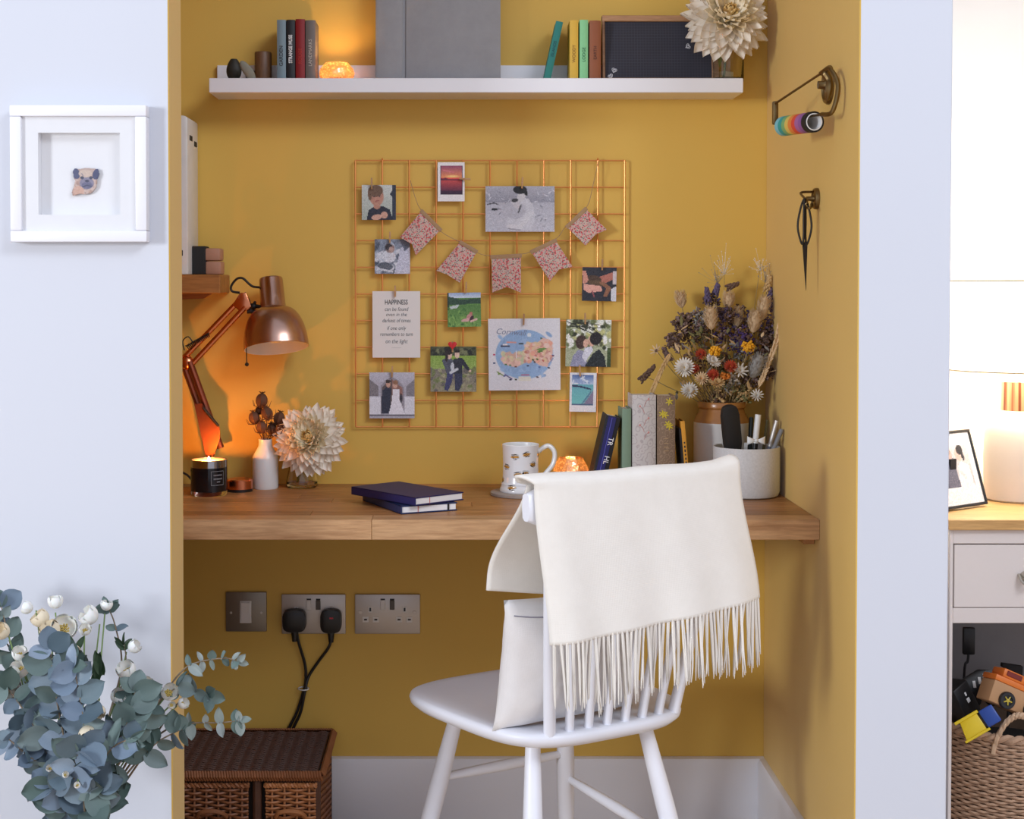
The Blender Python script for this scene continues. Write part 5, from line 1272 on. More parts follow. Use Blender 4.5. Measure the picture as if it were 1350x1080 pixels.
# ------------------------------------------------------------------ switch and sockets
def plate(name, label, cat, x0, y0, x1, y1, mat, grp=None):
    a, c = at_y(x0, y0, 0), at_y(x1, y1, 0)
    w, h = c.x - a.x, a.z - c.z
    t = thing(name, label, cat, ((a.x + c.x) / 2, 0, (a.z + c.z) / 2), (0, 0, 0), grp)
    b = MB(); b.box((0, -0.0035, 0), (w, 0.0068, h), 0.002, None, 2); b.build('face_plate', mat, t)
    return t, w, h
ks = scale_at(0)
t, w, h = plate('light_switch', 'single brushed metal light switch with white rocker under the desk', 'switch', 298, 780, 352, 832, plain('nickel_dark', rgb(142, 134, 122), 0.42, 0.6, 0.05, 20))
b = MB(); b.box((-0.001, -0.0078, 0), (0.026, 0.002, 0.050), 0.0006); b.build('rocker_frame', M['white_plastic'], t)
b = MB(); b.box((-0.001, -0.0095, 0), (0.021, 0.004, 0.044), 0.001, rotx(R(3))); b.build('rocker', M['white_plastic'], t)
for s in (-1, 1):
    b = MB(); b.lathe([(0, 0.0012), (0.0026, 0.0008), (0.0028, 0)], 12, Matrix.Translation((s * 0.034, -0.0069, -0.002)) @ Matrix.Rotation(PI / 2, 4, 'X')); b.build('screw', M['steel'], t)
def double_socket(x0, y0, x1, y1, label):
    t, w, h = plate('double_socket', label, 'socket', x0, y0, x1, y1, M['steel'], 'double sockets under the desk')
    for s, m_ in ((-1, M['white_plastic']), (1, plain('rocker_grey', rgb(90, 86, 82), 0.4))):
        b = MB(); b.box((s * 0.0105, -0.0085, 0.021), (0.0105, 0.004, 0.022), 0.001, rotx(R(5 * s))); b.build('rocker', m_, t)
        b = MB(); b.box((s * 0.0105, -0.0072, 0.0335), (0.0100, 0.0012, 0.003), 0.0003); b.build('rocker_mark', M['black'], t)
        for q in (0.026, 0.049):
            b = MB(); b.box((s * q, -0.0071, -0.012), (0.0135, 0.0012, 0.0125), 0.0004); so = b.build('pin_surround', M['white_plastic'], t)
            b = MB(); b.box((s * q, -0.0078, -0.012), (0.0066, 0.0006, 0.0036)); b.build('pin_slot', M['black'], so)
        b = MB(); b.box((s * 0.0385, -0.0071, 0.0105), (0.0095, 0.0012, 0.0135), 0.0004); so = b.build('pin_surround', M['white_plastic'], t)
        b = MB(); b.box((s * 0.0385, -0.0078, 0.0105), (0.0040, 0.0006, 0.0080)); b.build('pin_slot', M['black'], so)
        b = MB(); b.lathe([(0, 0.0012), (0.0038, 0.0010), (0.0042, 0)], 14, Matrix.Translation((s * 0.0608, -0.0069, 0.004)) @ Matrix.Rotation(PI / 2, 4, 'X')); b.build('screw', M['steel'], t)
    return t
double_socket(371.5, 783, 456, 835, 'double metal socket with two black plugs in it under the desk')
double_socket(468, 783, 554, 835, 'empty double metal socket under the desk')
def plug(px, py, w, h, label, red, path):
    q = at_y(px, py, -0.0073)
    t = thing('black_plug', label, 'plug', (q.x, -0.0075, q.z), (0, 0, 0), 'black plugs with cables')
    n_ = 30
    pl = [(w / 2 * math.copysign(abs(math.cos(a)) ** 0.55, math.cos(a)), h / 2 * math.copysign(abs(math.sin(a)) ** 0.55, math.sin(a))) for a in (2 * PI * i / n_ for i in range(n_))]
    b = MB(); b.prism(pl, 0.022, Matrix.Translation((0, -0.0112, 0)), 0.005); b.build('plug_body', M['black'], t)
    b = MB(); b.lathe([(0.0075, h * 0.42), (0.0080, h * 0.5), (0.0055, h * 0.5 + 0.022), (0, h * 0.5 + 0.023)], 14, Matrix.Translation((0, -0.012, 0)) @ Matrix.Rotation(PI, 4, 'X')); b.build('cord_grip', M['black'], t)
    if red: b = MB(); b.box((0.0015, -0.0225, 0.008), (0.0085, 0.0012, 0.0038), 0.0004); b.build('fuse_light', plain('fuse_red', rgb(190, 40, 64), 0.35), t)
    b = MB(); b.tube(spline([at_y(x, y, yy) - Vector(t.location) for x, y, yy in path], 6), 0.0034, 8); b.build('cable', M['black'], t)
    return t
plug(389, 816.5, 0.052, 0.050, 'left black rounded plug with cable in the double socket', False, ((391, 832, -0.0195), (394, 848, -0.018), (402, 876, -0.012), (403, 897, -0.010), (400, 912, -0.009), (391, 940, -0.008), (379, 965, -0.007), (371, 1000, -0.007)))
plug(437, 817, 0.047, 0.052, 'right black plug with a small red mark in the double socket', True, ((437, 835, -0.0195), (434, 852, -0.018), (420, 872, -0.012), (407, 892, -0.010), (402, 912, -0.0165), (396, 940, -0.0155), (385, 965, -0.013), (378, 1000, -0.011)))
b = MB(); b.tube([at_y(400 + 7 * math.cos(a), 908 + 2.2 * math.sin(a), -0.012 - 0.009 * math.sin(a)) - at_y(400, 908, -0.012) for a in (2 * PI * i / 16 for i in range(16))], 0.0014, 6, True); o = b.build('cable_tie', M['white_plastic'], None, at_y(400, 908, -0.012)); tag(o, 'small white tie around the two black cables', 'cable tie')

# ------------------------------------------------------------------ wicker chest with basket drawers
M['wicker_dark'] = plain('wicker_dark', rgb(84, 52, 36), 0.55, 0, 0.3, 40, 0.3, 200)
M['wicker_brown'] = plain('wicker_brown', rgb(140, 88, 54), 0.5, 0, 0.35, 40, 0.3, 200)
M['wicker_light'] = plain('wicker_light', rgb(182, 120, 74), 0.5, 0, 0.35, 40, 0.3, 200)
def weave(b, O, U, V, N, w, h, st=0.022, pitch=0.0066, r=0.0030, amp=0.0042, slant=0.0):
    """rods woven in and out of upright stakes on the plane O + u U + v V, N outward"""
    ns = max(2, int(round(w / st))); st = w / ns
    rows = int(h / pitch)
    for j in range(rows):
        v = (j + 0.5) * pitch; pts = []
        for i in range(ns * 3 + 1):
            u = w * i / (ns * 3)
            pts.append(O + U * u + V * (v + slant * u) + N * (amp * math.sin(PI * u / st + (PI if j % 2 else 0)) + random.uniform(-.0004, .0004)))
        b.tube(pts, r, 5)
    for i in range(ns): b.tube([O + U * (st * (i + 0.5)), O + U * (st * (i + 0.5)) + V * h], 0.0028, 5)
cy0 = -0.024
cbk = at_y(443, 962, cy0); cfr = at_z(422.5, 1018, cbk.z)
ctz, cR, cy1 = cbk.z, cfr.x, cfr.y
cL = -0.84
cw = cR - cL; cd = cy0 - cy1
ch = thing('wicker_chest', 'dark brown wicker chest with basket drawers on the floor under the desk', 'chest', ((cL + cR) / 2, (cy0 + cy1) / 2, 0))
b = MB(); b.box((0, 0.004, (ctz - 0.02) / 2 + 0.004), (cw - 0.034, cd - 0.040, ctz - 0.032)); b.build('carcass', plain('chest_inside', rgb(32, 20, 14), 0.8), ch)
b = MB(); b.box((0, 0, ctz - 0.009), (cw - 0.012, cd - 0.012, 0.010)); b.build('lid_panel', M['wicker_dark'], ch)
b = MB(); weave(b, Vector((-cw / 2 + 0.008, -cd / 2 + 0.008, ctz - 0.004)), Vector((1, 0, 0)), Vector((0, 1, 0)), Vector((0, 0, 1)), cw - 0.016, cd - 0.016, 0.024, 0.0060, 0.0027, 0.0026)
stuff(b.build('lid_weave', M['wicker_dark'], ch))
lo = [(-cw / 2, -cd / 2), (cw / 2, -cd / 2), (cw / 2, cd / 2), (-cw / 2, cd / 2)]
b = MB()
for (xa, ya_), (xb_, yb_) in zip(lo, lo[1:] + lo[:1]):
    A_, B_ = Vector((xa, ya_, ctz - 0.008)), Vector((xb_, yb_, ctz - 0.008)); n_ = int((B_ - A_).length / 0.0055)
    for i in range(n_):
        q = A_.lerp(B_, (i + .5) / n_); d = (B_ - A_).normalized()
        s = d.cross(Vector((0, 0, 1)))
        b.tube([q + s * 0.000 + Vector((0, 0, 0.009)), q + s * 0.008 + d * 0.003, q + d * 0.006 - Vector((0, 0, 0.009))], 0.0032, 5)
stuff(b.build('lid_border', M['wicker_brown'], ch))
for x_ in (-cw / 2 + 0.010, at_y(338, 1050, cy1).x - (cL + cR) / 2, cw / 2 - 0.010, -cw / 2 + 0.2):
    b = MB(); b.tube([(x_, -cd / 2 + 0.012, 0), (x_, -cd / 2 + 0.012, ctz - 0.02)], 0.0095, 10); b.build('corner_post', M['wicker_dark'], ch)
for x_ in (-cw / 2 + 0.010, cw / 2 - 0.010):
    b = MB(); b.tube([(x_, cd / 2 - 0.012, 0), (x_, cd / 2 - 0.012, ctz - 0.02)], 0.0095, 10); b.build('corner_post', M['wicker_dark'], ch)
b = MB(); weave(b, Vector((cw / 2 - 0.006, -cd / 2 + 0.012, 0.004)), Vector((0, 1, 0)), Vector((0, 0, 1)), Vector((1, 0, 0)), cd - 0.024, ctz - 0.024, 0.02, 0.0064, 0.0029, 0.0036, 0.06)
stuff(b.build('side_weave', M['wicker_brown'], ch))
def drawer(x0, x1, z0, z1, mat):
    dw = thing('basket_drawer', '', '', ((x0 + x1) / 2, -cd / 2 - 0.004, z0)); del dw['label']; del dw['category']; dw.parent = ch
    b = MB(); b.box((0, 0.026, (z1 - z0) / 2), (x1 - x0 - 0.006, 0.030, z1 - z0 - 0.004)); b.build('drawer_core', M['wicker_dark'], dw)
    b = MB(); weave(b, Vector((-(x1 - x0) / 2 + 0.002, 0.006, 0.002)), Vector((1, 0, 0)), Vector((0, 0, 1)), Vector((0, -1, 0)), x1 - x0 - 0.004, z1 - z0 - 0.012, 0.026, 0.0062, 0.0029, 0.0052)
    stuff(b.build('drawer_weave', mat, dw))
    b = MB(); n_ = 40
    for s in (0, PI): b.tube([(-(x1 - x0) / 2 + (x1 - x0) * i / n_, 0.003 + 0.003 * math.cos(i * 1.3 + s), z1 - z0 - 0.007 + 0.003 * math.sin(i * 1.3 + s)) for i in range(n_ + 1)], 0.0034, 5)
    b.build('rolled_rim', mat, dw)
    b = MB(); b.tube(spline([(-0.030, 0.002, (z1 - z0) * 0.26), (-0.022, -0.012, (z1 - z0) * 0.40), (0, -0.016, (z1 - z0) * 0.45), (0.022, -0.012, (z1 - z0) * 0.40), (0.030, 0.002, (z1 - z0) * 0.26)], 6), 0.0046, 8); b.build('pull', mat, dw)
mx0 = (cL + cR) / 2
xa_, xb_ = at_y(349, 1050, cy1).x - mx0, at_y(417, 1050, cy1).x - mx0
xc_, xd_ = at_y(244, 1050, cy1).x - mx0 - 0.02, at_y(328, 1050, cy1).x - mx0
zt_ = at_y(380, 1031, cy1).z
drawer(xa_, xb_, 0.098, zt_, M['wicker_light']); drawer(xc_, xd_, 0.098, zt_, M['wicker_brown']); drawer(xa_, xb_, 0.006, 0.092, M['wicker_light']); drawer(xc_, xd_, 0.006, 0.092, M['wicker_brown'])

# ------------------------------------------------------------------ framed dog portrait on the white wall
fy = YF - 0.030
a, c = at_y(12, 138, fy), at_y(193.5, 319, fy)
fw_, fh_ = c.x - a.x, a.z - c.z
kf = scale_at(fy)
pf = thing('box_frame', 'square white box frame holding a small dog portrait on the white wall', 'picture frame', ((a.x + c.x) / 2, YF, (a.z + c.z) / 2))
fwd = 15 * kf
for nm, cc, ss in (('frame_rail', (0, -0.015, fh_ / 2 - fwd / 2), (fw_, 0.0298, fwd)), ('frame_rail', (0, -0.015, -fh_ / 2 + fwd / 2), (fw_, 0.0298, fwd)), ('frame_stile', (-fw_ / 2 + fwd / 2, -0.015, 0), (fwd, 0.0298, fh_ - 2 * fwd - 0.0002)), ('frame_stile', (fw_ / 2 - fwd / 2, -0.015, 0), (fwd, 0.0298, fh_ - 2 * fwd - 0.0002))):
    b = MB(); b.box(cc, ss, 0.0022, None, 2); b.build(nm, M['white_gloss'], pf)
mi, mo = fw_ / 2 - fwd, (157 - 49) / 2 * kf
mx1, mz1 = (103 - 102.7) * kf, (229 - 228.5) * kf
b = MB()
for cc, ss in (((0, 0, (mi + mo) / 2), (2 * mi, 0.003, mi - mo)), ((0, 0, -(mi + mo) / 2), (2 * mi, 0.003, mi - mo)), ((-(mi + mo) / 2, 0, 0), (mi - mo, 0.003, 2 * mo)), (((mi + mo) / 2, 0, 0), (mi - mo, 0.003, 2 * mo))): b.box(cc, ss)
b.build('mount', M['card_white'], pf, (0, -0.0210, 0))
b = MB(); b.box((0, -0.0016, 0), (2 * mi, 0.003, 2 * mi)); b.build('backing', M['card_white'], pf)
b = MB()
for s in (-1, 1): b.box((s * (mo + 0.001), -0.0115, 0), (0.002, 0.016, 2 * mo + 0.004)); b.box((0, -0.0115, s * (mo + 0.001)), (2 * mo, 0.016, 0.002))
b.build('mount_sides', M['card_white'], pf)
dg_ = Pic(48, 56, (182, 150, 136)); dg_.grad(0, 0, 1, 1, (184, 160, 150), (176, 140, 118)); dg_.speck(0, 0, 1, 1, [(166, 134, 122), (196, 172, 160)], 50, .08); dg_.ell(.15, .2, .15, .2, (66, 70, 104), -20); dg_.ell(.9, .22, .13, .2, (60, 64, 100), 20); dg_.ell(.55, .55, .26, .22, (126, 120, 140)); dg_.ell(.56, .62, .2, .12, (98, 96, 124)); dg_.ell(.5, .2, .25, .14, (198, 176, 160)); dg_.ell(.38, .35, .07, .055, (50, 52, 78)); dg_.ell(.7, .35, .065, .055, (50, 52, 78)); dg_.ell(.56, .47, .08, .04, (48, 50, 76)); dg_.line(.4, .68, .56, .62, .02, (56, 58, 86)); dg_.line(.56, .62, .72, .68, .02, (56, 58, 86)); dg_.line(.36, .2, .42, .28, .015, (120, 112, 130)); dg_.ell(.25, .85, .2, .2, (200, 160, 140))
dg_.grain(.03)
dc = [(96, 226), (98, 222), (104, 223), (112, 221.5), (122, 222), (129, 223), (130.5, 230), (127.5, 237), (127, 246), (121, 254), (113, 256), (104, 255.5), (96, 258), (94.5, 254), (97, 246), (99, 238), (96.5, 233)]
q0 = at_y(112, 240, YF - 0.010)
op = [((at_y(x, y, YF - 0.010) - q0).x, (at_y(x, y, YF - 0.010) - q0).z) for x, y in dc]
hx, hz = max(p[0] for p in op), max(p[1] for p in op); lx, lz = min(p[0] for p in op), min(p[1] for p in op)
def inside(x, z):
    r_ = False
    for (x0, z0), (x1, z1) in zip(op, op[1:] + op[:1]):
        if (z0 > z) != (z1 > z) and x < (x1 - x0) * (z - z0) / (z1 - z0) + x0: r_ = not r_
    return r_
def inset(x, z):
    return Vector((x, -0.0034, z))
me = picture_mesh('dog_portrait', dg_, lambda u, v: Vector((lx + (hx - lx) * u, 0, hz + (lz - hz) * v)), M['print'])
bm = bmesh.new(); bm.from_mesh(me)
bmesh.ops.delete(bm, geom=[f for f in bm.faces if not inside(*f.calc_center_median().xz)], context='FACES')
r_ = bmesh.ops.extrude_face_region(bm, geom=bm.faces[:])
bmesh.ops.translate(bm, verts=[v for v in r_['geom'] if isinstance(v, bmesh.types.BMVert)], vec=(0, -0.0035, 0))
bm.to_mesh(me); bm.free()
link('dog_portrait', me, pf, q0 - Vector(pf.location) + Vector((0, 0.004, 0)))
b = MB(); b.box((0, 0, 0), (2 * mi, 0.0012, 2 * mi)); b.build('glass_pane', M['pane'], pf, (0, -0.0245, 0))
# ------------------------------------------------------------------ white spindle-back chair
CC = Vector((0.169, -0.589, 0)); CA = R(31)
chair = thing('spindle_chair', 'white painted spindle back chair turned towards the oak desk', 'chair', CC, (0, 0, CA))
SZ_ = 0.45
def seat_pt(a, s):
    ca, sa = math.cos(a), math.sin(a)
    ex = 0.52
    x = 0.215 * math.copysign(abs(ca) ** ex, ca); y = 0.212 * math.copysign(abs(sa) ** ex, sa)
    x *= 1 + 0.10 * (y / 0.212)
    return x * s, y * s
b = MB(); n_ = 64
rings = []
for s, z in ((0, -0.007), (0.35, -0.007), (0.65, -0.005), (0.88, 0.0), (0.965, -0.0005), (0.99, -0.003), (1.0, -0.009), (0.99, -0.017), (0.94, -0.027), (0.86, -0.030), (0.0, -0.030)):
    if s == 0: rings.append(b._vs([(0, 0, SZ_ + z)]))
    else: rings.append(b._vs([(*seat_pt(2 * PI * k / n_, s), SZ_ + z) for k in range(n_)]))
for r0_, r1_ in zip(rings, rings[1:]):
    for k in range(n_):
        q = [r0_[k % len(r0_)], r0_[(k + 1) % len(r0_)], r1_[(k + 1) % len(r1_)], r1_[k % len(r1_)]]
        q = [v for i, v in enumerate(q) if v not in q[:i]]
        b.bm.faces.new(q)
b.build('seat', M['chair_white'], chair, angle=60)
legs = {'fl': ((-0.130, 0.110), (-0.205, 0.190)), 'fr': ((0.112, 0.110), (0.165, 0.180)), 'rl': ((-0.118, -0.120), (-0.172, -0.200)), 'rr': ((0.122, -0.120), (0.200, -0.200))}
def leg_at(k, z):
    (x0, y0), (x1, y1) = legs[k]; t_ = 1 - z / (SZ_ - 0.03)
    return Vector((x0 + (x1 - x0) * t_, y0 + (y1 - y0) * t_, z))
for k in legs:
    b = MB(); zs_ = [SZ_ - 0.026, 0.40, 0.34, 0.27, 0.2, 0.12, 0.04, 0.0]
    b.tube([leg_at(k, z) for z in zs_], [0.0125, 0.0135, 0.0155, 0.0175, 0.0172, 0.0150, 0.0120, 0.0110], 16); b.build('leg', M['chair_white'], chair)
def stretcher(k0, z0, k1, z1):
    a, c = leg_at(k0, z0), leg_at(k1, z1); m_ = (a + c) / 2
    b = MB(); b.tube([a, a.lerp(c, .2), m_, a.lerp(c, .8), c], [0.0068, 0.0088, 0.0108, 0.0088, 0.0068], 12); b.build('stretcher', M['chair_white'], chair)
stretcher('fl', 0.285, 'fr', 0.285); stretcher('fl', 0.195, 'rl', 0.195); stretcher('fr', 0.235, 'rr', 0.195); stretcher('rl', 0.235, 'rr', 0.235)
RV, RZ0, RZ1 = -0.268, 0.812, 0.884
def back_pt(u): return Vector((u, -0.193 + 0.35 * (u * u), SZ_ - 0.004))
for i in range(8):
    f = i / 7; u0 = -0.129 + 0.269 * f; u1 = -0.180 + 0.369 * f
    a = back_pt(u0); c = Vector((u1, RV + 0.30 * u1 * u1, RZ0 + 0.012))
    end = i in (0, 7)
    b = MB()
    b.tube([a, a.lerp(c, .3), a.lerp(c, .7), c], [0.0105, 0.0105, 0.0095, 0.0085] if end else [0.0080, 0.0080, 0.0074, 0.0065], 12)
    b.build('back_post' if end else 'spindle', M['chair_white'], chair)
b = MB()
cs = []
for i in range(25):
    u = -0.222 + 0.432 * i / 24
    e = min(1, min(i, 24 - i) / 2.0); hh = (RZ1 - RZ0) / 2 * (0.62 + 0.38 * e)
    c = Vector((u, RV + 0.30 * u * u, (RZ0 + RZ1) / 2))
    cs.append(b._vs([c + Vector((0, yy, zz)) for yy, zz in ((-0.009, -hh * .8), (-0.010, 0), (-0.008, hh * .85), (-0.003, hh), (0.004, hh), (0.009, hh * .85), (0.011, 0), (0.009, -hh * .8), (0.004, -hh), (-0.004, -hh))]))
for r0_, r1_ in zip(cs, cs[1:]):
    for k in range(10): b.bm.faces.new((r0_[k], r0_[(k + 1) % 10], r1_[(k + 1) % 10], r1_[k]))
b.bm.faces.new(cs[0]); b.bm.faces.new(cs[-1][::-1])
b.build('crest_rail', M['chair_white'], chair, angle=50)

# ------------------------------------------------------------------ fringed throw over the crest rail
throw = thing('fringed_throw', 'cream wool throw with long fringe draped over the white chair back', 'throw', CC, (0, 0, CA))
sm = lambda x: x * x * (3 - 2 * x)
def mixv(a, c, t_): return a + (c - a) * t_
def throw_pt(tu, s):
    """tu across the chair, s from the hem on the camera side, over the rail, down to the hem on the desk side"""
    s1, s2 = 0.44, 0.56
    hemz = mixv(0.628, 0.655, tu)
    ul = -0.212; ur = 0.214
    if s < s1:
        f = s / s1                                  # 0 hem .. 1 at the rail
        u = mixv(mixv(-0.196, 0.252, tu), mixv(ul - 0.002, ur, tu), sm(f))
        z = mixv(hemz, 0.882, f)
        rail_y = RV + 0.30 * u * u
        y = rail_y - 0.0165 - 0.020 * (1 - f) ** 1.3 - 0.004 * (1 - f) * math.sin(9 * tu + 1) - 0.003 * (1 - f) * math.sin(23 * tu)
        if tu < 0.10: y += 0.012 * (1 - tu / 0.10) ** 2 * (1 - f * 0.5)
    elif s < s2:
        f = (s - s1) / (s2 - s1); a = PI * f
        u = mixv(ul - 0.018 * math.sin(a) - 0.012 * f, ur, tu)
        rail_y = RV + 0.30 * u * u
        y = rail_y - 0.0165 * math.cos(a); z = 0.884 + 0.0135 * math.sin(a) + 0.0012 * math.sin(14 * tu)
        if tu > 0.9: z += 0.006 * (tu - 0.9) / 0.1
    else:
        f = (s - s2) / (1 - s2)
        u = mixv(mixv(-0.208, -0.228, f ** 0.8), mixv(ur, ur + 0.005, f), tu)
        rail_y = RV + 0.30 * u * u
        hem2 = mixv(0.695, 0.675, min(1, tu * 3))
        z = mixv(0.882, hem2, f)
        y = rail_y + 0.0165 + 0.088 * sm(min(1, f * 1.15)) + 0.003 * math.sin(11 * tu + 2 * f)
    return Vector((u, y, z))
b = MB(); b.sheet(lambda u, v: throw_pt(u, v), 56, 90)
o = b.build('cloth', M['throw'], throw, angle=180)
sd = o.modifiers.new('thick', 'SOLIDIFY'); sd.thickness = 0.0045; sd.offset = 1.0
tr = random.Random(3)
def tassel_mesh(seed):
    q = random.Random(seed); b = MB()
    L_ = q.uniform(0.102, 0.116)
    for s in (-1, 0, 1):
        ph_ = q.uniform(0, 6); w_ = q.uniform(0.001, 0.0028)
        pts = []
        for i in range(9):
            f = i / 8
            pts.append((s * 0.0021 * (0.5 + 0.5 * f) + w_ * math.sin(ph_ + 5 * f) * f, (0.0011 if s == 0 else -0.0006) + w_ * math.cos(ph_ + 4 * f) * f, -L_ * f * (1 - 0.06 * q.random())))
        b.tube(pts, [0.0020, 0.0019, 0.0017, 0.0017, 0.0016, 0.0016, 0.0015, 0.0013, 0.0006], 5)
    return b.mesh('tassel', M['throw'], 80)
TM = [tassel_mesh(k) for k in range(6)]
nt = 50
for i in range(nt):
    tu = (i + 0.5) / nt
    q = throw_pt(tu, 0.0) + Vector((0, -0.0022, 0.003))
    o = link('tassel', TM[tr.randrange(6)], throw, q, (R(tr.uniform(-4, 5)), R(tr.uniform(-3.5, 3.5)) + R(-1), tr.uniform(-.5, .5)))
    o.scale = (1, 1, tr.uniform(0.98, 1.14))

# ------------------------------------------------------------------ linen cushion on the seat
cu = thing('linen_cushion', 'oblong off white linen cushion with a zip leaning on the chair back', 'cushion', (CC + rotz(CA) @ Vector((-0.052, -0.120, SZ_ - 0.004))), (R(9), 0, CA))
cwid, chei, cth = 0.30, 0.235, 0.115
def cush(u, v, side):
    x, z = (u - .5) * 2, (v - .5) * 2
    f = max(0.0, (1 - abs(x) ** 2.6)) ** 0.5 * max(0.0, (1 - abs(z) ** 2.4)) ** 0.5
    px2 = x * cwid / 2 * (1 - 0.085 * (1 - abs(z) ** 2)); pz = z * chei / 2 * (1 - 0.05 * (1 - x * x))
    wr = 0.0035 * mnoise.noise(Vector((x * 3, z * 3 + side, 0.3))) + 0.002 * mnoise.noise(Vector((x * 9, z * 5, side)))
    return Vector((px2, side * (cth / 2 * f + wr * min(1, f * 2)), pz + chei / 2 + 0.006 * (1 - abs(x)) * 0))
b = MB()
for s in (1, -1): b.sheet(lambda u, v: cush(u, v, s), 34, 24)
bmesh.ops.remove_doubles(b.bm, verts=b.bm.verts, dist=1e-4)
b.build('cushion_cover', M['linen'], cu, angle=180)
b = MB(); b.tube([cush(0.03 + 0.94 * i / 20, 0.90, -1) + Vector((0, -0.0006, 0)) for i in range(21)], 0.0012, 6); b.build('zip', plain('zip_grey', rgb(150, 148, 160), 0.6), cu)
# ------------------------------------------------------------------ eucalyptus bouquet in a tall jug, in front of the white wall
YE = -0.93
ke = scale_at(YE)
ex = at_y(106, 1000, YE).x
eu = thing('eucalyptus_bouquet', 'bouquet of blue green eucalyptus and white flowers in front of the white wall', 'bouquet', (ex, YE, 0))
EP = lambda px, py, dy=0.0: at_y(px, py, YE + dy) - Vector((ex, YE, 0))
vt = 0.30
b = MB(); b.lathe([(0, 0), (0.075, 0), (0.080, 0.004), (0.088, 0.10), (0.080, 0.20), (0.056, 0.26), (0.050, 0.285), (0.056, vt), (0.052, vt), (0.046, 0.285), (0.052, 0.25), (0.074, 0.19), (0.07, 0.01), (0, 0.01)], 40)
b.build('tall_jug', M['white_ceramic'], eu)
LEAF = [tones('leaf_blue', [rgb(86, 106, 118), rgb(126, 144, 164), rgb(72, 92, 102), rgb(148, 164, 182), rgb(98, 118, 122), rgb(110, 128, 148)], 0.55, 0.10, 40, trans=0.12),
        tones('leaf_green', [rgb(92, 112, 110), rgb(112, 132, 128), rgb(76, 98, 92), rgb(126, 142, 142)], 0.55, 0.10, 40, trans=0.12),
        tones('leaf_pale', [rgb(134, 146, 140), rgb(156, 166, 164), rgb(118, 132, 124)], 0.5, 0.08, 40, trans=0.15),
        tones('leaf_dark', [rgb(46, 66, 46), rgb(60, 84, 56)], 0.45, 0.1, 40, trans=0.1)]
def leaf_mesh(L_, W_, mat, fold, curl, point):
    def fn(u, v):
        s = u * 2 - 1
        w = W_ / 2 * max(0.02, math.sin(PI * min(1.0, 0.03 + 0.97 * v) ** point)) ** 0.62
        return Vector((s * w, v * L_, fold * abs(s) * W_ - curl * L_ * v * v))
    b = MB(); b.sheet(fn, 5, 8)
    return b.mesh('leaf', mat, 180)
LM = {k: [leaf_mesh(1, wd, LEAF[k], fo, cr, pt) for wd, fo, cr, pt in v] for k, v in {0: ((0.92, 0.10, 0.10, 0.9), (0.84, 0.14, 0.22, 0.85), (0.96, 0.05, -0.06, 0.95)), 1: ((0.84, 0.12, 0.12, 0.9), (0.70, 0.16, 0.20, 0.8)), 2: ((0.66, 0.14, 0.10, 0.85), (0.58, 0.2, 0.15, 0.8)), 3: ((0.42, 0.2, 0.15, 0.8),)}.items()}
er = random.Random(21)
M['twig'] = plain('twig', rgb(128, 112, 92), 0.7, 0, 0.15)
M['twig_green'] = plain('twig_green', rgb(116, 140, 84), 0.6, 0, 0.15)
def leaf(p, d, size, k, roll=None):
    d = Vector(d).normalized()
    face = Vector((er.uniform(-.9, .7), -1, er.uniform(-.4, 1.0))).normalized()    # leaves turn to the window
    n_ = (face - d * face.dot(d)).normalized()
    x = d.cross(n_)
    o = link('leaf', er.choice(LM[k]), eu)
    o.matrix_basis = Matrix.Translation(p) @ Matrix((x, d, n_)).transposed().to_4x4() @ Matrix.Rotation(er.uniform(-.5, .5), 4, 'Y') @ Matrix.Diagonal((size,) * 3 + (1,))
def branch(pts, size, k, start=0.3, step=0.022, spread=0.75, taper=0.4, twig=None, r=0.0022, pair=True):
    P3 = spline([EP(*p) for p in pts], 8)
    b = MB(); m = len(P3); b.tube(P3, [r * (1 - 0.6 * i / m) for i in range(m)], 6); b.build('branch', M[twig or 'twig'], eu)
    acc = 0; side = 1
    for i in range(1, m):
        acc += (P3[i] - P3[i - 1]).length
        f = i / (m - 1)
        if f < start: acc = 0; continue
        if acc >= step or i == m - 1:
            acc = 0
            d = (P3[i] - P3[i - 1]).normalized()
            for s in ((1, -1) if pair else (side,)):
                lat = d.cross(Vector((0, -1, 0))).normalized() * s
                dd = d * (1 - spread) + lat * spread + Vector((er.uniform(-.45, .45), er.uniform(-.6, .3), er.uniform(-.45, .45)))
                leaf(P3[i], dd, size * ke * (1 - taper * f) * er.uniform(.7, 1.2), k if er.random() > .2 else (1, 0, 1, 3)[k])
            if i == m - 1: leaf(P3[i], d, size * ke * (1 - taper) * 0.9, k)
            side = -side
st_ = (108, 1110, 0.0)
# lower hanging blue sprays
branch([st_, (92, 1010, -0.06), (76, 930, -0.08), (66, 856, -0.06)], 44, 0, 0.12, 0.020, 0.7, 0.25)
branch([st_, (112, 1010, -0.08), (110, 950, -0.10), (98, 880, -0.09)], 44, 0, 0.12, 0.021, 0.7, 0.25)
branch([st_, (70, 1010, -0.05), (40, 950, -0.05), (8, 905, -0.03)], 40, 0, 0.18, 0.022, 0.7, 0.3)
branch([st_, (140, 1010, -0.07), (165, 960, -0.08), (178, 912, -0.06)], 40, 1, 0.15, 0.021, 0.7, 0.2)
branch([st_, (128, 1020, -0.10), (150, 985, -0.12), (172, 975, -0.12)], 38, 1, 0.15, 0.020, 0.7, 0.2)
branch([st_, (100, 1050, -0.10), (98, 1030, -0.13), (100, 1000, -0.14), (112, 985, -0.14)], 44, 0, 0.1, 0.018, 0.75, 0.2)
branch([st_, (86, 1070, -0.10), (84, 1046, -0.12), (70, 1035, -0.12)], 44, 0, 0.1, 0.018, 0.75, 0.2)
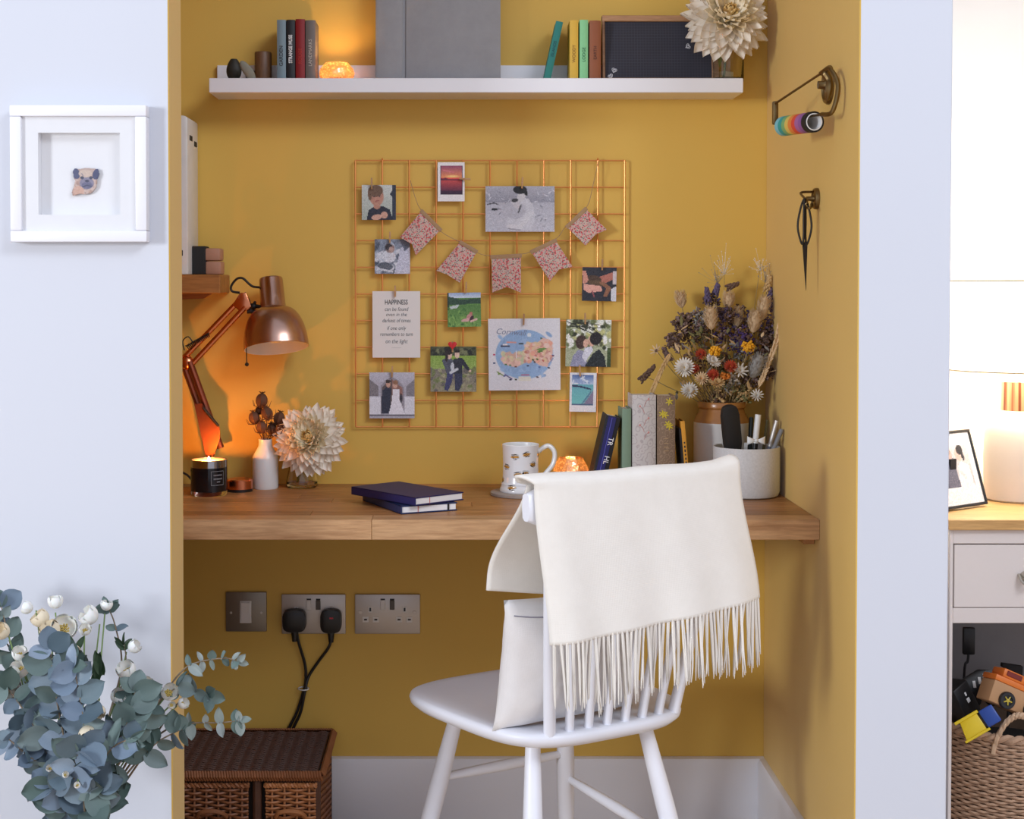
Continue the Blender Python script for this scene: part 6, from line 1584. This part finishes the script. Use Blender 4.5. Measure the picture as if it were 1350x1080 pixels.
branch([st_, (112, 1078, -0.11), (112, 1050, -0.13), (130, 1040, -0.13)], 44, 0, 0.1, 0.018, 0.75, 0.2)
branch([st_, (60, 1020, -0.06), (36, 996, -0.07), (12, 975, -0.07)], 30, 0, 0.3, 0.022, 0.6, 0.4)
branch([st_, (150, 1020, -0.03), (200, 935, -0.02), (235, 905, 0.0)], 34, 1, 0.35, 0.024, 0.7, 0.3)
branch([st_, (160, 1030, -0.02), (200, 985, -0.02), (226, 968, -0.01), (240, 962, 0)], 34, 1, 0.35, 0.026, 0.7, 0.3)
# sprays reaching across the opening
branch([st_, (170, 1000, 0.0), (214, 920, 0.02), (240, 885, 0.02), (262, 873, 0.02), (296, 868, 0.01), (314, 872, 0.01)], 25, 2, 0.52, 0.016, 0.75, 0.35)
branch([st_, (170, 1010, 0.0), (215, 965, 0.01), (250, 954, 0.01), (290, 953, 0.0), (316, 950, 0.0)], 25, 2, 0.50, 0.023, 0.75, 0.3)
branch([st_, (180, 1010, 0.01), (228, 935, 0.02), (258, 912, 0.02), (274, 915, 0.02)], 34, 1, 0.62, 0.024, 0.7, 0.2)
# left edge and top
branch([st_, (60, 960, 0.02), (20, 870, 0.04), (2, 800, 0.04)], 34, 1, 0.5, 0.026, 0.7, 0.2)
branch([st_, (70, 960, 0.02), (10, 850, 0.05), (-25, 790, 0.05)], 34, 1, 0.55, 0.026, 0.7, 0.2)
branch([st_, (140, 960, 0.02), (160, 880, 0.04), (152, 826, 0.05), (142, 800, 0.05)], 24, 1, 0.62, 0.03, 0.8, 0.3)
branch([st_, (140, 960, 0.01), (165, 890, 0.02), (164, 850, 0.02)], 26, 3, 0.75, 0.03, 0.8, 0.3)
branch([st_, (120, 960, -0.03), (108, 880, -0.02), (100, 858, -0.02)], 30, 3, 0.8, 0.03, 0.6, 0.2, 'twig_green')
for px, py in ((172, 930), (124, 905), (136, 890), (112, 915), (128, 893)):
    leaf(EP(px, py, -0.05), Vector((er.uniform(-.5, .5), -.2, 1)), 34 * ke, 3)
# loose filler leaves within the head of the bunch
for i in range(24):
    a = er.uniform(0, 2 * PI); rr = math.sqrt(er.random())
    px, py = 98 + 92 * rr * math.cos(a), 950 + 88 * rr * math.sin(a)
    leaf(EP(px, py, er.uniform(-0.07, 0.02)), Vector((er.uniform(-1, 1), er.uniform(-.4, .1), er.uniform(-1, .8))), er.uniform(28, 42) * ke, er.choice((0, 0, 1)))
# white flowers
FW = plain('petal_white', rgb(244, 242, 236), 0.6, 0, 0.03, 40, Subsurface_Weight=0.15)
FC = plain('stamen_yellow', rgb(196, 170, 84), 0.8, 0, 0.2, 200)
FB = plain('petal_cream', rgb(232, 218, 190), 0.6, 0, 0.06, 40)
def flower_cup(s, openness):
    b = MB()
    for l, np_ in ((0, 5), (1, 4)):
        for i in range(np_):
            a0 = 2 * PI * (i + 0.5 * l) / np_
            def fn(u, v):
                a = a0 + (u - .5) * 2 * PI / np_ * 1.35 * (0.35 + 0.65 * math.sin(PI * min(.92, .15 + .8 * v)))
                th = v * openness
                rad = s * (0.9 - 0.12 * l) * math.sin(min(th, 2.4)) * (1.0 if openness < 1.9 else 0.86)
                return Vector((rad * math.cos(a), rad * math.sin(a), s * (1 - math.cos(min(th, 2.4))) * 0.85 - s * 0.5))
            b.sheet(fn, 6, 8)
    return b
cups = [flower_cup(1.0, 1.75).mesh('flower', FW, 180), flower_cup(1.0, 2.05).mesh('flower', FB, 180), flower_cup(1.0, 1.98).mesh('flower', FW, 180)]
bh = MB()
for i in range(22):
    a = i * 2.4; q = 0.36 * math.sqrt(i / 22); bh.tube([(q * math.cos(a) * .6, q * math.sin(a) * .6, -0.40), (q * math.cos(a), q * math.sin(a), -0.02)], 0.035, 4); bh.ball((q * math.cos(a), q * math.sin(a), 0.0), 0.07, None, 6, 4)
heart_me = bh.mesh('flower_centre', FC)
def bloom(px, py, dy, size, kind, d, stem=True):
    h = EP(px, py, dy)
    if stem:
        b = MB(); b.tube(spline([EP(*st_), EP(106 + (px - 106) * 0.45, 1000, dy * 0.4), h - Vector(d).normalized() * size * ke * 0.6], 6), 0.0013, 5); b.build('flower_stem', M['twig_green'], eu)
    o = link('flower', cups[kind], eu); q = frame_to(Vector(d))
    s = size * ke / 2 * 1.35
    o.matrix_basis = Matrix.Translation(h) @ q.to_4x4() @ Matrix.Rotation(er.uniform(0, 6), 4, 'Z') @ Matrix.Diagonal((s, s, s, 1))
    if kind in (0, 2): link('flower_centre', heart_me, o, (0, 0, 0.05))
for a in ((84, 829, 0.01, 29, 0, (0.35, -0.8, 0.5)), (120, 814, 0.02, 26, 2, (-0.6, -0.3, 0.6)), (73, 796, 0.03, 20, 2, (0, 0, 1)), (38, 802, 0.04, 17, 2, (-1, 0, 0.3)), (56, 818, 0.03, 24, 1, (-.6, -.2, .7)), (68, 834, 0.0, 26, 1, (-.3, -.4, .8)), (94, 858, -0.03, 20, 1, (.6, -.5, -.4)), (26, 864, 0.0, 20, 2, (0.1, -.4, .8)), (28, 884, -0.01, 24, 2, (-.2, -.6, .6)), (11, 906, -0.02, 30, 0, (0.1, -.9, .3)), (20, 893, -0.01, 24, 2, (-.6, -.3, .4)), (168, 886, -0.01, 25, 2, (-.3, -.5, .8)), (175, 854, 0.02, 18, 2, (.7, -.1, .5)), (140, 800, 0.04, 16, 2, (.2, 0, 1)), (192, 906, -0.01, 22, 2, (.2, -.6, .7)), (222, 914, -0.01, 22, 2, (.4, -.6, .5)), (240, 928, 0.0, 15, 2, (.8, -.3, .4)), (226, 930, -0.02, 10, 2, (.3, -.6, .2)), (123, 917, -0.08, 22, 2, (-.4, -.7, .5)), (155, 920, -0.06, 20, 2, (.4, -.5, .7)), (130, 936, -0.09, 18, 1, (.1, -.7, -.5)), (116, 966, -0.10, 24, 1, (.2, -.8, -.4)), (112, 832, 0.0, 16, 2, (.2, -.5, .7)), (4, 834, 0.0, 22, 1, (-.3, -.6, .5)), (66, 1014, -0.13, 9, 2, (0, -.6, .6)), (102, 1036, -0.16, 8, 2, (0, -.6, .6)), (86, 1022, -0.15, 8, 2, (.4, -.6, .5))):
    bloom(*a)
# ------------------------------------------------------------------ the next nook: sideboard, lamp, frame, basket of toys
YN = -0.45
NZ = at_y(1300, 685, YN).z
nt_ = NZ - at_y(1300, 698.5, YN).z
NX0 = at_y(1253.5, 700, YN).x; NX1 = NX0 + 0.62
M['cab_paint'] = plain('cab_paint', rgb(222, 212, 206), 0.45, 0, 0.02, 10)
sd_ = thing('sideboard', 'pale grey sideboard with an oak top, drawer and open cubby in the right nook', 'sideboard', ((NX0 + NX1) / 2, -0.01, 0))
sw_ = NX1 - NX0; sx0 = -sw_ / 2
dpt = -YN - 0.02
zr = lambda py: at_y(1300, py, YN).z
b = MB(); b.box((0, YN / 2, NZ - nt_ / 2), (sw_ + 0.012, -YN - 0.004, nt_), 0.0015); b.build('oak_top', M['oak_pale'], sd_)
zt0 = NZ - nt_ - 0.0003
st_w = 4.5 * scale_at(YN)
def sbox(nm, lo, hi, mat=M['cab_paint'], bev=0.001):
    b = MB(); b.box([(p + q) / 2 for p, q in zip(lo, hi)], [q - p for p, q in zip(lo, hi)], bev); return b.build(nm, mat, sd_)
yfr = YN + 0.014
sbox('side_panel', (sx0, yfr, 0), (sx0 + st_w, -0.004, zt0)); sbox('side_panel', (-sx0 - st_w, yfr, 0), (-sx0, -0.004, zt0))
sbox('top_rail', (sx0 + st_w, yfr, zr(717.5)), (-sx0 - st_w, yfr + 0.02, zt0)); sbox('lower_rail', (sx0 + st_w, yfr, zr(822.5)), (-sx0 - st_w, yfr + 0.02, zr(802.5)))
sbox('cubby_ceiling', (sx0 + st_w, yfr + 0.0202, zr(822.5)), (-sx0 - st_w, -0.012, zr(812)))
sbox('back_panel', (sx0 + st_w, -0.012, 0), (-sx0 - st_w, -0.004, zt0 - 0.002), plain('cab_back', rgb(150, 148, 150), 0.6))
sbox('floor_panel', (sx0 + st_w, yfr, 0.02), (-sx0 - st_w, -0.0122, 0.04))
b = MB(); b.box((0, 0, 0), (sw_ - 2 * st_w - 0.004, 0.018, zr(719) - zr(801.5)), 0.001); dw = b.build('drawer_front', M['cab_paint'], sd_, (0, yfr + 0.0085, (zr(719) + zr(801.5)) / 2))
hkx = at_y(1352, 765, YN).x - (NX0 + NX1) / 2
b = MB(); b.tube(spline([(-0.012, -0.010, 0.004), (-0.010, -0.022, -0.008), (0, -0.030, -0.014), (0.010, -0.022, -0.008), (0.012, -0.010, 0.004), (0.0, -0.012, 0.012)], 5), 0.0028, 8); b.lathe([(0, 0.024), (0.006, 0.022), (0.004, 0.012), (0.010, 0)], 18, Matrix.Translation((0, -0.0092, 0)) @ Matrix.Rotation(PI / 2, 4, 'X')); b.build('drawer_pull', plain('pull_pewter', rgb(190, 184, 172), 0.3, 0.9), dw, (hkx, 0, 0.0))

# lit table lamp with a wide drum shade
yq = -0.185; kq_ = scale_at(yq)
lx_ = at_y(1341, 600, yq).x
nl = thing('table_lamp', 'lit table lamp with a wide white drum shade and cream body on the sideboard', 'lamp', (lx_, yq, NZ))
lz = lambda py: at_y(1341, py, yq).z - NZ
hb_ = lz(541)
b = MB(); b.lathe([(0, 0), (0.062, 0), (0.0665, 0.004), (0.068, hb_ * 0.5), (0.066, hb_ * 0.74), (0.058, hb_ * 0.88), (0.044, hb_ * 0.97), (0.034, hb_), (0, hb_)], 44); b.build('lamp_body', plain('lamp_cream', rgb(214, 204, 192), 0.5, 0, 0.02), nl)
def ribbed():
    m = bpy.data.materials.new('striped_copper'); n = Nodes(m)
    s = n.n('ShaderNodeTexCoord'); sp = n.n('ShaderNodeSeparateXYZ'); n.l(s.outputs['Object'], sp.inputs[0])
    w = n.noise(n.coord('Object', (90, 90, 0.5)), 1.0, 2)
    c = n.ramp(w, [(0.40, rgb(116, 60, 40)), (0.47, rgb(206, 142, 104)), (0.60, rgb(226, 170, 130)), (0.66, rgb(130, 72, 48))])
    n.bsdf(c, 0.35, 0.2)
    return m
b = MB(); b.lathe([(0.0335, hb_ + 0.0002), (0.0340, hb_ + 0.002), (0.0335, lz(503)), (0.006, lz(503) + 0.002), (0, lz(503) + 0.002)], 40); b.build('striped_neck', ribbed(), nl)
zsb, zst = lz(487), lz(370.5)
b = MB(); b.lathe([(0.0055, lz(503) + 0.0025), (0.0055, zsb + 0.05), (0, zsb + 0.05)], 16); b.build('stem', plain('lamp_stem', rgb(210, 190, 160), 0.4), nl)
def shade_mat():
    m = bpy.data.materials.new('lit_shade'); n = Nodes(m)
    e = n.n('ShaderNodeEmission'); e.inputs['Color'].default_value = (1, 0.90, 0.72, 1); e.inputs['Strength'].default_value = 3.0
    d = n.bsdf((0.9, 0.87, 0.8), 0.8)
    a = n.n('ShaderNodeAddShader'); n.l(e.outputs[0], a.inputs[0]); n.l(d.outputs[0], a.inputs[1]); n.l(a.outputs[0], n.out.inputs['Surface'])
    return m
rs0, rs1 = 0.152, 0.152
b = MB(); b.lathe([(rs0, zsb), (rs1, zst), (rs1 - 0.0015, zst), (rs0 - 0.0015, zsb), (rs0, zsb)], 56); b.build('drum_shade', shade_mat(), nl)
tm_ = plain('shade_trim', rgb(206, 186, 150), 0.7)
for z_, r_ in ((zsb, rs0), (zst, rs1)):
    b = MB(); b.lathe([(r_ - 0.002, z_ - 0.0015), (r_ + 0.0008, z_ - 0.0015), (r_ + 0.0008, z_ + 0.0015), (r_ - 0.002, z_ + 0.0015), (r_ - 0.002, z_ - 0.0015)], 56); b.build('shade_trim', tm_, nl)
b = MB()
for k_ in range(3):
    a = 2 * PI * k_ / 3; b.tube([(0.006 * math.cos(a), 0.006 * math.sin(a), zsb + 0.045), (0.149 * math.cos(a), 0.149 * math.sin(a), zsb + 0.045)], 0.0012, 5)
b.build('shade_carrier', M['steel'], nl)
point_light('table_lamp_glow', (0, 0, (zsb + zst) / 2 + 0.01), 9.0, (1.0, 0.84, 0.62), 0.035, nl)

# photo frame on the sideboard, turned and leaning back
fb_ = at_z(1300, 667, NZ)
fa_ = R(36)
fr_ = thing('framed_photo', 'thin black photo frame with a couple portrait on the sideboard', 'picture frame', fb_, (0, 0, fa_))
tl = R(-17)
inner = link('frame_body', None, fr_, (0, 0, 0.003), (tl, 0, 0))
W2, H2 = 0.165, 0.158
bk = 0.006
for cc, ss in (((-W2 / 2, 0, H2 - bk / 2), (W2, 0.012, bk)), ((-W2 / 2, 0, bk / 2), (W2, 0.012, bk)), ((-bk / 2, 0, H2 / 2), (bk, 0.0119, H2 - 2 * bk)), ((-W2 + bk / 2, 0, H2 / 2), (bk, 0.0119, H2 - 2 * bk))):
    b = MB(); b.box(cc, ss, 0.001); b.build('frame_bar', M['black'], inner)
p = Pic(60, 58, (232, 230, 228)); p.rect(.28, .17, .90, .76, (196, 192, 192)); p.grad(.28, .17, .90, .76, (206, 200, 198), (178, 176, 178)); p.poly([(.30, .76), (.32, .36), (.44, .26), (.56, .36), (.58, .76)], (96, 96, 112)); p.ell(.47, .30, .07, .09, (196, 160, 148)); p.ell(.45, .24, .06, .06, (130, 100, 86)); p.ell(.68, .30, .08, .09, (204, 170, 158)); p.ell(.72, .24, .07, .07, (40, 38, 44), -15); p.ell(.76, .32, .03, .08, (40, 38, 44), -10); p.poly([(.58, .76), (.6, .48), (.7, .40), (.84, .46), (.88, .76)], (226, 222, 224)); p.line(.60, .5, .72, .62, .03, (214, 206, 206)); p.grain(.03)
me = picture_mesh('portrait_print', p, lambda u, v: Vector((-W2 + bk + (W2 - 2 * bk) * u, -0.003, H2 - bk - (H2 - 2 * bk) * v)), M['print'])
link('portrait_print', me, inner)
b = MB(); b.box((-W2 / 2, 0.002, H2 / 2), (W2 - 0.004, 0.006, H2 - 0.004)); b.build('back_board', M['black_matte'], inner)
b = MB(); b.prism([(0, 0.0), (0.05, 0.0), (0.004, 0.1), (0, 0.1)], 0.02, Matrix.Translation((-W2 / 2, 0.020, 0)) @ Matrix.Rotation(PI / 2, 4, 'Z')); b.build('easel_strut', M['black_matte'], fr_)
# seagrass basket in the cubby with toys
yb_ = -0.405
rb = 0.165
bz = at_y(1300, 980, YN + 0.04).z
bx = at_y(1253, 1000, yb_ + 0.03).x + rb + 0.004
YB_ = YN + 0.02 + rb + 0.02
bk_ = thing('seagrass_basket', 'round seagrass basket with looped handles in the sideboard cubby', 'basket', (bx, YB_, 0.0402))
bh_ = bz - 0.0402
M['seagrass'] = plain('seagrass', rgb(186, 152, 124), 0.85, 0, 0.3, 60, 0.4, 300)
M['seagrass_pale'] = plain('seagrass_pale', rgb(204, 172, 140), 0.85, 0, 0.25, 60, 0.4, 300)
def rad(z): return rb * (0.86 + 0.14 * math.sin(PI * min(1, z / bh_ * 0.62 + 0.18)))
b = MB(); b.lathe([(0, 0.002), (rad(0) - 0.006, 0.002)] + [(rad(bh_ * i / 8) - 0.006, 0.002 + (bh_ - 0.008) * i / 8) for i in range(9)] + [(rad(bh_) - 0.010, bh_ - 0.006), (rad(bh_ * .5) - 0.010, bh_ * .5), (rad(0) - 0.010, 0.008), (0, 0.008)], 40); b.build('inner_wall', plain('seagrass_inside', rgb(110, 88, 70), 0.9), bk_)
b = MB(); ns = 60
rows_ = int(bh_ / 0.0062)
for j in range(rows_):
    z = 0.004 + j * 0.0062
    b.tube([((rad(z) - 0.001 + 0.0030 * math.sin(i * PI / 3 * 1.0 + (PI if j % 2 else 0))) * math.cos(2 * PI * i / (ns * 6 / 2)), (rad(z) - 0.001 + 0.0030 * math.sin(i * PI / 3 + (PI if j % 2 else 0))) * math.sin(2 * PI * i / (ns * 6 / 2)), z + random.uniform(-.0006, .0006)) for i in range(ns * 3)], 0.0031, 5, True)
stuff(b.build('seagrass_weave', M['seagrass'], bk_))
b = MB()
for s in (0, PI): b.tube([((rad(bh_) + 0.004 * math.cos(i * .9 + s)) * math.cos(2 * PI * i / 160), (rad(bh_) + 0.004 * math.cos(i * .9 + s)) * math.sin(2 * PI * i / 160), bh_ + 0.005 * math.sin(i * .9 + s)) for i in range(160)], 0.0058, 6, True)
b.build('braided_rim', M['seagrass'], bk_)
def handle(az, loc_rot=0):
    b = MB()
    for s in (0, PI):
        pts = []
        for i in range(41):
            f = i / 40; a = az + (f - .5) * 0.62
            r_ = rad(bh_) + 0.004 + 0.003 * math.cos(i * 1.1 + s)
            pts.append((r_ * math.cos(a), r_ * math.sin(a), bh_ - 0.030 + 0.082 * math.sin(PI * f) ** 0.65 + 0.003 * math.sin(i * 1.1 + s)))
        b.tube(pts, 0.0046, 6)
    b.build('handle', M['seagrass_pale'], bk_)
haz = math.atan2(-0.98, (at_y(1346, 970, YB_ - rb).x - bx) / rb)
handle(haz); handle(haz + PI)
b = MB(); b.lathe([(0, bh_ - 0.06), (rad(bh_) - 0.013, bh_ - 0.06)], 32); b.lathe([(0, bh_ - 0.064), (rad(bh_) - 0.013, bh_ - 0.064)], 32); b.build('lining_cloth', M['black_matte'], bk_)
TZ = 0.0402 + bh_
def toyp(px, py, y): return at_y(px, py, y)
# orange truck
c = toyp(1332, 922, -0.36)
tk = thing('toy_truck', 'orange toy truck with black and yellow wheels heaped on top of the toy basket', 'toy', c, (R(-10), R(24), R(6)))
orange = plain('toy_orange', rgb(222, 118, 40), 0.45); 
b = MB(); b.box((0, 0, 0.000), (0.115, 0.05, 0.044), 0.003, None, 2); b.build('truck_body', plain('toy_tan', rgb(186, 142, 100), 0.7), tk)
b = MB(); b.box((0, 0, 0.0275), (0.117, 0.052, 0.012), 0.003, None, 2); b.box((-0.018, 0, 0.042), (0.052, 0.046, 0.018), 0.004, None, 2); b.build('truck_top', orange, tk)
b = MB(); b.box((-0.020, -0.0238, 0.043), (0.034, 0.002, 0.010), 0.001); b.build('side_window', plain('toy_maroon', rgb(120, 34, 24), 0.4), tk)
b = MB(); b.box((0.030, -0.0262, 0.027), (0.03, 0.0015, 0.006), 0.0004); b.build('panel', plain('toy_panel', rgb(236, 150, 60), 0.5), tk)
for x_ in (-0.022, 0.034):
    for s in (-1, 1):
        Mw = Matrix.Translation((x_, s * 0.027, -0.008)) @ Matrix.Rotation(PI / 2, 4, 'X')
        b = MB(); b.lathe([(0, -0.005), (0.0155, -0.005), (0.017, -0.003), (0.017, 0.003), (0.0155, 0.005), (0.010, 0.005), (0.009, 0.003), (0, 0.003)], 24, Mw); wo = b.build('wheel', M['black'], tk)
        b = MB(); b.lathe([(0, 0.0052), (0.0035, 0.005), (0.0035, 0.003)], 16, Mw)
        for k_ in range(5):
            a = 2 * PI * k_ / 5; b.tube([Mw @ Vector((0, 0, 0.0044 * (1 if s < 0 else 1))), Mw @ Vector((0.009 * math.cos(a), 0.009 * math.sin(a), 0.0040))], 0.0014, 5)
            b.tube([Mw @ Vector((0, 0, -0.0054)), Mw @ Vector((0.009 * math.cos(a), 0.009 * math.sin(a), -0.0054))], 0.0014, 5)
        b.build('hubcap', plain('hub_yellow', rgb(198, 176, 60), 0.4), wo)
# yellow and blue tipper
c = toyp(1283, 956, -0.375)
tb = thing('tipper_toy', 'yellow and blue plastic toy tipper at the left rim of the basket', 'toy', c, (R(-20), R(-33), R(-8)))
ye, bl_ = plain('toy_yellow', rgb(226, 196, 30), 0.35), plain('toy_blue', rgb(34, 70, 150), 0.35)
b = MB(); b.prism([(-0.028, -0.020), (0.018, -0.020), (0.018, 0.016), (-0.020, 0.016)], 0.034, None, 0.002); b.build('tipper_bed', ye, tb)
b = MB(); b.box((-0.004, -0.0185, 0.018), (0.052, 0.003, 0.006), 0.001); b.box((-0.004, -0.0185, -0.021), (0.056, 0.003, 0.005), 0.001); b.build('bed_rim', ye, tb)
b = MB(); b.box((0.037, 0.002, -0.001), (0.030, 0.034, 0.036), 0.003, None, 2); b.build('cab', bl_, tb)
# black toys
c = toyp(1287, 905, -0.265)
t = thing('black_toy_car', 'black toy car with white stripes tipped up in the basket', 'toy', c, (R(-28), R(-30), R(12)))
b = MB(); b.prism([(-0.05, -0.018), (0.05, -0.018), (0.052, 0.0), (0.036, 0.006), (0.018, 0.026), (-0.028, 0.027), (-0.044, 0.008), (-0.052, 0.004)], 0.055, None, 0.004); b.build('car_body', M['black'], t)
for dx in (-0.010, 0.004, 0.016):
    b = MB(); b.box((dx, -0.0284, 0.006), (0.006, 0.0012, 0.014), 0.0003, roty(R(30))); b.build('white_stripe', M['white_plastic'], t)
for x_ in (-0.03, 0.03):
    b = MB(); b.lathe([(0, -0.031), (0.014, -0.031), (0.015, 0), (0.014, 0.031), (0, 0.031)], 20, Matrix.Translation((x_, 0, -0.018)) @ Matrix.Rotation(PI / 2, 4, 'X')); b.build('axle_wheels', M['black_matte'], t)
c = toyp(1264, 925, -0.305)
t = thing('black_toy_van', 'black toy van with a white badge at left side of the basket', 'toy', c, (R(-18), R(62), R(10)))
b = MB(); b.prism([(-0.040, -0.020), (0.042, -0.020), (0.044, 0.004), (0.030, 0.024), (-0.040, 0.024)], 0.05, None, 0.004); b.build('van_body', M['black'], t)
b = MB(); b.box((-0.004, -0.0258, 0.004), (0.010, 0.0012, 0.008), 0.0004); b.box((-0.018, -0.0258, 0.004), (0.008, 0.0012, 0.004), 0.0004); b.build('white_badge', M['white_plastic'], t)
# black device on its arm and small screen at the back of the cubby
c = toyp(1277, 845, -0.18)
t = thing('black_remote', 'upright black remote on a thin arm at the back of the cubby', 'remote', c)
b = MB(); b.box((0, 0, 0), (0.025, 0.012, 0.058), 0.003, None, 2); b.build('remote_body', M['black'], t)
b = MB(); b.tube(spline([(0.0, 0, -0.028), (-0.002, 0, -0.045), (-0.008, 0, -0.06), (-0.012, 0, -0.17)], 5), 0.0028, 8); b.build('arm', M['black'], t)
c = toyp(1333, 884, -0.22)
t = thing('black_toy_digger', 'flat black toy panel sticking up behind the orange truck', 'toy', c, (0, R(6), 0))
b = MB(); b.prism([(-0.022, 0.014), (0.022, 0.012), (0.024, -0.018), (-0.010, -0.018), (-0.012, 0.002), (-0.022, 0.006)], 0.012, None, 0.0015); b.build('panel', M['black_matte'], t)
b = MB(); b.tube([(0.004, 0, -0.016), (0.006, 0, -0.12)], 0.004, 8); b.build('post', M['black_matte'], t)
